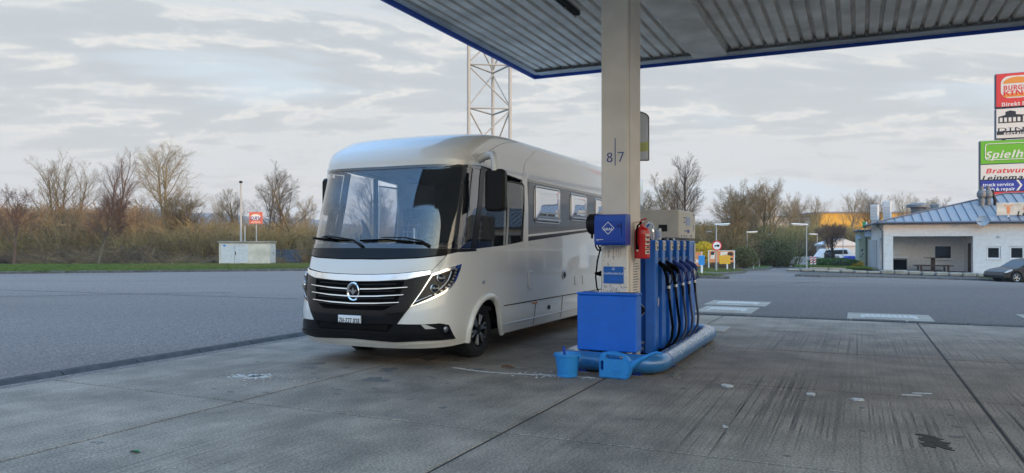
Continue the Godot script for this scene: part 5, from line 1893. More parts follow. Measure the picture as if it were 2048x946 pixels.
	for i in 25:
		var a := TAU * i / 24.0
		rg.append(Vector3(0.52 + cos(a) * 0.22, 1.44 + sin(a) * 0.13, -1.44 - sin(a) * 0.17))
	sw.tube(rg, 0.018, 8, false)
	sw.tube([Vector3(0.32, 1.44, -1.44), Vector3(0.72, 1.44, -1.44)], 0.02, 6)
	sw.tube([Vector3(0.52, 1.44, -1.44), Vector3(0.52, 1.3, -1.2)], 0.035, 8)
	part("steering_wheel", sw, M.black_plastic, t)
	var bp := MB.new()
	abx(bp, -0.03, 0.03, 1.4, 2.5, -0.0, 0.0)
	part("screen_divider", bx(-1.07, -1.05, 1.45, 2.5, -2.05, -1.95), M.cab_dark, t)
	part("note_on_dash", bx(0.34, 0.36, 1.41, 1.72, -0.86, -0.85), M.plate_white, t)
	# soft toys on the dashboard
	var gn := thing("gnome_toy", "small gnome doll with a tall bent hat on the dashboard behind the windscreen", "toy", Vector3(-6.10, 1.40, -8.45))
	var gm := MB.new()
	gm.lathe([Vector2(0, 0), Vector2(0.09, 0.0), Vector2(0.10, 0.06), Vector2(0.07, 0.14), Vector2(0.03, 0.17)], 14)
	part("body", gm, M.hose_blue, gn)
	gm = MB.new()
	gm.tube([Vector3(0, 0.14, 0), Vector3(0.0, 0.24, 0), Vector3(-0.03, 0.36, 0), Vector3(-0.09, 0.45, 0)], [0.085, 0.055, 0.03, 0.008], 12)
	part("hat", gm, M.cab_dark, gn)
	for s in [1, -1]:
		gm = MB.new()
		gm.tube([Vector3(s * 0.06, 0.10, 0.02), Vector3(s * 0.12, 0.12, 0.03), Vector3(s * 0.13, 0.19, 0.03)], [0.03, 0.028, 0.035], 8)
		part("arm", gm, M.hose_blue, gn)
	var rd := thing("plush_toy", "soft plush animal lying on the dashboard left of the gnome", "toy", Vector3(-6.42, 1.40, -8.5))
	gm = MB.new()
	gm.tube([Vector3(-0.16, 0.05, 0), Vector3(-0.08, 0.08, 0), Vector3(0.05, 0.08, 0), Vector3(0.14, 0.06, 0)], [0.035, 0.075, 0.07, 0.04], 12)
	part("body", gm, M.print_grey, rd)
	gm = MB.new()
	gm.tube([Vector3(0.12, 0.09, 0), Vector3(0.18, 0.14, 0), Vector3(0.2, 0.16, 0.02)], [0.05, 0.065, 0.03], 12)
	part("head", gm, M.print_grey, rd)
	for s in [1, -1]:
		gm = MB.new()
		gm.tube([Vector3(0.17, 0.17, s * 0.03), Vector3(0.14, 0.24, s * 0.06), Vector3(0.19, 0.27, s * 0.09)], [0.018, 0.012, 0.006], 6)
		part("ear", gm, M.cab_mid, rd)

# ---------------------------------------------------------------- what stands round the lot
func sthing(called: String, label: String, category: String, e: float, d: float, group := "", turn := 0.0, up := 0.0) -> Node3D:
	return thing(called, label, category, ground_at(e, d, up), YAW + turn, group)

func make_verges() -> void:
	var left := Node3D.new()
	put(left, "verge", self)
	left.set_meta("kind", "structure")
	var kl := [Vector2(-70, 27), Vector2(-46, 33.2), Vector2(-26.9, 39.2), Vector2(-20.1, 41.4), Vector2(-12.5, 43.9), Vector2(-4, 44.3), Vector2(2, 42.5), Vector2(6, 38.5), Vector2(8.9, 35.6), Vector2(10.2, 35.5), Vector2(10.5, 36.2), Vector2(8.6, 39.2)]
	var poly := kl.duplicate()
	poly.append_array([Vector2(5, 46), Vector2(8, 62), Vector2(20, 100), Vector2(20, 130), Vector2(-120, 130), Vector2(-120, 20)])
	part("grass", sheet(poly, 0.10, 0.2), M.lawn, left)
	kerbs(left, kl, M.kerb_stone, 0.16, 0.115, 1.0, 90)
	part("side_path", sheet([Vector2(-75, 45), Vector2(-33, 50.0), Vector2(-26.0, 51.2), Vector2(-24.5, 53.2), Vector2(-33, 53.6), Vector2(-75, 50)], 0.108, 0.0), M.pad_concrete, left)
	part("bare_earth", sheet([Vector2(-80, 52), Vector2(-33, 54.4), Vector2(-24, 54.2), Vector2(-16, 51.8), Vector2(-15.5, 55), Vector2(0, 54), Vector2(10, 80), Vector2(16, 118), Vector2(-110, 118)], 0.106, 0.0), M.earth, left)
	var mid := Node3D.new()
	put(mid, "sign_island", self)
	mid.set_meta("kind", "structure")
	var km := [Vector2(9.2, 41.0), Vector2(10.6, 41.2), Vector2(12.2, 43.2), Vector2(14.8, 47.8), Vector2(17.2, 54.5), Vector2(19.6, 58), Vector2(23, 66), Vector2(27.5, 79.5), Vector2(31.0, 90)]
	poly = km.duplicate()
	poly.append_array([Vector2(32, 100), Vector2(24, 104), Vector2(10, 66), Vector2(6.5, 46)])
	part("grass", sheet(poly, 0.10, 0.2), M.lawn, mid)
	kerbs(mid, km, M.kerb_stone, 0.14, 0.11, 1.0, 60)
	part("footpath", sheet([Vector2(16.2, 52.2), Vector2(17.3, 54.6), Vector2(19.4, 57.8), Vector2(14.8, 62), Vector2(11.5, 60.5)], 0.106, 0.0), M.paver_grey, mid)
	part("mulch", sheet([Vector2(10.5, 49.5), Vector2(14.6, 51.8), Vector2(17.0, 55.0), Vector2(14.0, 61), Vector2(8.5, 52)], 0.1065, 0.0), M.earth, mid)
	# across the road
	var rgt := Node3D.new()
	put(rgt, "pavement", self)
	rgt.set_meta("kind", "structure")
	var kr := [Vector2(24.3, 60), Vector2(21.4, 54.0), Vector2(17.0, 44.6), Vector2(18.2, 44.2), Vector2(22.4, 47.2), Vector2(30, 47.6), Vector2(46, 43.5), Vector2(90, 33)]
	poly = kr.duplicate()
	poly.append_array([Vector2(95, 33), Vector2(95, 62), Vector2(36, 62)])
	part("paving", sheet(poly, 0.09, 0.2), M.paver_grey, rgt)
	kerbs(rgt, kr, M.kerb_stone, 0.14, 0.10, 1.0, 60)
	# terrace edge of rough blocks in front of the snack bar
	for i in 26:
		var e := 19.8 + i * 0.92
		if e > 43: break
		var bl := MB.new()
		var h := 0.30 + rng.randf_range(-0.03, 0.03) if i > 6 else 0.20 + rng.randf_range(-0.04, 0.05)
		bl.box(Vector3.ZERO, Vector3(0.86 + rng.randf_range(-0.05, 0.04), h, 0.45), Basis(Vector3.UP, YAW + rng.randf_range(-0.03, 0.03)), 0.05 + rng.randf() * 0.03)
		bl.shift(ground_at(e, 52.6 - i * 0.055, 0.09 + h * 0.5))
		part("terrace_block", bl, M.pale_stone, rgt)
	part("terrace", sheet([Vector2(26.5, 53.0), Vector2(44, 51.8), Vector2(60, 50), Vector2(60, 60), Vector2(27.5, 66), Vector2(25.0, 62)], 0.30, 0.35), M.paver_red, rgt)
	part("back_earth", sheet([Vector2(46, 84), Vector2(42, 101), Vector2(90, 100), Vector2(90, 70)], 0.10, 0.0), M.lawn, rgt)
	part("far_bank", sheet([Vector2(18, 101.5), Vector2(70, 101.5), Vector2(100, 98), Vector2(110, 150), Vector2(10, 150)], 0.12, 0.3), M.earth, rgt)

func make_planter() -> void:
	var p := thing("planter_bed", "raised grass bed with a pale low concrete edge beside the road", "planter", ground_at(24.5, 57.0), 0.0)
	var bed := [Vector2(21.7, 54.5), Vector2(24.6, 55.2), Vector2(27.0, 55.8), Vector2(28.3, 60.0), Vector2(29.5, 66), Vector2(30.5, 74), Vector2(29.2, 74), Vector2(24.6, 61.5)]
	wpart("turf", sheet(bed, 0.36, 0.4), M.lawn, p)
	for q in [[Vector2(21.65, 54.35), Vector2(23.15, 54.72), 0.37], [Vector2(23.2, 54.73), Vector2(24.65, 55.08), 0.37], [Vector2(24.7, 55.1), Vector2(27.0, 55.66), 0.22]]:
		var w0 := ground_at(q[0].x, q[0].y)
		var w1 := ground_at(q[1].x, q[1].y)
		var m := MB.new()
		var x := (w1 - w0)
		var bs := Basis(x.normalized(), Vector3.UP, x.normalized().cross(Vector3.UP).normalized())
		m.box((w0 + w1) * 0.5 + Vector3(0, q[2] * 0.5 + 0.03, 0), Vector3(x.length() - 0.02, q[2], 0.16), bs, 0.015)
		wpart("edge_wall", m, M.pad_concrete if q[2] > 0.3 else M.kerb_stone, p)

func lamp(called: String, label: String, e: float, d: float, h: float, arm: float, turn := 0.0) -> void:
	var l := sthing(called, label, "street lamp", e, d, "lamp posts along the road", turn)
	var p := MB.new()
	p.tube([Vector3(0, 0, 0), Vector3(0, 0.8, 0), Vector3(0, 0.82, 0), Vector3(0, h, 0)], [0.06, 0.06, 0.04, 0.036], 10)
	part("pole", p, M.pole_grey, l)
	var hd := MB.new()
	hd.box(Vector3(arm * 0.5, h + 0.05, 0), Vector3(absf(arm) + 0.15, 0.10, 0.24), Basis(Vector3(0, 0, 1), 0.05 * signf(arm)), 0.03)
	part("lamp_head", hd, M.lamp_white, l)
	var ds := MB.new()
	ds.box(Vector3(arm * 0.6, h - 0.015, 0), Vector3(absf(arm) * 0.7, 0.03, 0.18), Basis(Vector3(0, 0, 1), 0.05 * signf(arm)), 0.01)
	part("diffuser", ds, M.plate_white, l)

func make_street() -> void:
	lamp("street_lamp", "pole lamp that carries the round truck ban sign", 12.6, 46.0, 2.95, 0.75)
	lamp("street_lamp", "pole lamp beside the white bent railings", 19.3, 61.2, 2.95, 0.75)
	lamp("street_lamp", "pole lamp standing behind the clipped round bushes", 25.4, 75.0, 3.0, 0.75)
	lamp("street_lamp", "tallest pole lamp, on the kerb at the corner of the grass bed", 20.9, 52.9, 3.40, -1.0)
	lamp("street_lamp", "pole lamp far back beside the white van", 34.8, 85.0, 3.1, -0.9)
	lamp("street_lamp", "pole lamp in front of the shed and blue bin", 33.3, 75.0, 3.0, -0.8)
	lamp("street_lamp", "thin pole lamp half hidden in the trees behind the orange board", 16.2, 62.0, 2.9, 0.3)
	# ban sign
	var b := thing("truck_ban_sign", "round red and white sign with a truck, on the lamp pole", "sign", ground_at(12.6, 45.93, 1.68), YAW)
	var dsc := MB.new()
	dsc.lathe([Vector2(0, -0.02), Vector2(0.31, -0.02), Vector2(0.31, 0.0), Vector2(0, 0.0)], 28, Transform3D(Basis(Vector3(1, 0, 0), Vector3(0, 0, 1), Vector3(0, -1, 0)), Vector3(0, 0, 0.07)))
	part("rim", dsc, M.sign_red, b)
	dsc = MB.new()
	dsc.lathe([Vector2(0.235, 0.0), Vector2(0.235, 0.004), Vector2(0, 0.004)], 28, Transform3D(Basis(Vector3(1, 0, 0), Vector3(0, 0, 1), Vector3(0, -1, 0)), Vector3(0, 0, 0.07)))
	part("face", dsc, M.plate_white, b)
	var tr := MB.new()
	abx(tr, -0.04, 0.16, -0.04, 0.07, 0.075, 0.080)
	abx(tr, -0.15, -0.055, -0.04, 0.035, 0.075, 0.080)
	for x in [-0.1, 0.04, 0.11]:
		var c := PackedVector2Array()
		for i in 10: c.append(Vector2(x + cos(TAU * i / 10) * 0.028, -0.05 + sin(TAU * i / 10) * 0.028))
		tr.prism(c, 0.006, Transform3D(Basis(), Vector3(0, 0, 0.075)))
	part("truck_symbol", tr, M.print_black, b)
	part("clamp", bx(-0.03, 0.03, -0.1, 0.1, -0.06, 0.05), M.galvanised, b)
	# orange advertising board on posts, its left neighbour, the yellow board, the blue one
	var o := sthing("advert_board", "wide orange advertising board on two posts behind the yellow sign", "sign", 14.75, 52.5, "", 0.0, 0.1)
	part("panel", bx(-0.85, 0.86, 0.47, 1.27, -0.03, 0.03, 0.006), M.orange_sign, o)
	for x in [-0.90, 0.90]:
		part("post", bx(x - 0.035, x + 0.035, 0.0, 1.30, -0.04, 0.04, 0.004), M.lamp_white, o)
	part("rail", bx(-0.86, 0.86, 1.272, 1.31, -0.035, 0.035, 0.004), M.lamp_white, o)
	var q := MB.new()
	q.prism(PackedVector2Array([Vector2(-0.1, 0.95), Vector2(0.40, 1.02), Vector2(0.42, 1.24), Vector2(-0.06, 1.2)]), 0.004, Transform3D(Basis(), Vector3(0, 0, 0.03)))
	q.prism(PackedVector2Array([Vector2(-0.80, 0.72), Vector2(-0.5, 0.70), Vector2(-0.45, 1.1), Vector2(-0.7, 1.16)]), 0.004, Transform3D(Basis(), Vector3(0, 0, 0.03)))
	part("white_print", q, M.sign_cream, o)
	q = MB.new()
	abx(q, 0.26, 0.78, 0.64, 0.78, 0.031, 0.035)
	abx(q, -0.75, -0.52, 1.0, 1.22, 0.0345, 0.037)
	part("dark_print", q, M.print_black, o)
	q = MB.new()
	var el := PackedVector2Array()
	for i in 18: el.append(Vector2(0.62 + cos(TAU * i / 18) * 0.2, 1.06 + sin(TAU * i / 18) * 0.15))
	q.prism(el, 0.004, Transform3D(Basis(), Vector3(0, 0, 0.0305)))
	part("brown_oval", q, M.paver_red, o)
	var o2 := sthing("advert_board", "smaller orange board beside the blue plate, partly behind the pump", "sign", 13.0, 52.0, "", 0.0, 0.1)
	part("panel", bx(-0.45, 0.19, 0.15, 1.15, -0.03, 0.03, 0.006), M.orange_sign, o2)
	for x in [-0.49, 0.23]:
		part("post", bx(x - 0.035, x + 0.035, -0.25, 1.18, -0.04, 0.04, 0.004), M.lamp_white, o2)
	var x2 := MB.new()
	lettering(x2, "X", 0.3, face(Vector3(-0.08, 0.5, 0.031), Vector3.RIGHT), true, 0.0, 1.3, 0.004)
	part("white_print", x2, M.print_white, o2)
	var y := sthing("yellow_board", "plain yellow notice board on a white post before the orange board", "sign", 14.1, 49.4, "", 0.0, 0.1)
	part("panel", bx(-0.36, 0.36, 0.42, 0.98, -0.02, 0.02, 0.005), M.yellow_sign, y)
	part("post", bx(0.12, 0.20, 0.0, 0.42, -0.03, 0.03, 0.004), M.lamp_white, y)
	var yt := MB.new()
	for k in 4:
		abx(yt, -0.30 + 0.03 * k, 0.30 - 0.04 * k, 0.87 - k * 0.12, 0.90 - k * 0.12, 0.021, 0.024)
	part("faded_print", yt, M.orange_sign, y, "", "stuff")
	var bl := sthing("blue_plate", "light blue plate on a white post just right of the pump", "sign", 9.75, 38.2, "", 0.0, 0.02)
	part("panel", bx(-0.2, 0.12, 0.55, 1.05, -0.02, 0.02, 0.03), M.plastic_blue, bl)
	part("post", bx(-0.08, 0.02, 0.0, 0.56, -0.05, 0.05, 0.01), M.print_white, bl)
	# white bent railings
	for q3 in [[18.15, 57.0, "nearer white bent tube railing by the lamp pole", 0.2], [20.9, 64.0, "farther white bent tube railing on the grass corner", 0.0]]:
		var r := sthing("railing", q3[2], "railing", q3[0], q3[1], "white bent railings at the grass corner", q3[3])
		var tb := MB.new()
		tb.tube([Vector3(-0.30, 0, 0), Vector3(-0.30, 0.78, 0), Vector3(-0.25, 0.88, 0), Vector3(0.26, 0.92, 0), Vector3(0.36, 0.84, 0), Vector3(0.34, 0.66, 0), Vector3(0.2, 0.45, 0), Vector3(-0.05, 0.32, 0), Vector3(-0.26, 0.2, 0)], 0.028, 8)
		part("bent_tube", tb, M.lamp_white, r)
		tb = MB.new()
		tb.tube([Vector3(0.33, 0, 0), Vector3(0.33, 0.60, 0)], 0.028, 8)
		part("post", tb, M.lamp_white, r)
	# red and white marker boards by the grass bed
	for q4 in [[24.9, 62.0, "left red and white striped marker by the grass bed"], [25.35, 62.4, "right red and white striped marker by the grass bed"]]:
		var m := sthing("striped_marker", q4[2], "marker", q4[0], q4[1], "striped markers at the grass bed", 0.0, 0.3)
		part("board", bx(-0.10, 0.10, 0.2, 0.85, -0.02, 0.02, 0.004), M.plate_white, m)
		var st := MB.new()
		for k in 3:
			st.prism(PackedVector2Array([Vector2(-0.1, 0.26 + k * 0.2), Vector2(0.1, 0.36 + k * 0.2), Vector2(0.1, 0.46 + k * 0.2), Vector2(-0.1, 0.36 + k * 0.2)]), 0.003, Transform3D(Basis(), Vector3(0, 0, 0.02)))
		part("red_stripe", st, M.sign_red, m)
		part("post", bx(-0.03, 0.03, -0.25, 0.2, -0.02, 0.02), M.pole_grey, m)
	var rl := sthing("timber_rail", "dark low rail between the markers and the white van", "rail", 30.8, 75.0)
	part("beam", bx(-0.45, 0.45, 0.55, 0.72, -0.05, 0.05), M.wood_dark, rl)
	for x in [-0.38, 0.38]: part("post", bx(x - 0.06, x + 0.06, 0, 0.55, -0.05, 0.05), M.wood_dark, rl)
	# electrical cabinet on the left verge
	var c := sthing("switch_cabinet", "cream concrete switch cabinet with sticker-covered grey doors on the verge", "cabinet", -18.6, 52.5, "", 0.10, 0.02)
	part("plinth", bx(-1.72, 1.72, 0, 0.16, -1.0, 1.0, 0.01), M.pale_stone, c)
	part("housing", bx(-1.70, 1.70, 0.16, 1.62, -0.98, 0.98, 0.015), M.cabinet_cream, c)
	part("lid", bx(-1.78, 1.78, 1.62, 1.74, -1.06, 1.06, 0.02), M.pale_stone, c)
	for q5 in [[-1.55, -0.66], [-0.64, 0.27]]:
		part("door", bx(q5[0], q5[1], 0.24, 1.55, 0.98, 1.01, 0.008), M.cabinet_grey, c)
	part("door", bx(1.70, 1.73, 0.24, 1.55, -0.8, 0.8, 0.008), M.cabinet_grey, c)
	part("lock", bx(-0.60, -0.55, 0.80, 1.0, 1.01, 1.03), M.matt_black, c)
	part("lock", bx(1.73, 1.75, 0.80, 1.0, -0.05, 0.02), M.matt_black, c)
	var stk := MB.new()
	var stb := MB.new()
	for k in 64:
		var x := rng.randf_range(-1.5, 0.2)
		var yy := rng.randf_range(0.34, 1.5)
		var w := rng.randf_range(0.02, 0.09)
		var h := rng.randf_range(0.008, 0.03)
		(stk if k % 3 else stb).box(Vector3(x, yy, 1.0115 + k * 0.00003), Vector3(w, h, 0.003), Basis(Vector3(0, 0, 1), rng.randf_range(-0.8, 0.8)))
	for k in 20:
		stk.box(Vector3(1.7315, rng.randf_range(0.4, 1.45), rng.randf_range(-0.7, 0.7)), Vector3(0.003, 0.03, rng.randf_range(0.03, 0.12)), Basis(Vector3(1, 0, 0), rng.randf()))
	stb.box(Vector3(-1.32, 1.44, 1.014), Vector3(0.17, 0.13, 0.004))
	part("scribbles", stk, M.print_grey, c, "", "stuff")
	part("blue_stickers", stb, M.plastic_blue, c, "", "stuff")
	# pole and red placard behind it
	var pl := sthing("camera_pole", "tall plain grey pole with a small dark head behind the cabinet", "pole", -20.0, 55.0)
	var pm := MB.new()
	pm.tube([Vector3(0, 0, 0), Vector3(0, 1.9, 0), Vector3(0, 6.1, 0)], [0.11, 0.085, 0.065], 10)
	part("mast", pm, M.pole_grey, pl)
	part("head", bx(-0.09, 0.09, 6.06, 6.22, -0.1, 0.14, 0.02), M.black_plastic, pl)
	var p2 := MB.new()
	p2.tube([Vector3(0.33, 0, 0.1), Vector3(0.33, 2.9, 0.1)], 0.055, 8)
	part("conduit", p2, M.pole_grey, pl)
	var pc := sthing("red_placard", "coral red placard with faded letters on a post behind the cabinet", "sign", -18.9, 55.0)
	part("board", bx(-0.48, 0.50, 3.05, 3.93, -0.03, 0.03, 0.01), M.coral_sign, pc)
	var ov := MB.new()
	var oo := PackedVector2Array()
	for i in 20: oo.append(Vector2(cos(TAU * i / 20) * 0.38, 3.56 + sin(TAU * i / 20) * 0.22))
	ov.prism(oo, 0.004, Transform3D(Basis(), Vector3(0, 0, 0.03)))
	part("pale_oval", ov, M.sign_cream, pc)
	var dv := MB.new()
	lettering(dv, "DRV", 0.25, face(Vector3(0, 3.47, 0.034), Vector3.RIGHT), true, 0.25, 1.2, 0.004)
	part("lettering", dv, M.sign_navy, pc)
	dv = MB.new()
	abx(dv, -0.3, 0.32, 3.20, 3.23, 0.031, 0.034); abx(dv, -0.36, 0.38, 3.12, 3.15, 0.031, 0.034)
	part("small_print", dv, M.sign_cream, pc, "", "stuff")
	var pp := MB.new()
	pp.tube([Vector3(0.02, 0, -0.05), Vector3(0.02, 3.6, -0.05)], 0.045, 8)
	part("post", pp, M.pole_grey, pc)
	var fe := sthing("dark_fence", "low dark blue grey sheet fence in the bushes beside the motorhome", "fence", -16.6, 58.5)
	for k in 5:
		part("sheet", bx(-2.2 + k * 0.9, -1.33 + k * 0.9, 0.0, 1.1, -0.03, 0.03, 0.01), M.sign_edge, fe)
	part("rail", bx(-2.2, 2.3, 1.1, 1.15, -0.04, 0.04), M.sign_edge, fe)

func make_tower() -> void:
	var t := sthing("lattice_mast", "tall three-legged lattice steel mast behind the motorhome roof", "mast", -1.1, 46.0)
	var L := [Vector3(-1.43, 0, 1.0), Vector3(0.0, 0, -1.35), Vector3(0.92, 0, 0.0)]
	L = [Vector3(-1.52, 0, 0.9), Vector3(-0.12, 0, -1.5), Vector3(0.98, 0, 0.6)]
	for l in L:
		var m := MB.new()
		m.tube([l, l + Vector3(0, 30, 0)], 0.105, 10)
		part("leg", m, M.tower_grey, t)
	var lev := -0.8
	var k := 0
	while lev < 27.0:
		var br := MB.new()
		var br2 := MB.new()
		var y := lev
		for s in 3:
			var a: Vector3 = L[s]
			var b: Vector3 = L[(s + 1) % 3]
			br.tube([a + Vector3(0, y + 2.65, 0), b + Vector3(0, y + 2.65, 0)], 0.055, 6)
			var up := (s + k) % 2 == 0
			var p := a + Vector3(0, y + (0.12 if up else 2.55), 0)
			var q := b + Vector3(0, y + (2.55 if up else 0.12), 0)
			if y < 0: p.y = maxf(p.y, 0.05); q.y = maxf(q.y, 0.05)
			br2.tube([p, q], 0.048, 6)
			for e in [a, b]:
				br.box(e + Vector3(0, y + 2.6, 0), Vector3(0.22, 0.25, 0.03), Basis(Vector3.UP, atan2(-(b - a).z, (b - a).x)))
		part("cross_bracing", br, M.tower_grey, t)
		part("diagonal", br2, M.tower_grey, t)
		lev += 2.65; k += 1
	part("footing", bx(-2.0, 1.4, 0, 0.3, -2.0, 1.4, 0.05), M.pad_concrete, t)

func hill(called: String, pts: Array, d0: float, d1: float, d2: float) -> void:       # a wooded ridge with real depth
	var f := FastNoiseLite.new(); f.frequency = 0.006; f.fractal_octaves = 4; f.seed = 51
	var g := []
	for j in 5:
		var row := []
		for i in 61:
			var t := i / 60.0 * (pts.size() - 1)
			var a: Vector2 = pts[mini(int(t), pts.size() - 1)]
			var b: Vector2 = pts[mini(int(t) + 1, pts.size() - 1)]
			var p := a.lerp(b, t - int(t))
			var d: float = [d0, lerpf(d0, d1, 0.6), d1, lerpf(d1, d2, 0.5), d2][j]
			var h: float = p.y * [0.0, 0.72, 1.0, 0.6, 0.0][j]
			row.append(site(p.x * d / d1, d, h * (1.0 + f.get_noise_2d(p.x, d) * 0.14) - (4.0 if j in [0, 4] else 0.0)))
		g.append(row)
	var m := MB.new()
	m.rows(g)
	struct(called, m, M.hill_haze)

func make_far() -> void:
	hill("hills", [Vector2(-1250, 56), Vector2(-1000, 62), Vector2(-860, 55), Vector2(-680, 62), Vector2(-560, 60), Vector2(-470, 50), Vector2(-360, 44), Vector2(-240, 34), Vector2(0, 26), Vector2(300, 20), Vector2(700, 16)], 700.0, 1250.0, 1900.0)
	# warehouses beyond the trees
	var y := sthing("yellow_warehouse", "long yellow warehouse catching the low sun beyond the trees", "warehouse", 92.0, 160.0)
	part("wall", bx(-26, 22, 0, 8.3, -18, 0.0, 0.05), M.gold_wall, y)
	part("roof_edge", bx(-26.2, 22.2, 8.3, 8.65, -18.2, 0.2, 0.03), M.print_grey, y)
	for k in 12: part("wall_rib", bx(-25.8 + k * 4.0, -25.6 + k * 4.0, 0, 8.3, 0.002, 0.06), M.gold_wall, y)
	var w := sthing("pale_warehouse", "pale flat-roofed hall lit warm between the bare trees", "warehouse", 60.0, 165.0)
	part("wall", bx(-9.5, -2.2, 0, 7.4, -15, 0.0, 0.05), M.pale_wall, w)
	part("wall", bx(-2.0, 6.2, 0, 7.6, -15, 0.15, 0.05), M.pale_wall, w)
	part("roof_edge", bx(-9.6, 6.3, 7.6, 7.85, -15.1, 0.3, 0.03), M.print_grey, w)
	var w2 := sthing("pale_warehouse", "long low beige hall just visible over the snack bar roof", "warehouse", 122.0, 165.0)
	part("wall", bx(-9, 30, 0, 7.6, -15, 0.0, 0.05), M.pale_wall, w2)
	part("roof_edge", bx(-9.1, 30.1, 7.6, 8.0, -15.1, 0.2, 0.03), M.print_grey, w2)
	# unseen hall added behind the camera to keep low sun off the forecourt
	var h := sthing("sun_blocker_hall", "long plain hall added out of view behind the camera to block the low sun", "hall", 10.0, -60.0)
	part("wall", bx(-75, 230, 0, 9.6, -1.0, 0.0), M.pale_wall, h)
	part("roof", bx(-75.3, 230.3, 9.6, 10.0, -12, 0.3), M.print_grey, h)

func hip_window(parent: Node3D, x0: float, x1: float, y0: float, y1: float, z: float) -> void:
	var w := Node3D.new()
	put(w, "window", parent)
	var f := MB.new()
	abx(f, x0, x1, y0, y0 + 0.09, z - 0.06, z + 0.05, 0.008)
	abx(f, x0, x1, y1 - 0.09, y1, z - 0.06, z + 0.05, 0.008)
	abx(f, x0, x0 + 0.09, y0 + 0.09, y1 - 0.09, z - 0.06, z + 0.05, 0.008)
	abx(f, x1 - 0.09, x1, y0 + 0.09, y1 - 0.09, z - 0.06, z + 0.05, 0.008)
	part("frame", f, M.white_frame, w)
	part("pane", bx(x0 + 0.08, x1 - 0.08, y0 + 0.08, y1 - 0.08, z - 0.05, z - 0.03), M.window_dark, w)
	part("sill", bx(x0 - 0.06, x1 + 0.06, y0 - 0.06, y0 - 0.002, z - 0.05, z + 0.12, 0.008), M.white_frame, w)

func dish(called: String, label: String, at: Vector3, r: float, turn: float) -> void:
	var d := thing(called, label, "satellite dish", at, turn, "satellite dishes on the buildings")
	var m := MB.new()
	var prof := []
	for i in 7: prof.append(Vector2(r * i / 6.0, 0.22 * r * pow(i / 6.0, 2.0)))
	m.lathe(prof, 24, Transform3D(Basis(Vector3(1, 0, 0), Vector3(0, 0.35, 0.94), Vector3(0, -0.94, 0.35)), Vector3.ZERO))
	part("reflector", m, M.dish_grey, d)
	m = MB.new()
	m.tube([Vector3(0, -r, 0.1), Vector3(0, -r * 0.5, r * 0.8)], 0.015, 6)
	m.box(Vector3(0, -r * 0.45, r * 0.82), Vector3(0.06, 0.06, 0.12), Basis(), 0.01)
	part("receiver_arm", m, M.pole_grey, d)
	m = MB.new()
	m.tube([Vector3(0, 0, -0.02), Vector3(0, -r * 0.6, -0.1), Vector3(0, -r * 1.0, -0.15), Vector3(0, -r * 1.0, -0.45)], 0.03, 8)
	part("mount", m, M.print_grey, d)

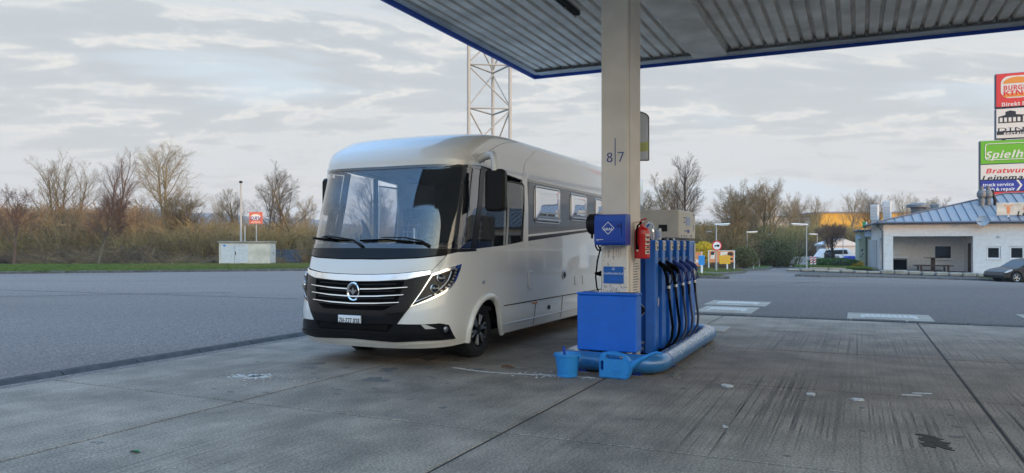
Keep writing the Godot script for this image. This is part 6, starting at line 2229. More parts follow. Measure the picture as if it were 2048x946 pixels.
func make_snack_bar() -> void:
	# white rendered house with a blue-grey hipped sheet roof and an open porch
	var turn := 0.08
	var base := site(28.4, 57.0, -0.56)
	var b := thing("snack_bar", "white snack bar with a blue grey hipped metal roof and an open corner porch", "building", base, turn)
	var E := 3.78      # eaves
	var Wd := 34.0
	var D := 9.0
	# front wall pieces round the porch opening (0.66 .. 5.95) and the two small windows; z = 0 is the front
	var wl := MB.new()
	abx(wl, 0.0, 0.66, 0, E, -0.30, 0.0)
	abx(wl, 0.66, 5.95, 2.72, E, -0.30, 0.0)
	abx(wl, 5.95, 6.80, -0.3, E, -0.30, 0.0)
	abx(wl, 6.80, 7.70, 1.95, E, -0.30, 0.0); abx(wl, 6.80, 7.70, -0.3, 1.02, -0.30, 0.0)
	abx(wl, 7.70, 8.25, -0.3, E, -0.30, 0.0)
	abx(wl, 8.25, 9.18, 1.95, E, -0.30, 0.0); abx(wl, 8.25, 9.18, -0.3, 1.02, -0.30, 0.0)
	abx(wl, 9.18, 14.0, -0.3, E, -0.30, 0.0)
	abx(wl, 14.0, 33.0, 3.0, E, -0.30, 0.0)
	abx(wl, 33.0, Wd, -0.3, E, -0.30, 0.0)
	part("front_wall", wl, M.white_render, b)
	# shop front at the right, beyond the photo (it is mirrored in the motorhome)
	var sf := MB.new()
	for k in 11: abx(sf, 13.95 + k * 1.9, 14.05 + k * 1.9, -0.3, 3.0, -0.22, -0.1)
	abx(sf, 14.05, 33.0, 1.6, 1.7, -0.215, -0.105)
	part("shopfront_frame", sf, M.white_frame, b)
	part("shopfront_glass", bx(14.0, 33.0, -0.3, 3.0, -0.19, -0.17), M.window_dark, b)
	part("porch_back_wall", bx(-0.0, 6.6, 0.0, E, -3.2, -2.9), M.white_render, b)
	part("porch_right_wall", bx(5.96, 6.2, 0.0, E, -2.9, -0.31), M.white_render, b)
	part("porch_ceiling", bx(0.3, 5.95, 2.74, 2.86, -2.89, -0.31), M.white_render, b)
	part("porch_floor", bx(-0.4, 6.1, -0.25, 0.02, -3.2, 0.4, 0.02), M.paver_red, b)
	var lw := MB.new()
	abx(lw, 0.0, 0.28, 0, E, -1.0, -0.31)
	abx(lw, 0.0, 0.28, 2.6, E, -2.6, -1.0)
	abx(lw, 0.0, 0.28, 0, E, -D, -2.6)
	part("left_wall", lw, M.white_render, b)
	part("rear_wall", bx(0.0, Wd, 0, E, -D, -D + 0.3), M.white_render, b)
	part("right_wall", bx(Wd - 0.3, Wd, 0, E, -D + 0.31, -0.31), M.white_render, b)
	part("side_store", bx(-0.35, -0.02, 0, 2.5, -7.6, -4.2, 0.02), M.cabinet_grey, b)
	part("side_door", bx(-0.03, 0.0, 0.0, 2.2, -4.0, -3.0, 0.01), M.lamp_white, b)
	hip_window(b, 3.86, 5.12, 0.95, 2.05, -2.86)
	hip_window(b, 6.82, 7.68, 1.04, 1.93, -0.08)
	hip_window(b, 8.27, 9.16, 1.04, 1.93, -0.08)
	part("porch_door", bx(5.93, 5.958, 0.02, 2.2, -1.6, -0.7, 0.006), M.wood_dark, b)
	# roof: front slope, left hip, rear; standing seams on the front
	var eave := E + 0.02
	var o := 0.45
	var e0 := Vector3(-o, eave, o)
	var e1 := Vector3(Wd + o, eave, o)
	var e2 := Vector3(Wd + o, eave, -D - o)
	var e3 := Vector3(-o, eave, -D - o)
	var r0 := Vector3(9.0, eave + 2.25, -D * 0.5)
	var r1 := Vector3(Wd - 8.0, eave + 2.25, -D * 0.5)
	var rf := MB.new()
	rf.quad(e0, e1, r1, r0); rf.tri(e3, e0, r0); rf.quad(e2, e3, r0, r1); rf.tri(e1, e2, r1)
	rf.quad(e3, e2, e1, e0)
	part("roof", rf, M.zinc_roof, b)
	var nrm := (e1 - e0).cross(r0 - e0).normalized()
	var x := 0.15
	while x < 24.0:
		var low := Vector3(x, eave, o)
		var t := 1.0
		var top := Vector3(x, r0.y, r0.z)
		if x < r0.x:
			t = (x + o) / (r0.x + o)
			top = Vector3(x, eave + 2.25 * t, o + (r0.z - o) * t)
		var s := MB.new()
		var dirv := top - low
		s.box((low + top) * 0.5 + nrm * 0.03, Vector3(0.035, 0.06, dirv.length()), Basis(Vector3.RIGHT, nrm, Vector3.RIGHT.cross(nrm)))
		part("roof_seam", s, M.zinc_seam, b)
		x += 0.62
	var hp := MB.new()
	hp.tube([e0 + Vector3(0, 0.04, 0), r0 + Vector3(0, 0.04, 0), r1 + Vector3(0, 0.04, 0)], 0.06, 6)
	part("ridge_cap", hp, M.zinc_seam, b)
	var gt := MB.new()
	gt.tube([e0 + Vector3(0, -0.06, 0.08), e1 + Vector3(0, -0.06, 0.08)], 0.085, 8)
	gt.tube([e0 + Vector3(-0.08, -0.06, 0.08), e3 + Vector3(-0.08, -0.06, 0)], 0.085, 8)
	part("gutter", gt, M.zinc_seam, b)
	var dp := MB.new()
	dp.tube([Vector3(-0.3, eave - 0.1, 0.4), Vector3(-0.28, eave - 0.35, 0.3), Vector3(-0.08, eave - 0.7, 0.06), Vector3(-0.06, 0.0, 0.04)], 0.055, 8)
	part("downpipe", dp, M.zinc_seam, b)
	part("soffit", bx(-o, Wd, E - 0.09, E + 0.015, 0.01, o), M.zinc_seam, b)
	part("wall_lamp", bx(7.5, 7.66, 2.62, 2.75, 0.0, 0.1, 0.01), M.cabinet_grey, b)
	# things that belong to it but stand alone
	var xf := Transform3D(Basis(Vector3.UP, turn), base)
	dish("satellite_dish", "big dark satellite dish under the eaves above the small windows", xf * Vector3(6.45, 3.80, 0.60), 0.40, turn - 0.25)
	dish("satellite_dish", "grey satellite dish at the left eaves of the snack bar", xf * Vector3(-0.5, 2.95, -6.0), 0.28, turn - 0.3)
	dish("satellite_dish", "pale satellite dish on the pale green annex", xf * Vector3(-0.95, 2.75, -9.6), 0.24, turn - 0.5)
	var vt := thing("roof_ventilator", "round capped metal ventilator on the left roof slope", "ventilator", xf * Vector3(2.8, eave + 0.62, -3.2), turn)
	var m := MB.new()
	m.lathe([Vector2(0.5, -0.6), Vector2(0.5, 0.5), Vector2(0.53, 0.52), Vector2(0.53, 0.6)], 20)
	part("drum", m, M.dull_steel, vt)
	m = MB.new()
	m.lathe([Vector2(0.3, 0.56), Vector2(0.85, 0.62), Vector2(0.85, 0.80), Vector2(0.45, 0.95), Vector2(0.0, 0.98)], 20)
	part("cap", m, M.dull_steel, vt)
	var ch := thing("kitchen_flue", "tall galvanised kitchen flue with a wide collar near the roof peak", "flue", xf * Vector3(7.2, eave + 1.25, -2.4), turn)
	for q in [[-0.2, 0.0], [0.25, -0.1]]:
		m = MB.new()
		m.lathe([Vector2(0.19, -0.8), Vector2(0.19, 0.55)], 16, Transform3D(Basis(), Vector3(q[0], 0, q[1])))
		part("pipe", m, M.dull_steel, ch)
		m = MB.new()
		m.lathe([Vector2(0.19, 0.55), Vector2(0.32, 0.72), Vector2(0.33, 0.95), Vector2(0.25, 1.14), Vector2(0.14, 1.18), Vector2(0.14, 1.5), Vector2(0, 1.5)], 16, Transform3D(Basis(), Vector3(q[0], 0, q[1])))
		part("collar", m, M.dull_steel, ch)
	m = MB.new()
	m.tube([Vector3(0.70, -0.8, 0), Vector3(0.68, 0.4, 0), Vector3(0.56, 0.8, 0), Vector3(0.52, 1.2, 0)], [0.12, 0.11, 0.10, 0.10], 10)
	part("black_pipe", m, M.black_plastic, ch)
	for q in [[-0.95, -2.4, 1.55, "nearer pale cooling unit at the left end of the roof"], [0.3, -3.2, 1.9, "farther, taller pale cooling unit on the left end of the roof"]]:
		var ac := thing("cooling_unit", q[3], "cooling unit", xf * Vector3(q[0] * 0.8 + 0.4, eave + 0.15, q[1]), turn - 0.3, "cooling units on the roof")
		part("case", bx(-0.28, 0.28, 0.1, q[2] * 0.85, -0.25, 0.25, 0.03), M.cabinet_grey, ac)
		part("stand", bx(-0.22, 0.22, -0.5, 0.1, -0.2, 0.2), M.pole_grey, ac)
		var lv := MB.new()
		for k in 8: abx(lv, -0.23, 0.23, 0.25 + k * 0.12, 0.30 + k * 0.12, 0.252, 0.262)
		part("louvres", lv, M.pole_grey, ac, "", "stuff")
	var st := thing("small_ventilator", "small square ventilator behind the round one", "ventilator", xf * Vector3(4.2, eave + 0.95, -4.6), turn)
	part("hood", bx(-0.28, 0.28, 0.0, 0.6, -0.28, 0.28, 0.08), M.dull_steel, st)
	# roof sign
	var sg := thing("roof_sign", "cream roof sign with a figure and the start of a red and black name", "sign", xf * Vector3(9.8, eave + 0.42, -0.1), turn)
	part("board", bx(-2.35, 3.4, 0.0, 0.92, -0.08, 0.0, 0.02), M.cabinet_cream, sg)
	for xx in [-1.6, 0.6, 2.6]:
		part("strut", bx(xx - 0.05, xx + 0.05, -0.9, 0.0, -0.06, -0.01), M.lamp_white, sg)
	m = MB.new()
	lettering(m, "Bratwurst", 0.30, face(Vector3(0.55, 0.52, 0.001), Vector3.RIGHT), true, 0.2, 1.25, 0.006)
	part("red_lettering", m, M.coral_sign, sg)
	m = MB.new()
	lettering(m, "Leinemann", 0.36, face(Vector3(0.60, 0.10, 0.001), Vector3.RIGHT), true, 0.2, 1.25, 0.006)
	part("black_lettering", m, M.print_black, sg)
	m = MB.new()
	m.box(Vector3(-1.6, 0.45, 0.003), Vector3(0.2, 0.4, 0.006)); m.box(Vector3(-1.6, 0.70, 0.003), Vector3(0.5, 0.05, 0.006)); m.box(Vector3(-1.6, 0.2, 0.003), Vector3(0.16, 0.16, 0.006))
	m.box(Vector3(-1.82, 0.75, 0.003), Vector3(0.12, 0.06, 0.006)); m.box(Vector3(-1.38, 0.75, 0.003), Vector3(0.12, 0.06, 0.006))
	part("figure_print", m, M.orange_sign, sg)
	# porch furniture
	var tb := thing("picnic_table", "dark wooden picnic table with fixed benches in the porch", "picnic table", xf * Vector3(3.55, 0.03, -1.3), turn)
	for k in 4: part("table_plank", bx(-0.55, 0.55, 1.02, 1.07, -0.4 + k * 0.2, -0.22 + k * 0.2, 0.006), M.wood_dark, tb)
	part("pedestal", bx(-0.13, 0.13, 0.1, 1.02, -0.13, 0.13, 0.01), M.wood_dark, tb)
	part("base", bx(-0.55, 0.55, 0.0, 0.1, -0.5, 0.5, 0.01), M.wood_dark, tb)
	for z in [-0.75, 0.75]:
		part("bench", bx(-1.25, 1.25, 0.42, 0.49, z - 0.16, z + 0.16, 0.01), M.wood_dark, tb)
		for xx in [-0.9, 0.9]:
			part("bench_leg", bx(xx - 0.05, xx + 0.05, 0.0, 0.42, z - 0.12, z + 0.12), M.wood_dark, tb)
	var ct := thing("grill_counter", "grey steel counter with a dark open front in the porch corner", "counter", xf * Vector3(1.3, 0.03, -1.6), turn)
	part("carcass", bx(-0.55, 0.55, 0.0, 1.0, -0.8, 0.0, 0.01), M.print_grey, ct)
	part("opening", bx(-0.42, 0.5, 0.1, 0.9, 0.0, 0.02), M.matt_black, ct)
	part("worktop", bx(-0.62, 0.62, 1.0, 1.08, -0.86, 0.06, 0.01), M.cabinet_grey, ct)
	part("back_counter", bx(-0.75, 0.2, 0.0, 1.3, -1.25, -0.87, 0.01), M.cabinet_grey, ct)
	# annex and bits on the left
	var an := thing("annex", "small pale green annex behind the left end of the snack bar", "building", xf * Vector3(0.0, 0.0, -10.0), turn)
	part("wall", bx(-0.35, 1.6, -0.2, 3.25, -4.0, 0.0), M.pale_green_wall, an)
	part("white_side", bx(-0.85, -0.352, -0.2, 3.25, -4.0, 0.02), M.mint_wall, an)
	part("roof", bx(-1.05, 1.7, 3.25, 3.42, -4.2, 0.3, 0.03), M.zinc_seam, an)
	m = MB.new()
	m.tube([Vector3(-0.30, 3.2, 0.22), Vector3(-0.28, 2.9, 0.08), Vector3(-0.28, -0.2, 0.08)], 0.055, 8)
	part("downpipe", m, M.zinc_seam, an)
	for k in 4:
		part("fitting", bx(-0.75 + k * 0.05, -0.66 + k * 0.05, [1.0, 1.5, 1.55, 1.2][k], [1.12, 1.6, 1.7, 1.3][k], 0.021, 0.05), M.print_black, an)
	var es := thing("green_sign", "small green and white sign above the left gutter", "sign", xf * Vector3(-0.5, 3.35, -9.0), turn)
	part("green_panel", bx(-0.18, 0.10, 0.2, 0.75, -0.05, 0.05, 0.02), M.leaf_sign, es)
	part("white_panel", bx(0.101, 0.2, 0.2, 0.75, -0.05, 0.05, 0.02), M.plate_white, es)
	part("stem", bx(-0.03, 0.03, -0.6, 0.2, -0.04, 0.04), M.pole_grey, es)

func sign_panel(parent: Node3D, called: String, x0: float, x1: float, y0: float, y1: float, m: Material) -> MeshInstance3D:
	return part(called, bx(x0, x1, y0 + 0.04, y1 - 0.04, -0.05, 0.03, 0.015), m, parent)

func make_pylon() -> void:
	# tall sign tower: panels one above the other, facing down the forecourt
	var e := 45.4
	var d := 70.0
	var p := thing("sign_tower", "tall sign tower with red, white, green and blue advertising panels", "sign tower", site(e, d, -0.8), 0.0)
	var g := func(y: float) -> float: return y + 0.8
	var put_text := func(parent: Node3D, called: String, m: Material, items: Array):
		var t := MB.new()
		for i in items:
			var bold: bool = i[7] if i.size() > 7 else true
			var natural := lettering(MB.new(), i[0], i[1], Transform3D(), bold)
			lettering(t, i[0], i[1], face(Vector3(i[2], i[3], 0.031 + (i[6] if i.size() > 6 else 0.0)), Vector3.RIGHT), bold, i[4], i[5] / natural, 0.012)
		part(called, t, m, parent)
	for x in [0.7, 3.8]:
		part("post", bx(x - 0.15, x + 0.15, 0.0, 17.6, -0.55, -0.25, 0.02), M.sign_edge, p)
	# burger panel
	var a := Node3D.new(); put(a, "red_panel", p)
	part("case", bx(0.0, 4.5, g.call(14.38), g.call(17.55), -0.75, -0.052, 0.02), M.sign_edge, a)
	sign_panel(a, "face", 0.06, 4.5, g.call(14.38), g.call(17.55), M.sign_red)
	var cx := 1.72
	var cy: float = g.call(16.25)
	var cream := MB.new()
	cream.prism(PackedVector2Array(round_rect(cx - 1.30, cx + 1.30, cy - 1.05, cy + 1.02, 0.70, 8)), 0.012, Transform3D(Basis(), Vector3(0, 0, 0.03)))
	part("cream_badge", cream, M.sign_cream, a)
	var bun := MB.new()
	var top := PackedVector2Array()
	for i in 17: top.append(Vector2(cx - cos(PI * i / 16.0) * 1.14, cy + 0.32 + sin(PI * i / 16.0) * 0.58))
	bun.prism(top, 0.012, Transform3D(Basis(), Vector3(0, 0, 0.042)))
	bun.prism(PackedVector2Array(round_rect(cx - 1.14, cx + 1.14, cy - 0.95, cy - 0.60, 0.17, 5)), 0.012, Transform3D(Basis(), Vector3(0, 0, 0.042)))
	part("bun_halves", bun, M.sign_orange, a)
	put_text.call(a, "red_lettering", M.sign_red, [["BURGER", 0.44, cx, cy - 0.10, 0.0, 2.2, 0.012], ["KING", 0.46, cx, cy - 0.60, 0.0, 2.2, 0.012]])
	put_text.call(a, "white_lettering", M.sign_cream, [["Direkt hier", 0.36, 1.75, g.call(14.62), 0.0, 2.55]])
	# restaurant panel
	var b := Node3D.new(); put(b, "white_panel", p)
	part("case", bx(0.0, 4.5, g.call(11.45), g.call(14.27), -0.75, -0.052, 0.02), M.sign_edge, b)
	sign_panel(b, "face", 0.06, 4.5, g.call(11.45), g.call(14.27), M.sign_cream)
	var hs := MB.new()
	var hy: float = g.call(12.95)
	hs.prism(PackedVector2Array([Vector2(0.22, hy), Vector2(0.22, hy + 0.55), Vector2(0.78, hy + 0.70), Vector2(0.78, hy + 0.98), Vector2(1.15, hy + 1.1), Vector2(1.6, hy + 0.98), Vector2(1.6, hy + 0.72), Vector2(2.1, hy + 0.66), Vector2(4.1, hy + 0.6), Vector2(4.1, hy + 0.52), Vector2(2.15, hy + 0.56), Vector2(2.15, hy)]), 0.008, Transform3D(Basis(), Vector3(0, 0, 0.03)))
	hs.box(Vector3(2.15, hy - 0.03, 0.034), Vector3(3.9, 0.05, 0.008))
	for k in 10: hs.box(Vector3(2.35 + k * 0.18, hy + 0.24, 0.034), Vector3(0.055, 0.42, 0.008))
	hs.box(Vector3(2.25, g.call(11.98), 0.034), Vector3(4.3, 0.34, 0.008))
	part("house_print", hs, M.print_black, b)
	var hw := MB.new()
	for k in 5: hw.box(Vector3(0.44 + k * 0.35, hy + 0.25, 0.041), Vector3(0.22, 0.40, 0.006))
	part("house_windows", hw, M.sign_cream, b)
	put_text.call(b, "thin_lettering", M.print_black, [["DINX", 0.34, 1.55, g.call(12.28), 0.0, 2.85, 0.0, false]])
	put_text.call(b, "pale_lettering", M.sign_cream, [["RESTAURANT", 0.28, 2.0, g.call(11.85), 0.0, 2.7, 0.012]])
	# lower, wider panels
	var c := Node3D.new(); put(c, "green_panel", p)
	part("case", bx(-1.28, 4.5, g.call(5.9), g.call(11.33), -0.75, -0.052, 0.02), M.sign_edge, c)
	sign_panel(c, "face", -1.20, 4.5, g.call(9.1), g.call(11.33), M.sign_green)
	var fr := MB.new()
	var rr := round_rect(-0.82, 6.4, g.call(9.5), g.call(11.0), 0.22, 4)
	var path := []
	for q in rr: path.append(Vector3(minf(q.x, 4.48), q.y, 0.036))
	path.append(path[0])
	fr.tube(path, 0.045, 5, false)
	part("cream_outline", fr, M.sign_cream, c)
	put_text.call(c, "lettering", M.sign_cream, [["Spielhalle", 0.66, 1.60, g.call(9.95), 0.30, 4.75]])
	var dd := Node3D.new(); put(dd, "sausage_panel", p)
	sign_panel(dd, "face", -1.20, 4.5, g.call(7.62), g.call(9.1), M.sign_cream)
	put_text.call(dd, "red_lettering", M.sign_red, [["Bratwurst", 0.44, 1.15, g.call(8.45), 0.28, 3.75]])
	put_text.call(dd, "black_lettering", M.print_black, [["Leinemann", 0.46, 1.05, g.call(7.78), 0.28, 4.15]])
	var ee := Node3D.new(); put(ee, "truck_panel", p)
	sign_panel(ee, "face", -1.20, 4.5, g.call(6.52), g.call(7.62), M.sign_navy)
	put_text.call(ee, "lettering", M.print_white, [["truck service", 0.28, 0.22, g.call(7.15), 0.0, 2.45], ["wash & repair", 0.28, 0.26, g.call(6.72), 0.0, 2.5], ["service", 0.28, 3.3, g.call(7.15), 0.0, 1.6]])
	var cv := MB.new()
	var ay: float = g.call(7.06)
	cv.prism(PackedVector2Array([Vector2(1.62, ay + 0.5), Vector2(1.80, ay + 0.5), Vector2(2.12, ay), Vector2(1.80, ay - 0.5), Vector2(1.62, ay - 0.5), Vector2(1.94, ay)]), 0.01, Transform3D(Basis(), Vector3(0, 0, 0.03)))
	part("chevron", cv, M.sign_cream, ee)
	var ff := Node3D.new(); put(ff, "red_strip", p)
	sign_panel(ff, "face", -1.20, 4.5, g.call(5.95), g.call(6.52), M.sign_red)
	put_text.call(ff, "lettering", M.sign_cream, [["hier in 2 Minuten.", 0.22, 0.15, g.call(6.14), 0.0, 1.9]])

func make_cars() -> void:
	# dark parked car at the right edge, nose to the left
	var c := sthing("parked_car", "dark parked estate car cut off by the right edge of the photo", "car", 32.0, 46.3, "", 0.06)
	var prof := PackedVector2Array([Vector2(-2.2, 0.28), Vector2(-2.24, 0.45), Vector2(-2.16, 0.66), Vector2(-1.85, 0.80), Vector2(-1.15, 0.93), Vector2(-0.35, 1.38), Vector2(0.2, 1.48), Vector2(1.3, 1.46), Vector2(2.0, 1.15), Vector2(2.2, 0.95), Vector2(2.25, 0.5), Vector2(2.2, 0.28), Vector2(1.72, 0.26), Vector2(1.66, 0.52), Vector2(1.5, 0.64), Vector2(1.3, 0.66), Vector2(1.1, 0.6), Vector2(0.98, 0.45), Vector2(0.95, 0.24), Vector2(-0.98, 0.24), Vector2(-1.0, 0.45), Vector2(-1.12, 0.6), Vector2(-1.3, 0.66), Vector2(-1.5, 0.64), Vector2(-1.66, 0.52), Vector2(-1.72, 0.28)])
	var m := MB.new()
	m.prism(prof, 1.7, Transform3D(Basis(), Vector3(0, 0, -0.85)), 0.05)
	part("body", m, M.car_dark, c)
	m = MB.new()
	m.prism(PackedVector2Array([Vector2(-1.0, 0.96), Vector2(-0.35, 1.33), Vector2(0.2, 1.41), Vector2(1.25, 1.39), Vector2(1.75, 1.15), Vector2(1.75, 1.0)]), 0.012, Transform3D(Basis(), Vector3(0, 0, 0.845)))
	part("side_glass", m, M.window_dark, c)
	m = MB.new()
	m.box(Vector3(0.1, 1.17, 0.862), Vector3(0.07, 0.45, 0.012)); m.box(Vector3(-0.75, 1.0, 0.862), Vector3(0.03, 0.12, 0.01))
	part("door_pillar", m, M.car_dark, c)
	m = MB.new()
	m.prism(PackedVector2Array([Vector2(-2.14, 0.62), Vector2(-1.98, 0.60), Vector2(-1.60, 0.74), Vector2(-1.62, 0.82), Vector2(-1.88, 0.765)]), 0.03, Transform3D(Basis(), Vector3(0, 0, 0.83)))
	part("headlight", m, M.lamp_white, c)
	m = MB.new()
	m.box(Vector3(-0.55, 1.02, 0.93), Vector3(0.12, 0.13, 0.18), Basis(), 0.03)
	part("wing_mirror", m, M.car_dark, c)
	for x in [-1.33, 1.33]:
		for z in [0.80, -0.80]:
			car_wheel(c, Vector3(x, 0.32, z), signf(z))
	# white van far back, shed, bins
	var v := sthing("white_van", "small white hatchback parked nose to the left far down the lot", "car", 34.6, 81.0, "", 0.0)
	m = MB.new()
	m.prism(PackedVector2Array([Vector2(-1.5, 0.3), Vector2(-1.55, 0.75), Vector2(-1.35, 0.98), Vector2(-0.95, 1.5), Vector2(-0.7, 1.62), Vector2(1.5, 1.66), Vector2(1.9, 1.3), Vector2(1.9, 0.3), Vector2(1.3, 0.3), Vector2(1.15, 0.6), Vector2(0.8, 0.6), Vector2(0.65, 0.3), Vector2(-0.5, 0.3), Vector2(-0.65, 0.6), Vector2(-1.0, 0.6), Vector2(-1.15, 0.3)]), 1.6, Transform3D(Basis(), Vector3(0, 0, -0.8)), 0.06)
	part("body", m, M.car_white, v)
	m = MB.new()
	m.prism(PackedVector2Array([Vector2(-1.1, 1.0), Vector2(-0.8, 1.45), Vector2(1.4, 1.5), Vector2(1.6, 1.05)]), 0.012, Transform3D(Basis(), Vector3(0, 0, 0.795)))
	part("side_glass", m, M.window_dark, v)
	for x in [-0.82, 0.97]:
		for z in [0.74, -0.74]: car_wheel(v, Vector3(x, 0.3, z), signf(z))
	var sh := sthing("garden_shed", "pale shed with a low white gable roof behind the bins", "shed", 37.1, 84.0)
	part("wall", bx(-1.75, 1.75, 0, 1.9, -2.5, 0.0), M.cabinet_grey, sh)
	m = MB.new()
	m.prism(PackedVector2Array([Vector2(-1.95, 1.85), Vector2(1.95, 1.85), Vector2(1.95, 2.05), Vector2(0, 2.75), Vector2(-1.95, 2.05)]), 2.9, Transform3D(Basis(), Vector3(0, 0, -2.7)), 0.03)
	part("roof", m, M.cabinet_grey, sh)
	var b1 := sthing("wheelie_bin", "black wheeled rubbish bin beside the white hatchback", "bin", 32.4, 76.0)
	bin_parts(b1, M.bin_black, 0.75, 0.85)
	var b2 := sthing("wheelie_bin", "black container with a rounded blue lid behind the lamp pole", "bin", 33.3, 73.5)
	bin_parts(b2, M.tarp_blue, 0.95, 0.65)
	var bd := sthing("brown_screen", "dull brown board screen between the two bins", "screen", 33.6, 77.5)
	for k in 4: part("board", bx(-0.4 + k * 0.2, -0.21 + k * 0.2, 0, 1.0, -0.04, 0.04, 0.01), M.print_grey, bd)
	var bp := sthing("flag_post", "blue and white post at the right edge in front of the dark car", "post", 30.4, 44.0)
	part("post", bx(-0.05, 0.05, 0, 2.3, -0.04, 0.04, 0.01), M.plastic_blue, bp)
	part("panel", bx(0.06, 0.9, 0.5, 2.2, -0.03, 0.03, 0.01), M.plate_white, bp)

func bin_parts(p: Node3D, lid: Material, w: float, h: float) -> void:
	var m := MB.new()
	m.prism(PackedVector2Array([Vector2(-w * 0.46, 0.12), Vector2(w * 0.46, 0.12), Vector2(w * 0.5, h), Vector2(-w * 0.5, h)]), 0.9, Transform3D(Basis(), Vector3(0, 0, -0.45)), 0.03)
	part("tub", m, M.bin_black, p)
	m = MB.new()
	m.prism(PackedVector2Array([Vector2(-w * 0.52, h), Vector2(w * 0.52, h), Vector2(w * 0.48, h + 0.3), Vector2(w * 0.3, h + 0.48), Vector2(-w * 0.3, h + 0.48), Vector2(-w * 0.48, h + 0.3)]), 0.96, Transform3D(Basis(), Vector3(0, 0, -0.48)), 0.05)
	part("lid", m, lid, p)
	for x in [-w * 0.35, w * 0.35]: part("castor", bx(x - 0.07, x + 0.07, 0, 0.12, 0.2, 0.34, 0.02), M.rubber, p)

func car_wheel(parent: Node3D, at: Vector3, s: float) -> void:
	var w := Node3D.new()
	put(w, "wheel", parent)
	w.position = at
	var b := Basis(Vector3(1, 0, 0), PI / 2 * s)
	var xf := Transform3D(b, Vector3.ZERO)
	var r := 0.32
	var m := MB.new()
	m.lathe([Vector2(r * 0.65, -0.18), Vector2(r, -0.16), Vector2(r, 0.03), Vector2(r * 0.95, 0.05), Vector2(r * 0.7, 0.055), Vector2(r * 0.68, 0.03)], 28, xf)
	part("tyre", m, M.rubber, w)
	m = MB.new()
	m.lathe([Vector2(r * 0.68, 0.03), Vector2(r * 0.64, 0.04), Vector2(r * 0.6, 0.0), Vector2(0, 0.0)], 24, xf)
	part("rim", m, M.black_plastic, w)
	m = MB.new()
	for k in 5:
		var a := TAU * k / 5.0 + 0.3
		var p0 := b * Vector3(cos(a) * r * 0.08, 0.03, sin(a) * r * 0.08)
		var p1 := b * Vector3(cos(a) * r * 0.62, 0.035, sin(a) * r * 0.62)
		var dx := p1 - p0
		var up := b * Vector3.UP
		m.box((p0 + p1) * 0.5, Vector3(dx.length(), 0.03, 0.065), Basis(dx.normalized(), up, dx.normalized().cross(up)), 0.006)
	m.lathe([Vector2(r * 0.16, 0.02), Vector2(r * 0.14, 0.05), Vector2(0, 0.055)], 14, xf)
	m.lathe([Vector2(r * 0.70, 0.045), Vector2(r * 0.66, 0.055), Vector2(r * 0.60, 0.04)], 24, xf)
	part("spokes", m, M.satin_metal, w)

# ---------------------------------------------------------------- trees, brush, grass
func spike(m: MB, a: Vector3, b: Vector3, r: float, r2 := 0.0) -> void:      # a thin tapering twig, three-sided
	var t := (b - a)
	var u := t.cross(Vector3.UP if absf(t.y) < t.length() * 0.9 else Vector3.RIGHT).normalized()
	var w := t.normalized().cross(u)
	var first := m.v.size()
	for k in 3:
		var d := u * cos(TAU * k / 3.0) + w * sin(TAU * k / 3.0)
		m.vert(a + d * r, d); 
	for k in 3:
		var d := u * cos(TAU * k / 3.0) + w * sin(TAU * k / 3.0)
		m.vert(b + d * maxf(r2, r * 0.25), d)
	for k in 3:
		var k2 := (k + 1) % 3
		m.itri(first + k, first + k2, first + 3 + k2); m.itri(first + k, first + 3 + k2, first + 3 + k)

func rnd_dir(around: Vector3, angle: float, spin: float) -> Vector3:
	var u := around.cross(Vector3.UP if absf(around.y) < 0.95 else Vector3.RIGHT).normalized()
	return around.rotated(u, angle).rotated(around, spin).normalized()

func grow(tr: MB, cr: MB, pos: Vector3, dir: Vector3, length: float, rad: float, level: int, o: Dictionary) -> void:
	var segs: int = [7, 5, 3, 2, 1][level]
	var pts := [pos]
	var rads := [rad]
	var d := dir
	for i in segs:
		d = (d + Vector3(rng.randfn(0, 1), rng.randfn(0, 1), rng.randfn(0, 1)) * o.wander * (0.5 if level == 0 else 1.0) + Vector3.UP * o.up[level]).normalized()
		pts.append(pts[-1] + d * length / segs)
		rads.append(rad * lerpf(1.0, 0.30 if level < 4 else 0.2, (i + 1.0) / segs))
	if level <= 1:
		tr.tube(pts, rads, 7 if level == 0 else 5, false)
	else:
		for i in segs: spike(cr, pts[i], pts[i + 1], rads[i], rads[i + 1])
	if level >= o.levels: return
	var n: int = o.kids[level]
	var spin := rng.randf() * TAU
	for k in n:
		var f: float = lerpf(o.first[level], 1.0, pow((k + rng.randf()) / n, 0.85))
		var x := f * segs
		var i := mini(int(x), segs - 1)
		var p: Vector3 = pts[i].lerp(pts[i + 1], x - i)
		var along: Vector3 = (pts[i + 1] - pts[i]).normalized()
		spin += 2.4 + rng.randf_range(-0.4, 0.4)
		var cd := rnd_dir(along, o.angle[level] * rng.randf_range(0.7, 1.25), spin)
		var cl: float = length * o.ratio[level] * rng.randf_range(0.75, 1.2) * lerpf(1.0, o.tip[level], f)
		grow(tr, cr, p, cd, cl, maxf(0.005, minf(rads[i] * 0.55, cl * [0.020, 0.014, 0.012, 0.011][level])), level + 1, o)

func tree(called: String, label: String, e: float, d: float, o: Dictionary, m: Material, group := "") -> Node3D:
	rng.seed = o.seed
	var tr := MB.new()
	var cr := MB.new()
	var stems: int = o.get("stems", 1)
	for k in stems:
		var lean := 0.0 if stems == 1 else 0.22
		var dir := Vector3(sin(TAU * k / stems) * lean, 1, cos(TAU * k / stems) * lean).normalized()
		grow(tr, cr, Vector3(0, -0.05, 0), dir, o.h * o.get("trunk", 0.85), o.r / sqrt(stems), 0, o)
	var t := sthing(called, label, "tree", e, d, group, rng.randf() * 6.0)
	part("trunk", tr, o.get("bark", m), t)
	part("crown", cr, m, t)
	return t

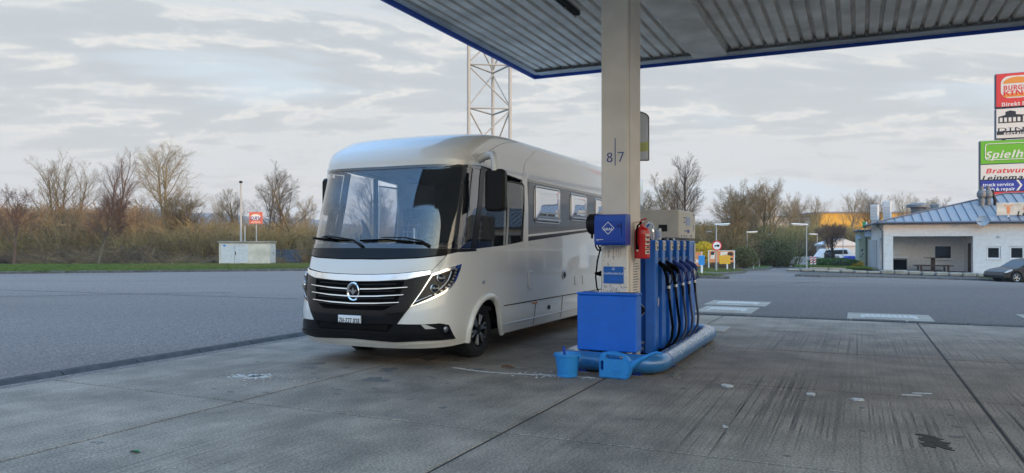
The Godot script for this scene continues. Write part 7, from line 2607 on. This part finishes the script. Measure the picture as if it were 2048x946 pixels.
func opt(seed_: int, h: float, r: float, over := {}) -> Dictionary:
	var o := {"seed": seed_, "h": h, "r": r, "levels": 4, "wander": 0.10, "up": [0.02, 0.10, 0.10, 0.06, 0.0], "kids": [15, 10, 7, 5], "first": [0.26, 0.2, 0.15, 0.1], "angle": [0.85, 0.7, 0.65, 0.65], "ratio": [0.56, 0.52, 0.50, 0.55], "tip": [0.5, 0.6, 0.7, 0.8]}
	o.merge(over, true)
	return o

func make_trees() -> void:
	# left verge
	tree("young_tree", "small bare tree at the left edge of the photo with a leaning trunk", -35.6, 53.3, opt(61, 5.3, 0.12, {"wander": 0.13, "angle": [0.7, 0.6, 0.6, 0.6]}), M.bark_red, "bare trees on the left verge")
	tree("young_tree", "dense reddish brown tree on a straight pale trunk on the verge", -28.2, 50.8, opt(62, 4.9, 0.11, {"kids": [20, 12, 8, 5], "first": [0.36, 0.15, 0.15, 0.1], "angle": [1.0, 0.7, 0.6, 0.6], "ratio": [0.52, 0.52, 0.5, 0.55], "bark": M.bark_grey}), M.bark_red, "bare trees on the left verge")
	tree("spreading_tree", "broad many-stemmed bare tree left of the reddish trees", -38.5, 64.0, opt(63, 8.4, 0.22, {"stems": 4, "kids": [11, 7, 6, 4], "first": [0.2, 0.2, 0.2, 0.15], "angle": [0.55, 0.55, 0.55, 0.6]}), M.bark_olive, "bare trees behind the left verge")
	tree("bare_tree", "slender reddish bare tree with fine upright twigs left of the tall pale tree", -32.8, 62.0, opt(64, 8.4, 0.16, {"kids": [14, 8, 6, 4], "angle": [0.6, 0.55, 0.55, 0.55]}), M.bark_red, "bare trees behind the left verge")
	tree("bare_tree", "second reddish bare tree, lower and left of the slender one", -36.0, 67.0, opt(65, 8.2, 0.16, {"kids": [13, 8, 6, 4], "angle": [0.65, 0.55, 0.55, 0.55]}), M.bark_red, "bare trees behind the left verge")
	tree("pale_willow", "tallest pale golden bare tree with a rounded crown on the left", -30.7, 66.0, opt(66, 10.3, 0.26, {"stems": 3, "kids": [12, 9, 7, 5], "first": [0.30, 0.25, 0.2, 0.1], "angle": [0.95, 0.7, 0.6, 0.6], "up": [0.03, 0.14, 0.08, -0.05, -0.15], "ratio": [0.52, 0.5, 0.5, 0.55]}), M.bark_willow, "bare trees behind the left verge")
	tree("bare_shrub_tree", "low leaning bare tree at the foot of the tall pale one", -27.5, 62.0, opt(67, 5.4, 0.14, {"stems": 3, "angle": [0.8, 0.6, 0.6, 0.6]}), M.bark_olive, "bare trees behind the left verge")
	tree("bare_tree", "small round bare tree just left of the grey pole", -26.0, 70.0, opt(68, 6.4, 0.14, {"angle": [0.6, 0.55, 0.55, 0.6]}), M.bark_olive, "bare trees behind the left verge")
	tree("birch_tree", "thin pale birch-like tree behind the red placard", -21.6, 66.0, opt(69, 8.6, 0.13, {"kids": [16, 9, 6, 4], "angle": [0.75, 0.6, 0.6, 0.6], "ratio": [0.42, 0.5, 0.5, 0.5]}), M.bark_grey, "bare trees behind the left verge")
	tree("birch_tree", "second thin pale tree between the placard and the motorhome", -22.0, 71.0, opt(70, 8.4, 0.12, {"kids": [15, 9, 6, 4], "angle": [0.7, 0.6, 0.6, 0.6], "ratio": [0.42, 0.5, 0.5, 0.5]}), M.bark_grey, "bare trees behind the left verge")
	tree("bare_tree", "dark spreading bare tree close to the left side of the motorhome", -17.5, 60.4, opt(71, 7.4, 0.15, {"kids": [13, 9, 6, 5], "first": [0.35, 0.2, 0.2, 0.15], "angle": [1.1, 0.7, 0.6, 0.6], "ratio": [0.5, 0.55, 0.5, 0.55], "wander": 0.16, "bark": M.bark_olive}), M.bark_dark, "bare trees behind the left verge")
	tree("bare_tree", "bare tree standing directly behind the motorhome cab", -12.0, 64.0, opt(72, 7.0, 0.15), M.bark_dark, "bare trees behind the left verge")
	# right of the pump
	tree("tall_bare_tree", "tall dark bare tree with an open fan crown right of the pump", 14.3, 61.0, opt(73, 9.0, 0.17, {"kids": [16, 9, 6, 5], "first": [0.30, 0.2, 0.2, 0.15], "angle": [0.72, 0.6, 0.55, 0.6], "ratio": [0.44, 0.5, 0.5, 0.55]}), M.bark_dark, "bare trees right of the pump")
	var grp := "bare trees along the far road"
	var a := tree("bare_tree", "bushy bare tree behind the orange board, low branches reaching left", 17.6, 60.0, opt(74, 6.4, 0.16, {"kids": [18, 11, 7, 5], "first": [0.3, 0.1, 0.15, 0.1], "angle": [1.0, 0.7, 0.6, 0.6], "wander": 0.14}), M.bark_olive, grp)
	var b := tree("bare_tree", "golden brown bare tree leaning over the clipped bushes", 24.0, 72.0, opt(75, 7.6, 0.17, {"stems": 3, "kids": [13, 10, 7, 5], "angle": [0.75, 0.6, 0.6, 0.6]}), M.bark_olive, grp)
	var c := tree("bare_tree", "warm-lit bare tree left of the pale hall", 29.5, 84.0, opt(76, 8.6, 0.18, {"kids": [16, 10, 7, 5], "angle": [0.65, 0.6, 0.55, 0.6]}), M.bark_willow, grp)
	tree("pollard_tree", "pruned round reddish tree on a short trunk in the grass bed", 28.5, 66.0, opt(77, 4.3, 0.17, {"kids": [13, 13, 9, 6], "first": [0.42, 0.25, 0.15, 0.1], "angle": [0.95, 0.6, 0.45, 0.4], "ratio": [0.72, 0.62, 0.6, 0.7], "wander": 0.16, "bark": M.bark_dark, "up": [0.02, 0.10, 0.16, 0.12, 0.05], "trunk": 0.70}), M.bark_rust)
	var more := [
		[a, 11.0, 66.0, 1.0, 1.0, "bare tree low behind the pump display head"], [b, 15.5, 72.0, 2.2, 1.05, "bare tree rising behind the tall dark one"], [a, 21.0, 67.0, 3.9, 0.95, "olive bare tree over the lamp by the railings"],
		[b, 27.5, 92.0, 5.1, 1.05, "bare tree in front of the left hall wall"], [c, 35.0, 105.0, 0.7, 1.0, "bare tree at the far end of the road"], [c, 41.5, 112.0, 2.0, 1.0, "bare tree right of the pale hall"], [b, 44.0, 116.0, 4.0, 1.05, "lower bare tree beside the road's far end"],
		[c, 49.0, 118.0, 5.5, 1.02, "bare tree left of the yellow hall"], [c, 54.0, 120.0, 3.0, 1.12, "broad bare tree before the yellow hall, left"], [b, 58.5, 121.0, 1.2, 1.2, "broad bare tree before the yellow hall, middle"], [c, 64.0, 122.0, 4.4, 1.1, "bare tree before the right end of the yellow hall"],
		[b, 70.0, 124.0, 0.3, 1.15, "bare tree behind the cooling units"], [c, 76.0, 118.0, 2.6, 1.05, "bare tree left of the round ventilator"], [c, 83.0, 120.0, 3.3, 1.12, "bare tree behind the round ventilator"], [b, 89.0, 118.0, 5.2, 1.15, "bare tree behind the small ventilator"],
		[a, 8.0, 74.0, 2.9, 1.15, "bare tree hidden behind the column"], [b, 3.0, 78.0, 4.6, 1.05, "bare tree behind the rear of the motorhome"]]
	for q in more:
		copy(q[0], "bare_tree", ground_at(q[1], q[2]), q[3], q[4], q[5], grp)
	for i in 14:      # far beyond the left shrubs
		var src: Node3D = [a, b, c][i % 3]
		copy(src, "bare_tree", ground_at(-72.0 + i * 4.3 + rng.randf() * 2.0, 84.0 + rng.randf() * 14.0), rng.randf() * 6.0, rng.randf_range(0.62, 0.85), "bare tree in the far line behind the left shrubs", "far trees behind the left shrubs")

func clump(seed_: int, stems: int, height: float, spread: float, curl: float) -> MB:
	rng.seed = seed_
	var m := MB.new()
	m.use_c = true
	for k in stems:
		var g := rng.randf() * TAU
		var p := Vector3(cos(g), 0, sin(g)) * rng.randf() * spread * 0.45
		var d := Vector3(cos(g) * rng.randf() * spread, 1.0, sin(g) * rng.randf() * spread).normalized()
		var L := height * rng.randf_range(0.55, 1.1)
		var tone := rng.randf_range(0.65, 1.25)
		m.col = Color(tone, tone, tone)
		var r := rng.randf_range(0.006, 0.016)
		for i in 5:
			d = (d + Vector3(rng.randfn(0, curl), rng.randfn(0, curl * 0.6), rng.randfn(0, curl)) + Vector3.DOWN * curl * 0.25 * i / 5.0).normalized()
			var q := p + d * L / 5.0
			spike(m, p, q, r, r * 0.8)
			for j in 4:
				var t := p.lerp(q, rng.randf())
				var td := rnd_dir(d, rng.randf_range(0.4, 1.1), rng.randf() * TAU)
				var e := t + td * L * rng.randf_range(0.08, 0.20)
				spike(m, t, e, r * 0.55)
				for z in 2:
					var t2 := t.lerp(e, rng.randf_range(0.3, 0.9))
					spike(m, t2, t2 + rnd_dir(td, rng.randf_range(0.4, 1.0), rng.randf() * TAU) * L * 0.07, r * 0.4)
			p = q; r *= 0.82
	return m

func multi(called: String, m: MB, list: Array, material: Material) -> void:
	var mm := MultiMesh.new()
	mm.transform_format = MultiMesh.TRANSFORM_3D
	mm.use_colors = true
	mm.mesh = m.make()
	mm.instance_count = list.size()
	for i in list.size():
		mm.set_instance_transform(i, list[i][0]); mm.set_instance_color(i, list[i][1])
	var o := MultiMeshInstance3D.new()
	o.multimesh = mm; o.material_override = material
	put(o, called, self)
	o.set_meta("kind", "stuff")

func scatter(list: Array, e0: float, e1: float, d0: float, d1: float, n: int, s0: float, s1: float, tint: Color, tint2: Color, up := 0.0, slope := 0.0) -> void:
	for i in n:
		var e := rng.randf_range(e0, e1)
		var d := rng.randf_range(d0, d1) + slope * (e - e0)
		var s := rng.randf_range(s0, s1)
		var b := Basis(Vector3.UP, rng.randf() * TAU).scaled(Vector3(s * rng.randf_range(0.9, 1.3), s, s * rng.randf_range(0.9, 1.3)))
		var c := tint.lerp(tint2, rng.randf())
		list.append([Transform3D(b, ground_at(e, d, up)), c])

func make_brush() -> void:
	var up := clump(81, 34, 1.0, 0.55, 0.16)          # upright shrub, unit height
	var low := clump(82, 40, 1.0, 1.2, 0.45)          # arching bramble
	rng.seed = 91
	var shrubs := []
	var brown := Color(0.29, 0.205, 0.105)
	var olive := Color(0.29, 0.235, 0.095)
	var red := Color(0.33, 0.20, 0.11)
	var dark := Color(0.12, 0.088, 0.065)
	var grey := Color(0.16, 0.13, 0.095)
	scatter(shrubs, -80, -30, 60, 74, 420, 2.6, 5.0, Color(0.35, 0.22, 0.12), brown)
	scatter(shrubs, -80, -40, 72, 86, 220, 3.2, 5.8, Color(0.33, 0.235, 0.125), brown)
	scatter(shrubs, -42, -10, 58, 72, 320, 1.9, 3.6, Color(0.36, 0.27, 0.10), brown)
	scatter(shrubs, -24, -8, 60, 70, 110, 1.6, 2.7, olive, brown)
	scatter(shrubs, -14, 12, 62, 80, 150, 2.0, 3.4, brown, olive)
	# sign island and the far side of the road
	scatter(shrubs, 8, 18, 60, 74, 130, 2.0, 3.8, brown, olive)
	scatter(shrubs, 16, 26, 70, 90, 170, 2.2, 4.2, olive, Color(0.19, 0.20, 0.075))
	scatter(shrubs, 22, 30, 86, 104, 150, 2.4, 4.2, olive, red)
	scatter(shrubs, 28, 52, 106, 122, 330, 2.4, 4.6, olive, Color(0.19, 0.21, 0.075))
	scatter(shrubs, 46, 98, 106, 124, 420, 2.4, 4.5, red, brown)
	scatter(shrubs, 60, 110, 84, 100, 160, 2.0, 3.8, brown, grey)
	multi("shrubs", up, shrubs, M.twig)
	var br := []
	scatter(br, -80, -24, 55.5, 59.5, 330, 1.0, 1.9, dark, brown)
	scatter(br, -36, -17, 54.5, 57, 130, 0.5, 1.0, grey, brown)
	scatter(br, -14, 8, 55, 60, 90, 0.8, 1.5, dark, brown)
	scatter(br, 26, 60, 101.8, 106, 260, 1.6, 2.9, dark, Color(0.06, 0.065, 0.035))
	scatter(br, 55, 100, 100.5, 106, 190, 1.6, 2.8, dark, brown)
	scatter(br, 9.5, 17, 54, 59, 40, 0.5, 1.1, dark, brown)
	multi("brambles", low, br, M.twig)
	# grass blades on the verges
	var tuft := MB.new()
	tuft.use_c = true
	for k in 26:
		var g := rng.randf() * TAU
		var p := Vector3(cos(g), 0, sin(g)) * rng.randf() * 0.20
		var t := rng.randf_range(0.7, 1.3)
		tuft.col = Color(t, t, t * 0.9)
		spike(tuft, p, p + Vector3(cos(g) * 0.05, rng.randf_range(0.05, 0.13), sin(g) * 0.05), 0.009)
	var gl := []
	var green := Color(0.105, 0.170, 0.035)
	var straw := Color(0.21, 0.19, 0.07)
	scatter(gl, -55, -12.5, 36.5, 50, 5200, 0.7, 1.3, green, Color(0.13, 0.19, 0.04), 0.10, 0.10)
	scatter(gl, -24, -12, 44.5, 52, 1500, 0.7, 1.6, green, straw, 0.10)
	scatter(gl, -14, 6, 44.5, 55, 1200, 0.8, 1.5, green, straw, 0.10)
	scatter(gl, 8.2, 10.4, 35.9, 39, 260, 0.6, 1.0, green, straw, 0.10)
	scatter(gl, 10.2, 15.5, 44.8, 52, 900, 0.5, 1.0, green, straw, 0.10)
	scatter(gl, 18, 28, 62, 80, 900, 0.7, 1.2, green, straw, 0.10, 1.0)
	scatter(gl, 21.9, 26.9, 55.4, 57.5, 900, 0.8, 1.5, green, Color(0.12, 0.2, 0.03), 0.36)
	scatter(gl, 31, 38, 45.6, 50, 500, 0.7, 1.2, green, straw, 0.09, -0.25)
	var keep := []
	for q in gl:
		var p: Vector3 = q[0].origin
		var e := p.x * cos(YAW) - p.z * sin(YAW)
		var d := -p.x * sin(YAW) - p.z * cos(YAW)
		if e < -12.5 and d < 47.4 + (e + 4.5) * 0.36 - 0.75 + 0.25: continue
		if e >= 10.0 and e < 15.6 and d < 41.4 + (e - 10.0) * 1.45: continue
		keep.append(q)
	multi("grass_blades", tuft, keep, M.twig)

func leafy(called: String, label: String, category: String, e: float, d: float, rx: float, ry: float, rz: float, n: int, size: float, m: Material, seed_: int, bare: Material, up := 0.1, group := "") -> void:
	rng.seed = seed_
	var t := sthing(called, label, category, e, d, group, 0.0, up)
	var st := MB.new()
	var lf := MB.new()
	for k in 26:
		var g := rng.randf() * TAU
		var q := Vector3(cos(g) * rx * rng.randf(), ry * rng.randf_range(1.0, 1.9), sin(g) * rz * rng.randf())
		spike(st, Vector3(q.x * 0.15, 0, q.z * 0.15), q, 0.022, 0.006)
	var f := FastNoiseLite.new(); f.frequency = 0.9; f.seed = seed_
	for k in n:
		var v := Vector3(rng.randfn(0, 1), rng.randfn(0, 1), rng.randfn(0, 1)).normalized()
		var lump := 1.0 + f.get_noise_3d(v.x * 2.0, v.y * 2.0, v.z * 2.0) * 0.35
		var rr := pow(rng.randf(), 0.28) * lump
		var p := Vector3(v.x * rx, ry + v.y * ry, v.z * rz) + Vector3(v.x * rx, v.y * ry, v.z * rz) * (rr - 1.0)
		if p.y < 0.03: p.y = 0.03 + rng.randf() * 0.2
		var ax := Vector3(rng.randfn(0, 1), rng.randfn(0, 1), rng.randfn(0, 1)).normalized()
		var bx_ := ax.cross(v).normalized() * size * rng.randf_range(0.6, 1.3)
		var by := bx_.cross(ax.slerp(v, 0.3).normalized()).normalized() * size * rng.randf_range(0.5, 1.0)
		lf.tri(p - bx_, p + by, p + bx_)
		lf.tri(p - bx_, p + bx_, p - by)
	part("stems", st, bare, t)
	part("leaves", lf, m, t, "", "stuff")

func make_bushes() -> void:
	leafy("forsythia_bush", "bright yellow flowering bush behind the orange boards", "bush", 14.6, 56.5, 0.95, 0.95, 0.8, 3000, 0.045, M.forsythia, 101, M.bark_dark, 0.2)
	leafy("forsythia_bush", "small yellow flowering bush at the corner of the pale green annex", "bush", 29.9, 64.6, 0.60, 0.42, 0.5, 1500, 0.04, M.forsythia, 102, M.bark_dark, 0.1)
	leafy("round_bush", "dark olive bush directly right of the orange board", "bush", 17.6, 56.8, 1.1, 0.85, 0.9, 4500, 0.05, M.leaf_olive, 103, M.bark_dark, 0.1)
	leafy("round_bush", "brownish clipped bush behind the lamp by the railings", "bush", 20.3, 64.0, 1.35, 1.15, 1.2, 6000, 0.05, M.leaf_brown, 104, M.bark_dark, 0.1)
	leafy("round_bush", "big olive green clipped bush at the corner of the road", "bush", 24.2, 69.0, 1.9, 1.25, 1.6, 9000, 0.055, M.leaf_olive, 105, M.bark_dark, 0.1)
	leafy("low_hedge", "dark low plant in the grass bed beside the snack bar", "bush", 26.4, 60.0, 0.55, 0.28, 0.4, 900, 0.045, M.leaf_dark, 106, M.bark_dark, 0.35)
	leafy("ground_cover", "spreading green ground cover along the back of the grass bed", "bush", 27.3, 63.5, 2.0, 0.32, 1.3, 6000, 0.06, M.leaf_green, 107, M.bark_dark, 0.42)
	leafy("round_bush", "dark green bush under the tall bare tree behind the boards", "bush", 13.0, 57.5, 1.3, 0.7, 0.9, 3500, 0.05, M.leaf_dark, 108, M.bark_dark, 0.1)

func _ready() -> void:
	rng.seed = 7
	make_view()
	make_materials()
	make_ground()
	make_verges()
	make_far()
	make_tower()
	make_snack_bar()
	make_pylon()
	make_canopy()
	make_island()
	make_motorhome()
	make_planter()
	make_street()
	make_cars()
	make_marks()
	make_trees()
	make_bushes()
	make_brush()
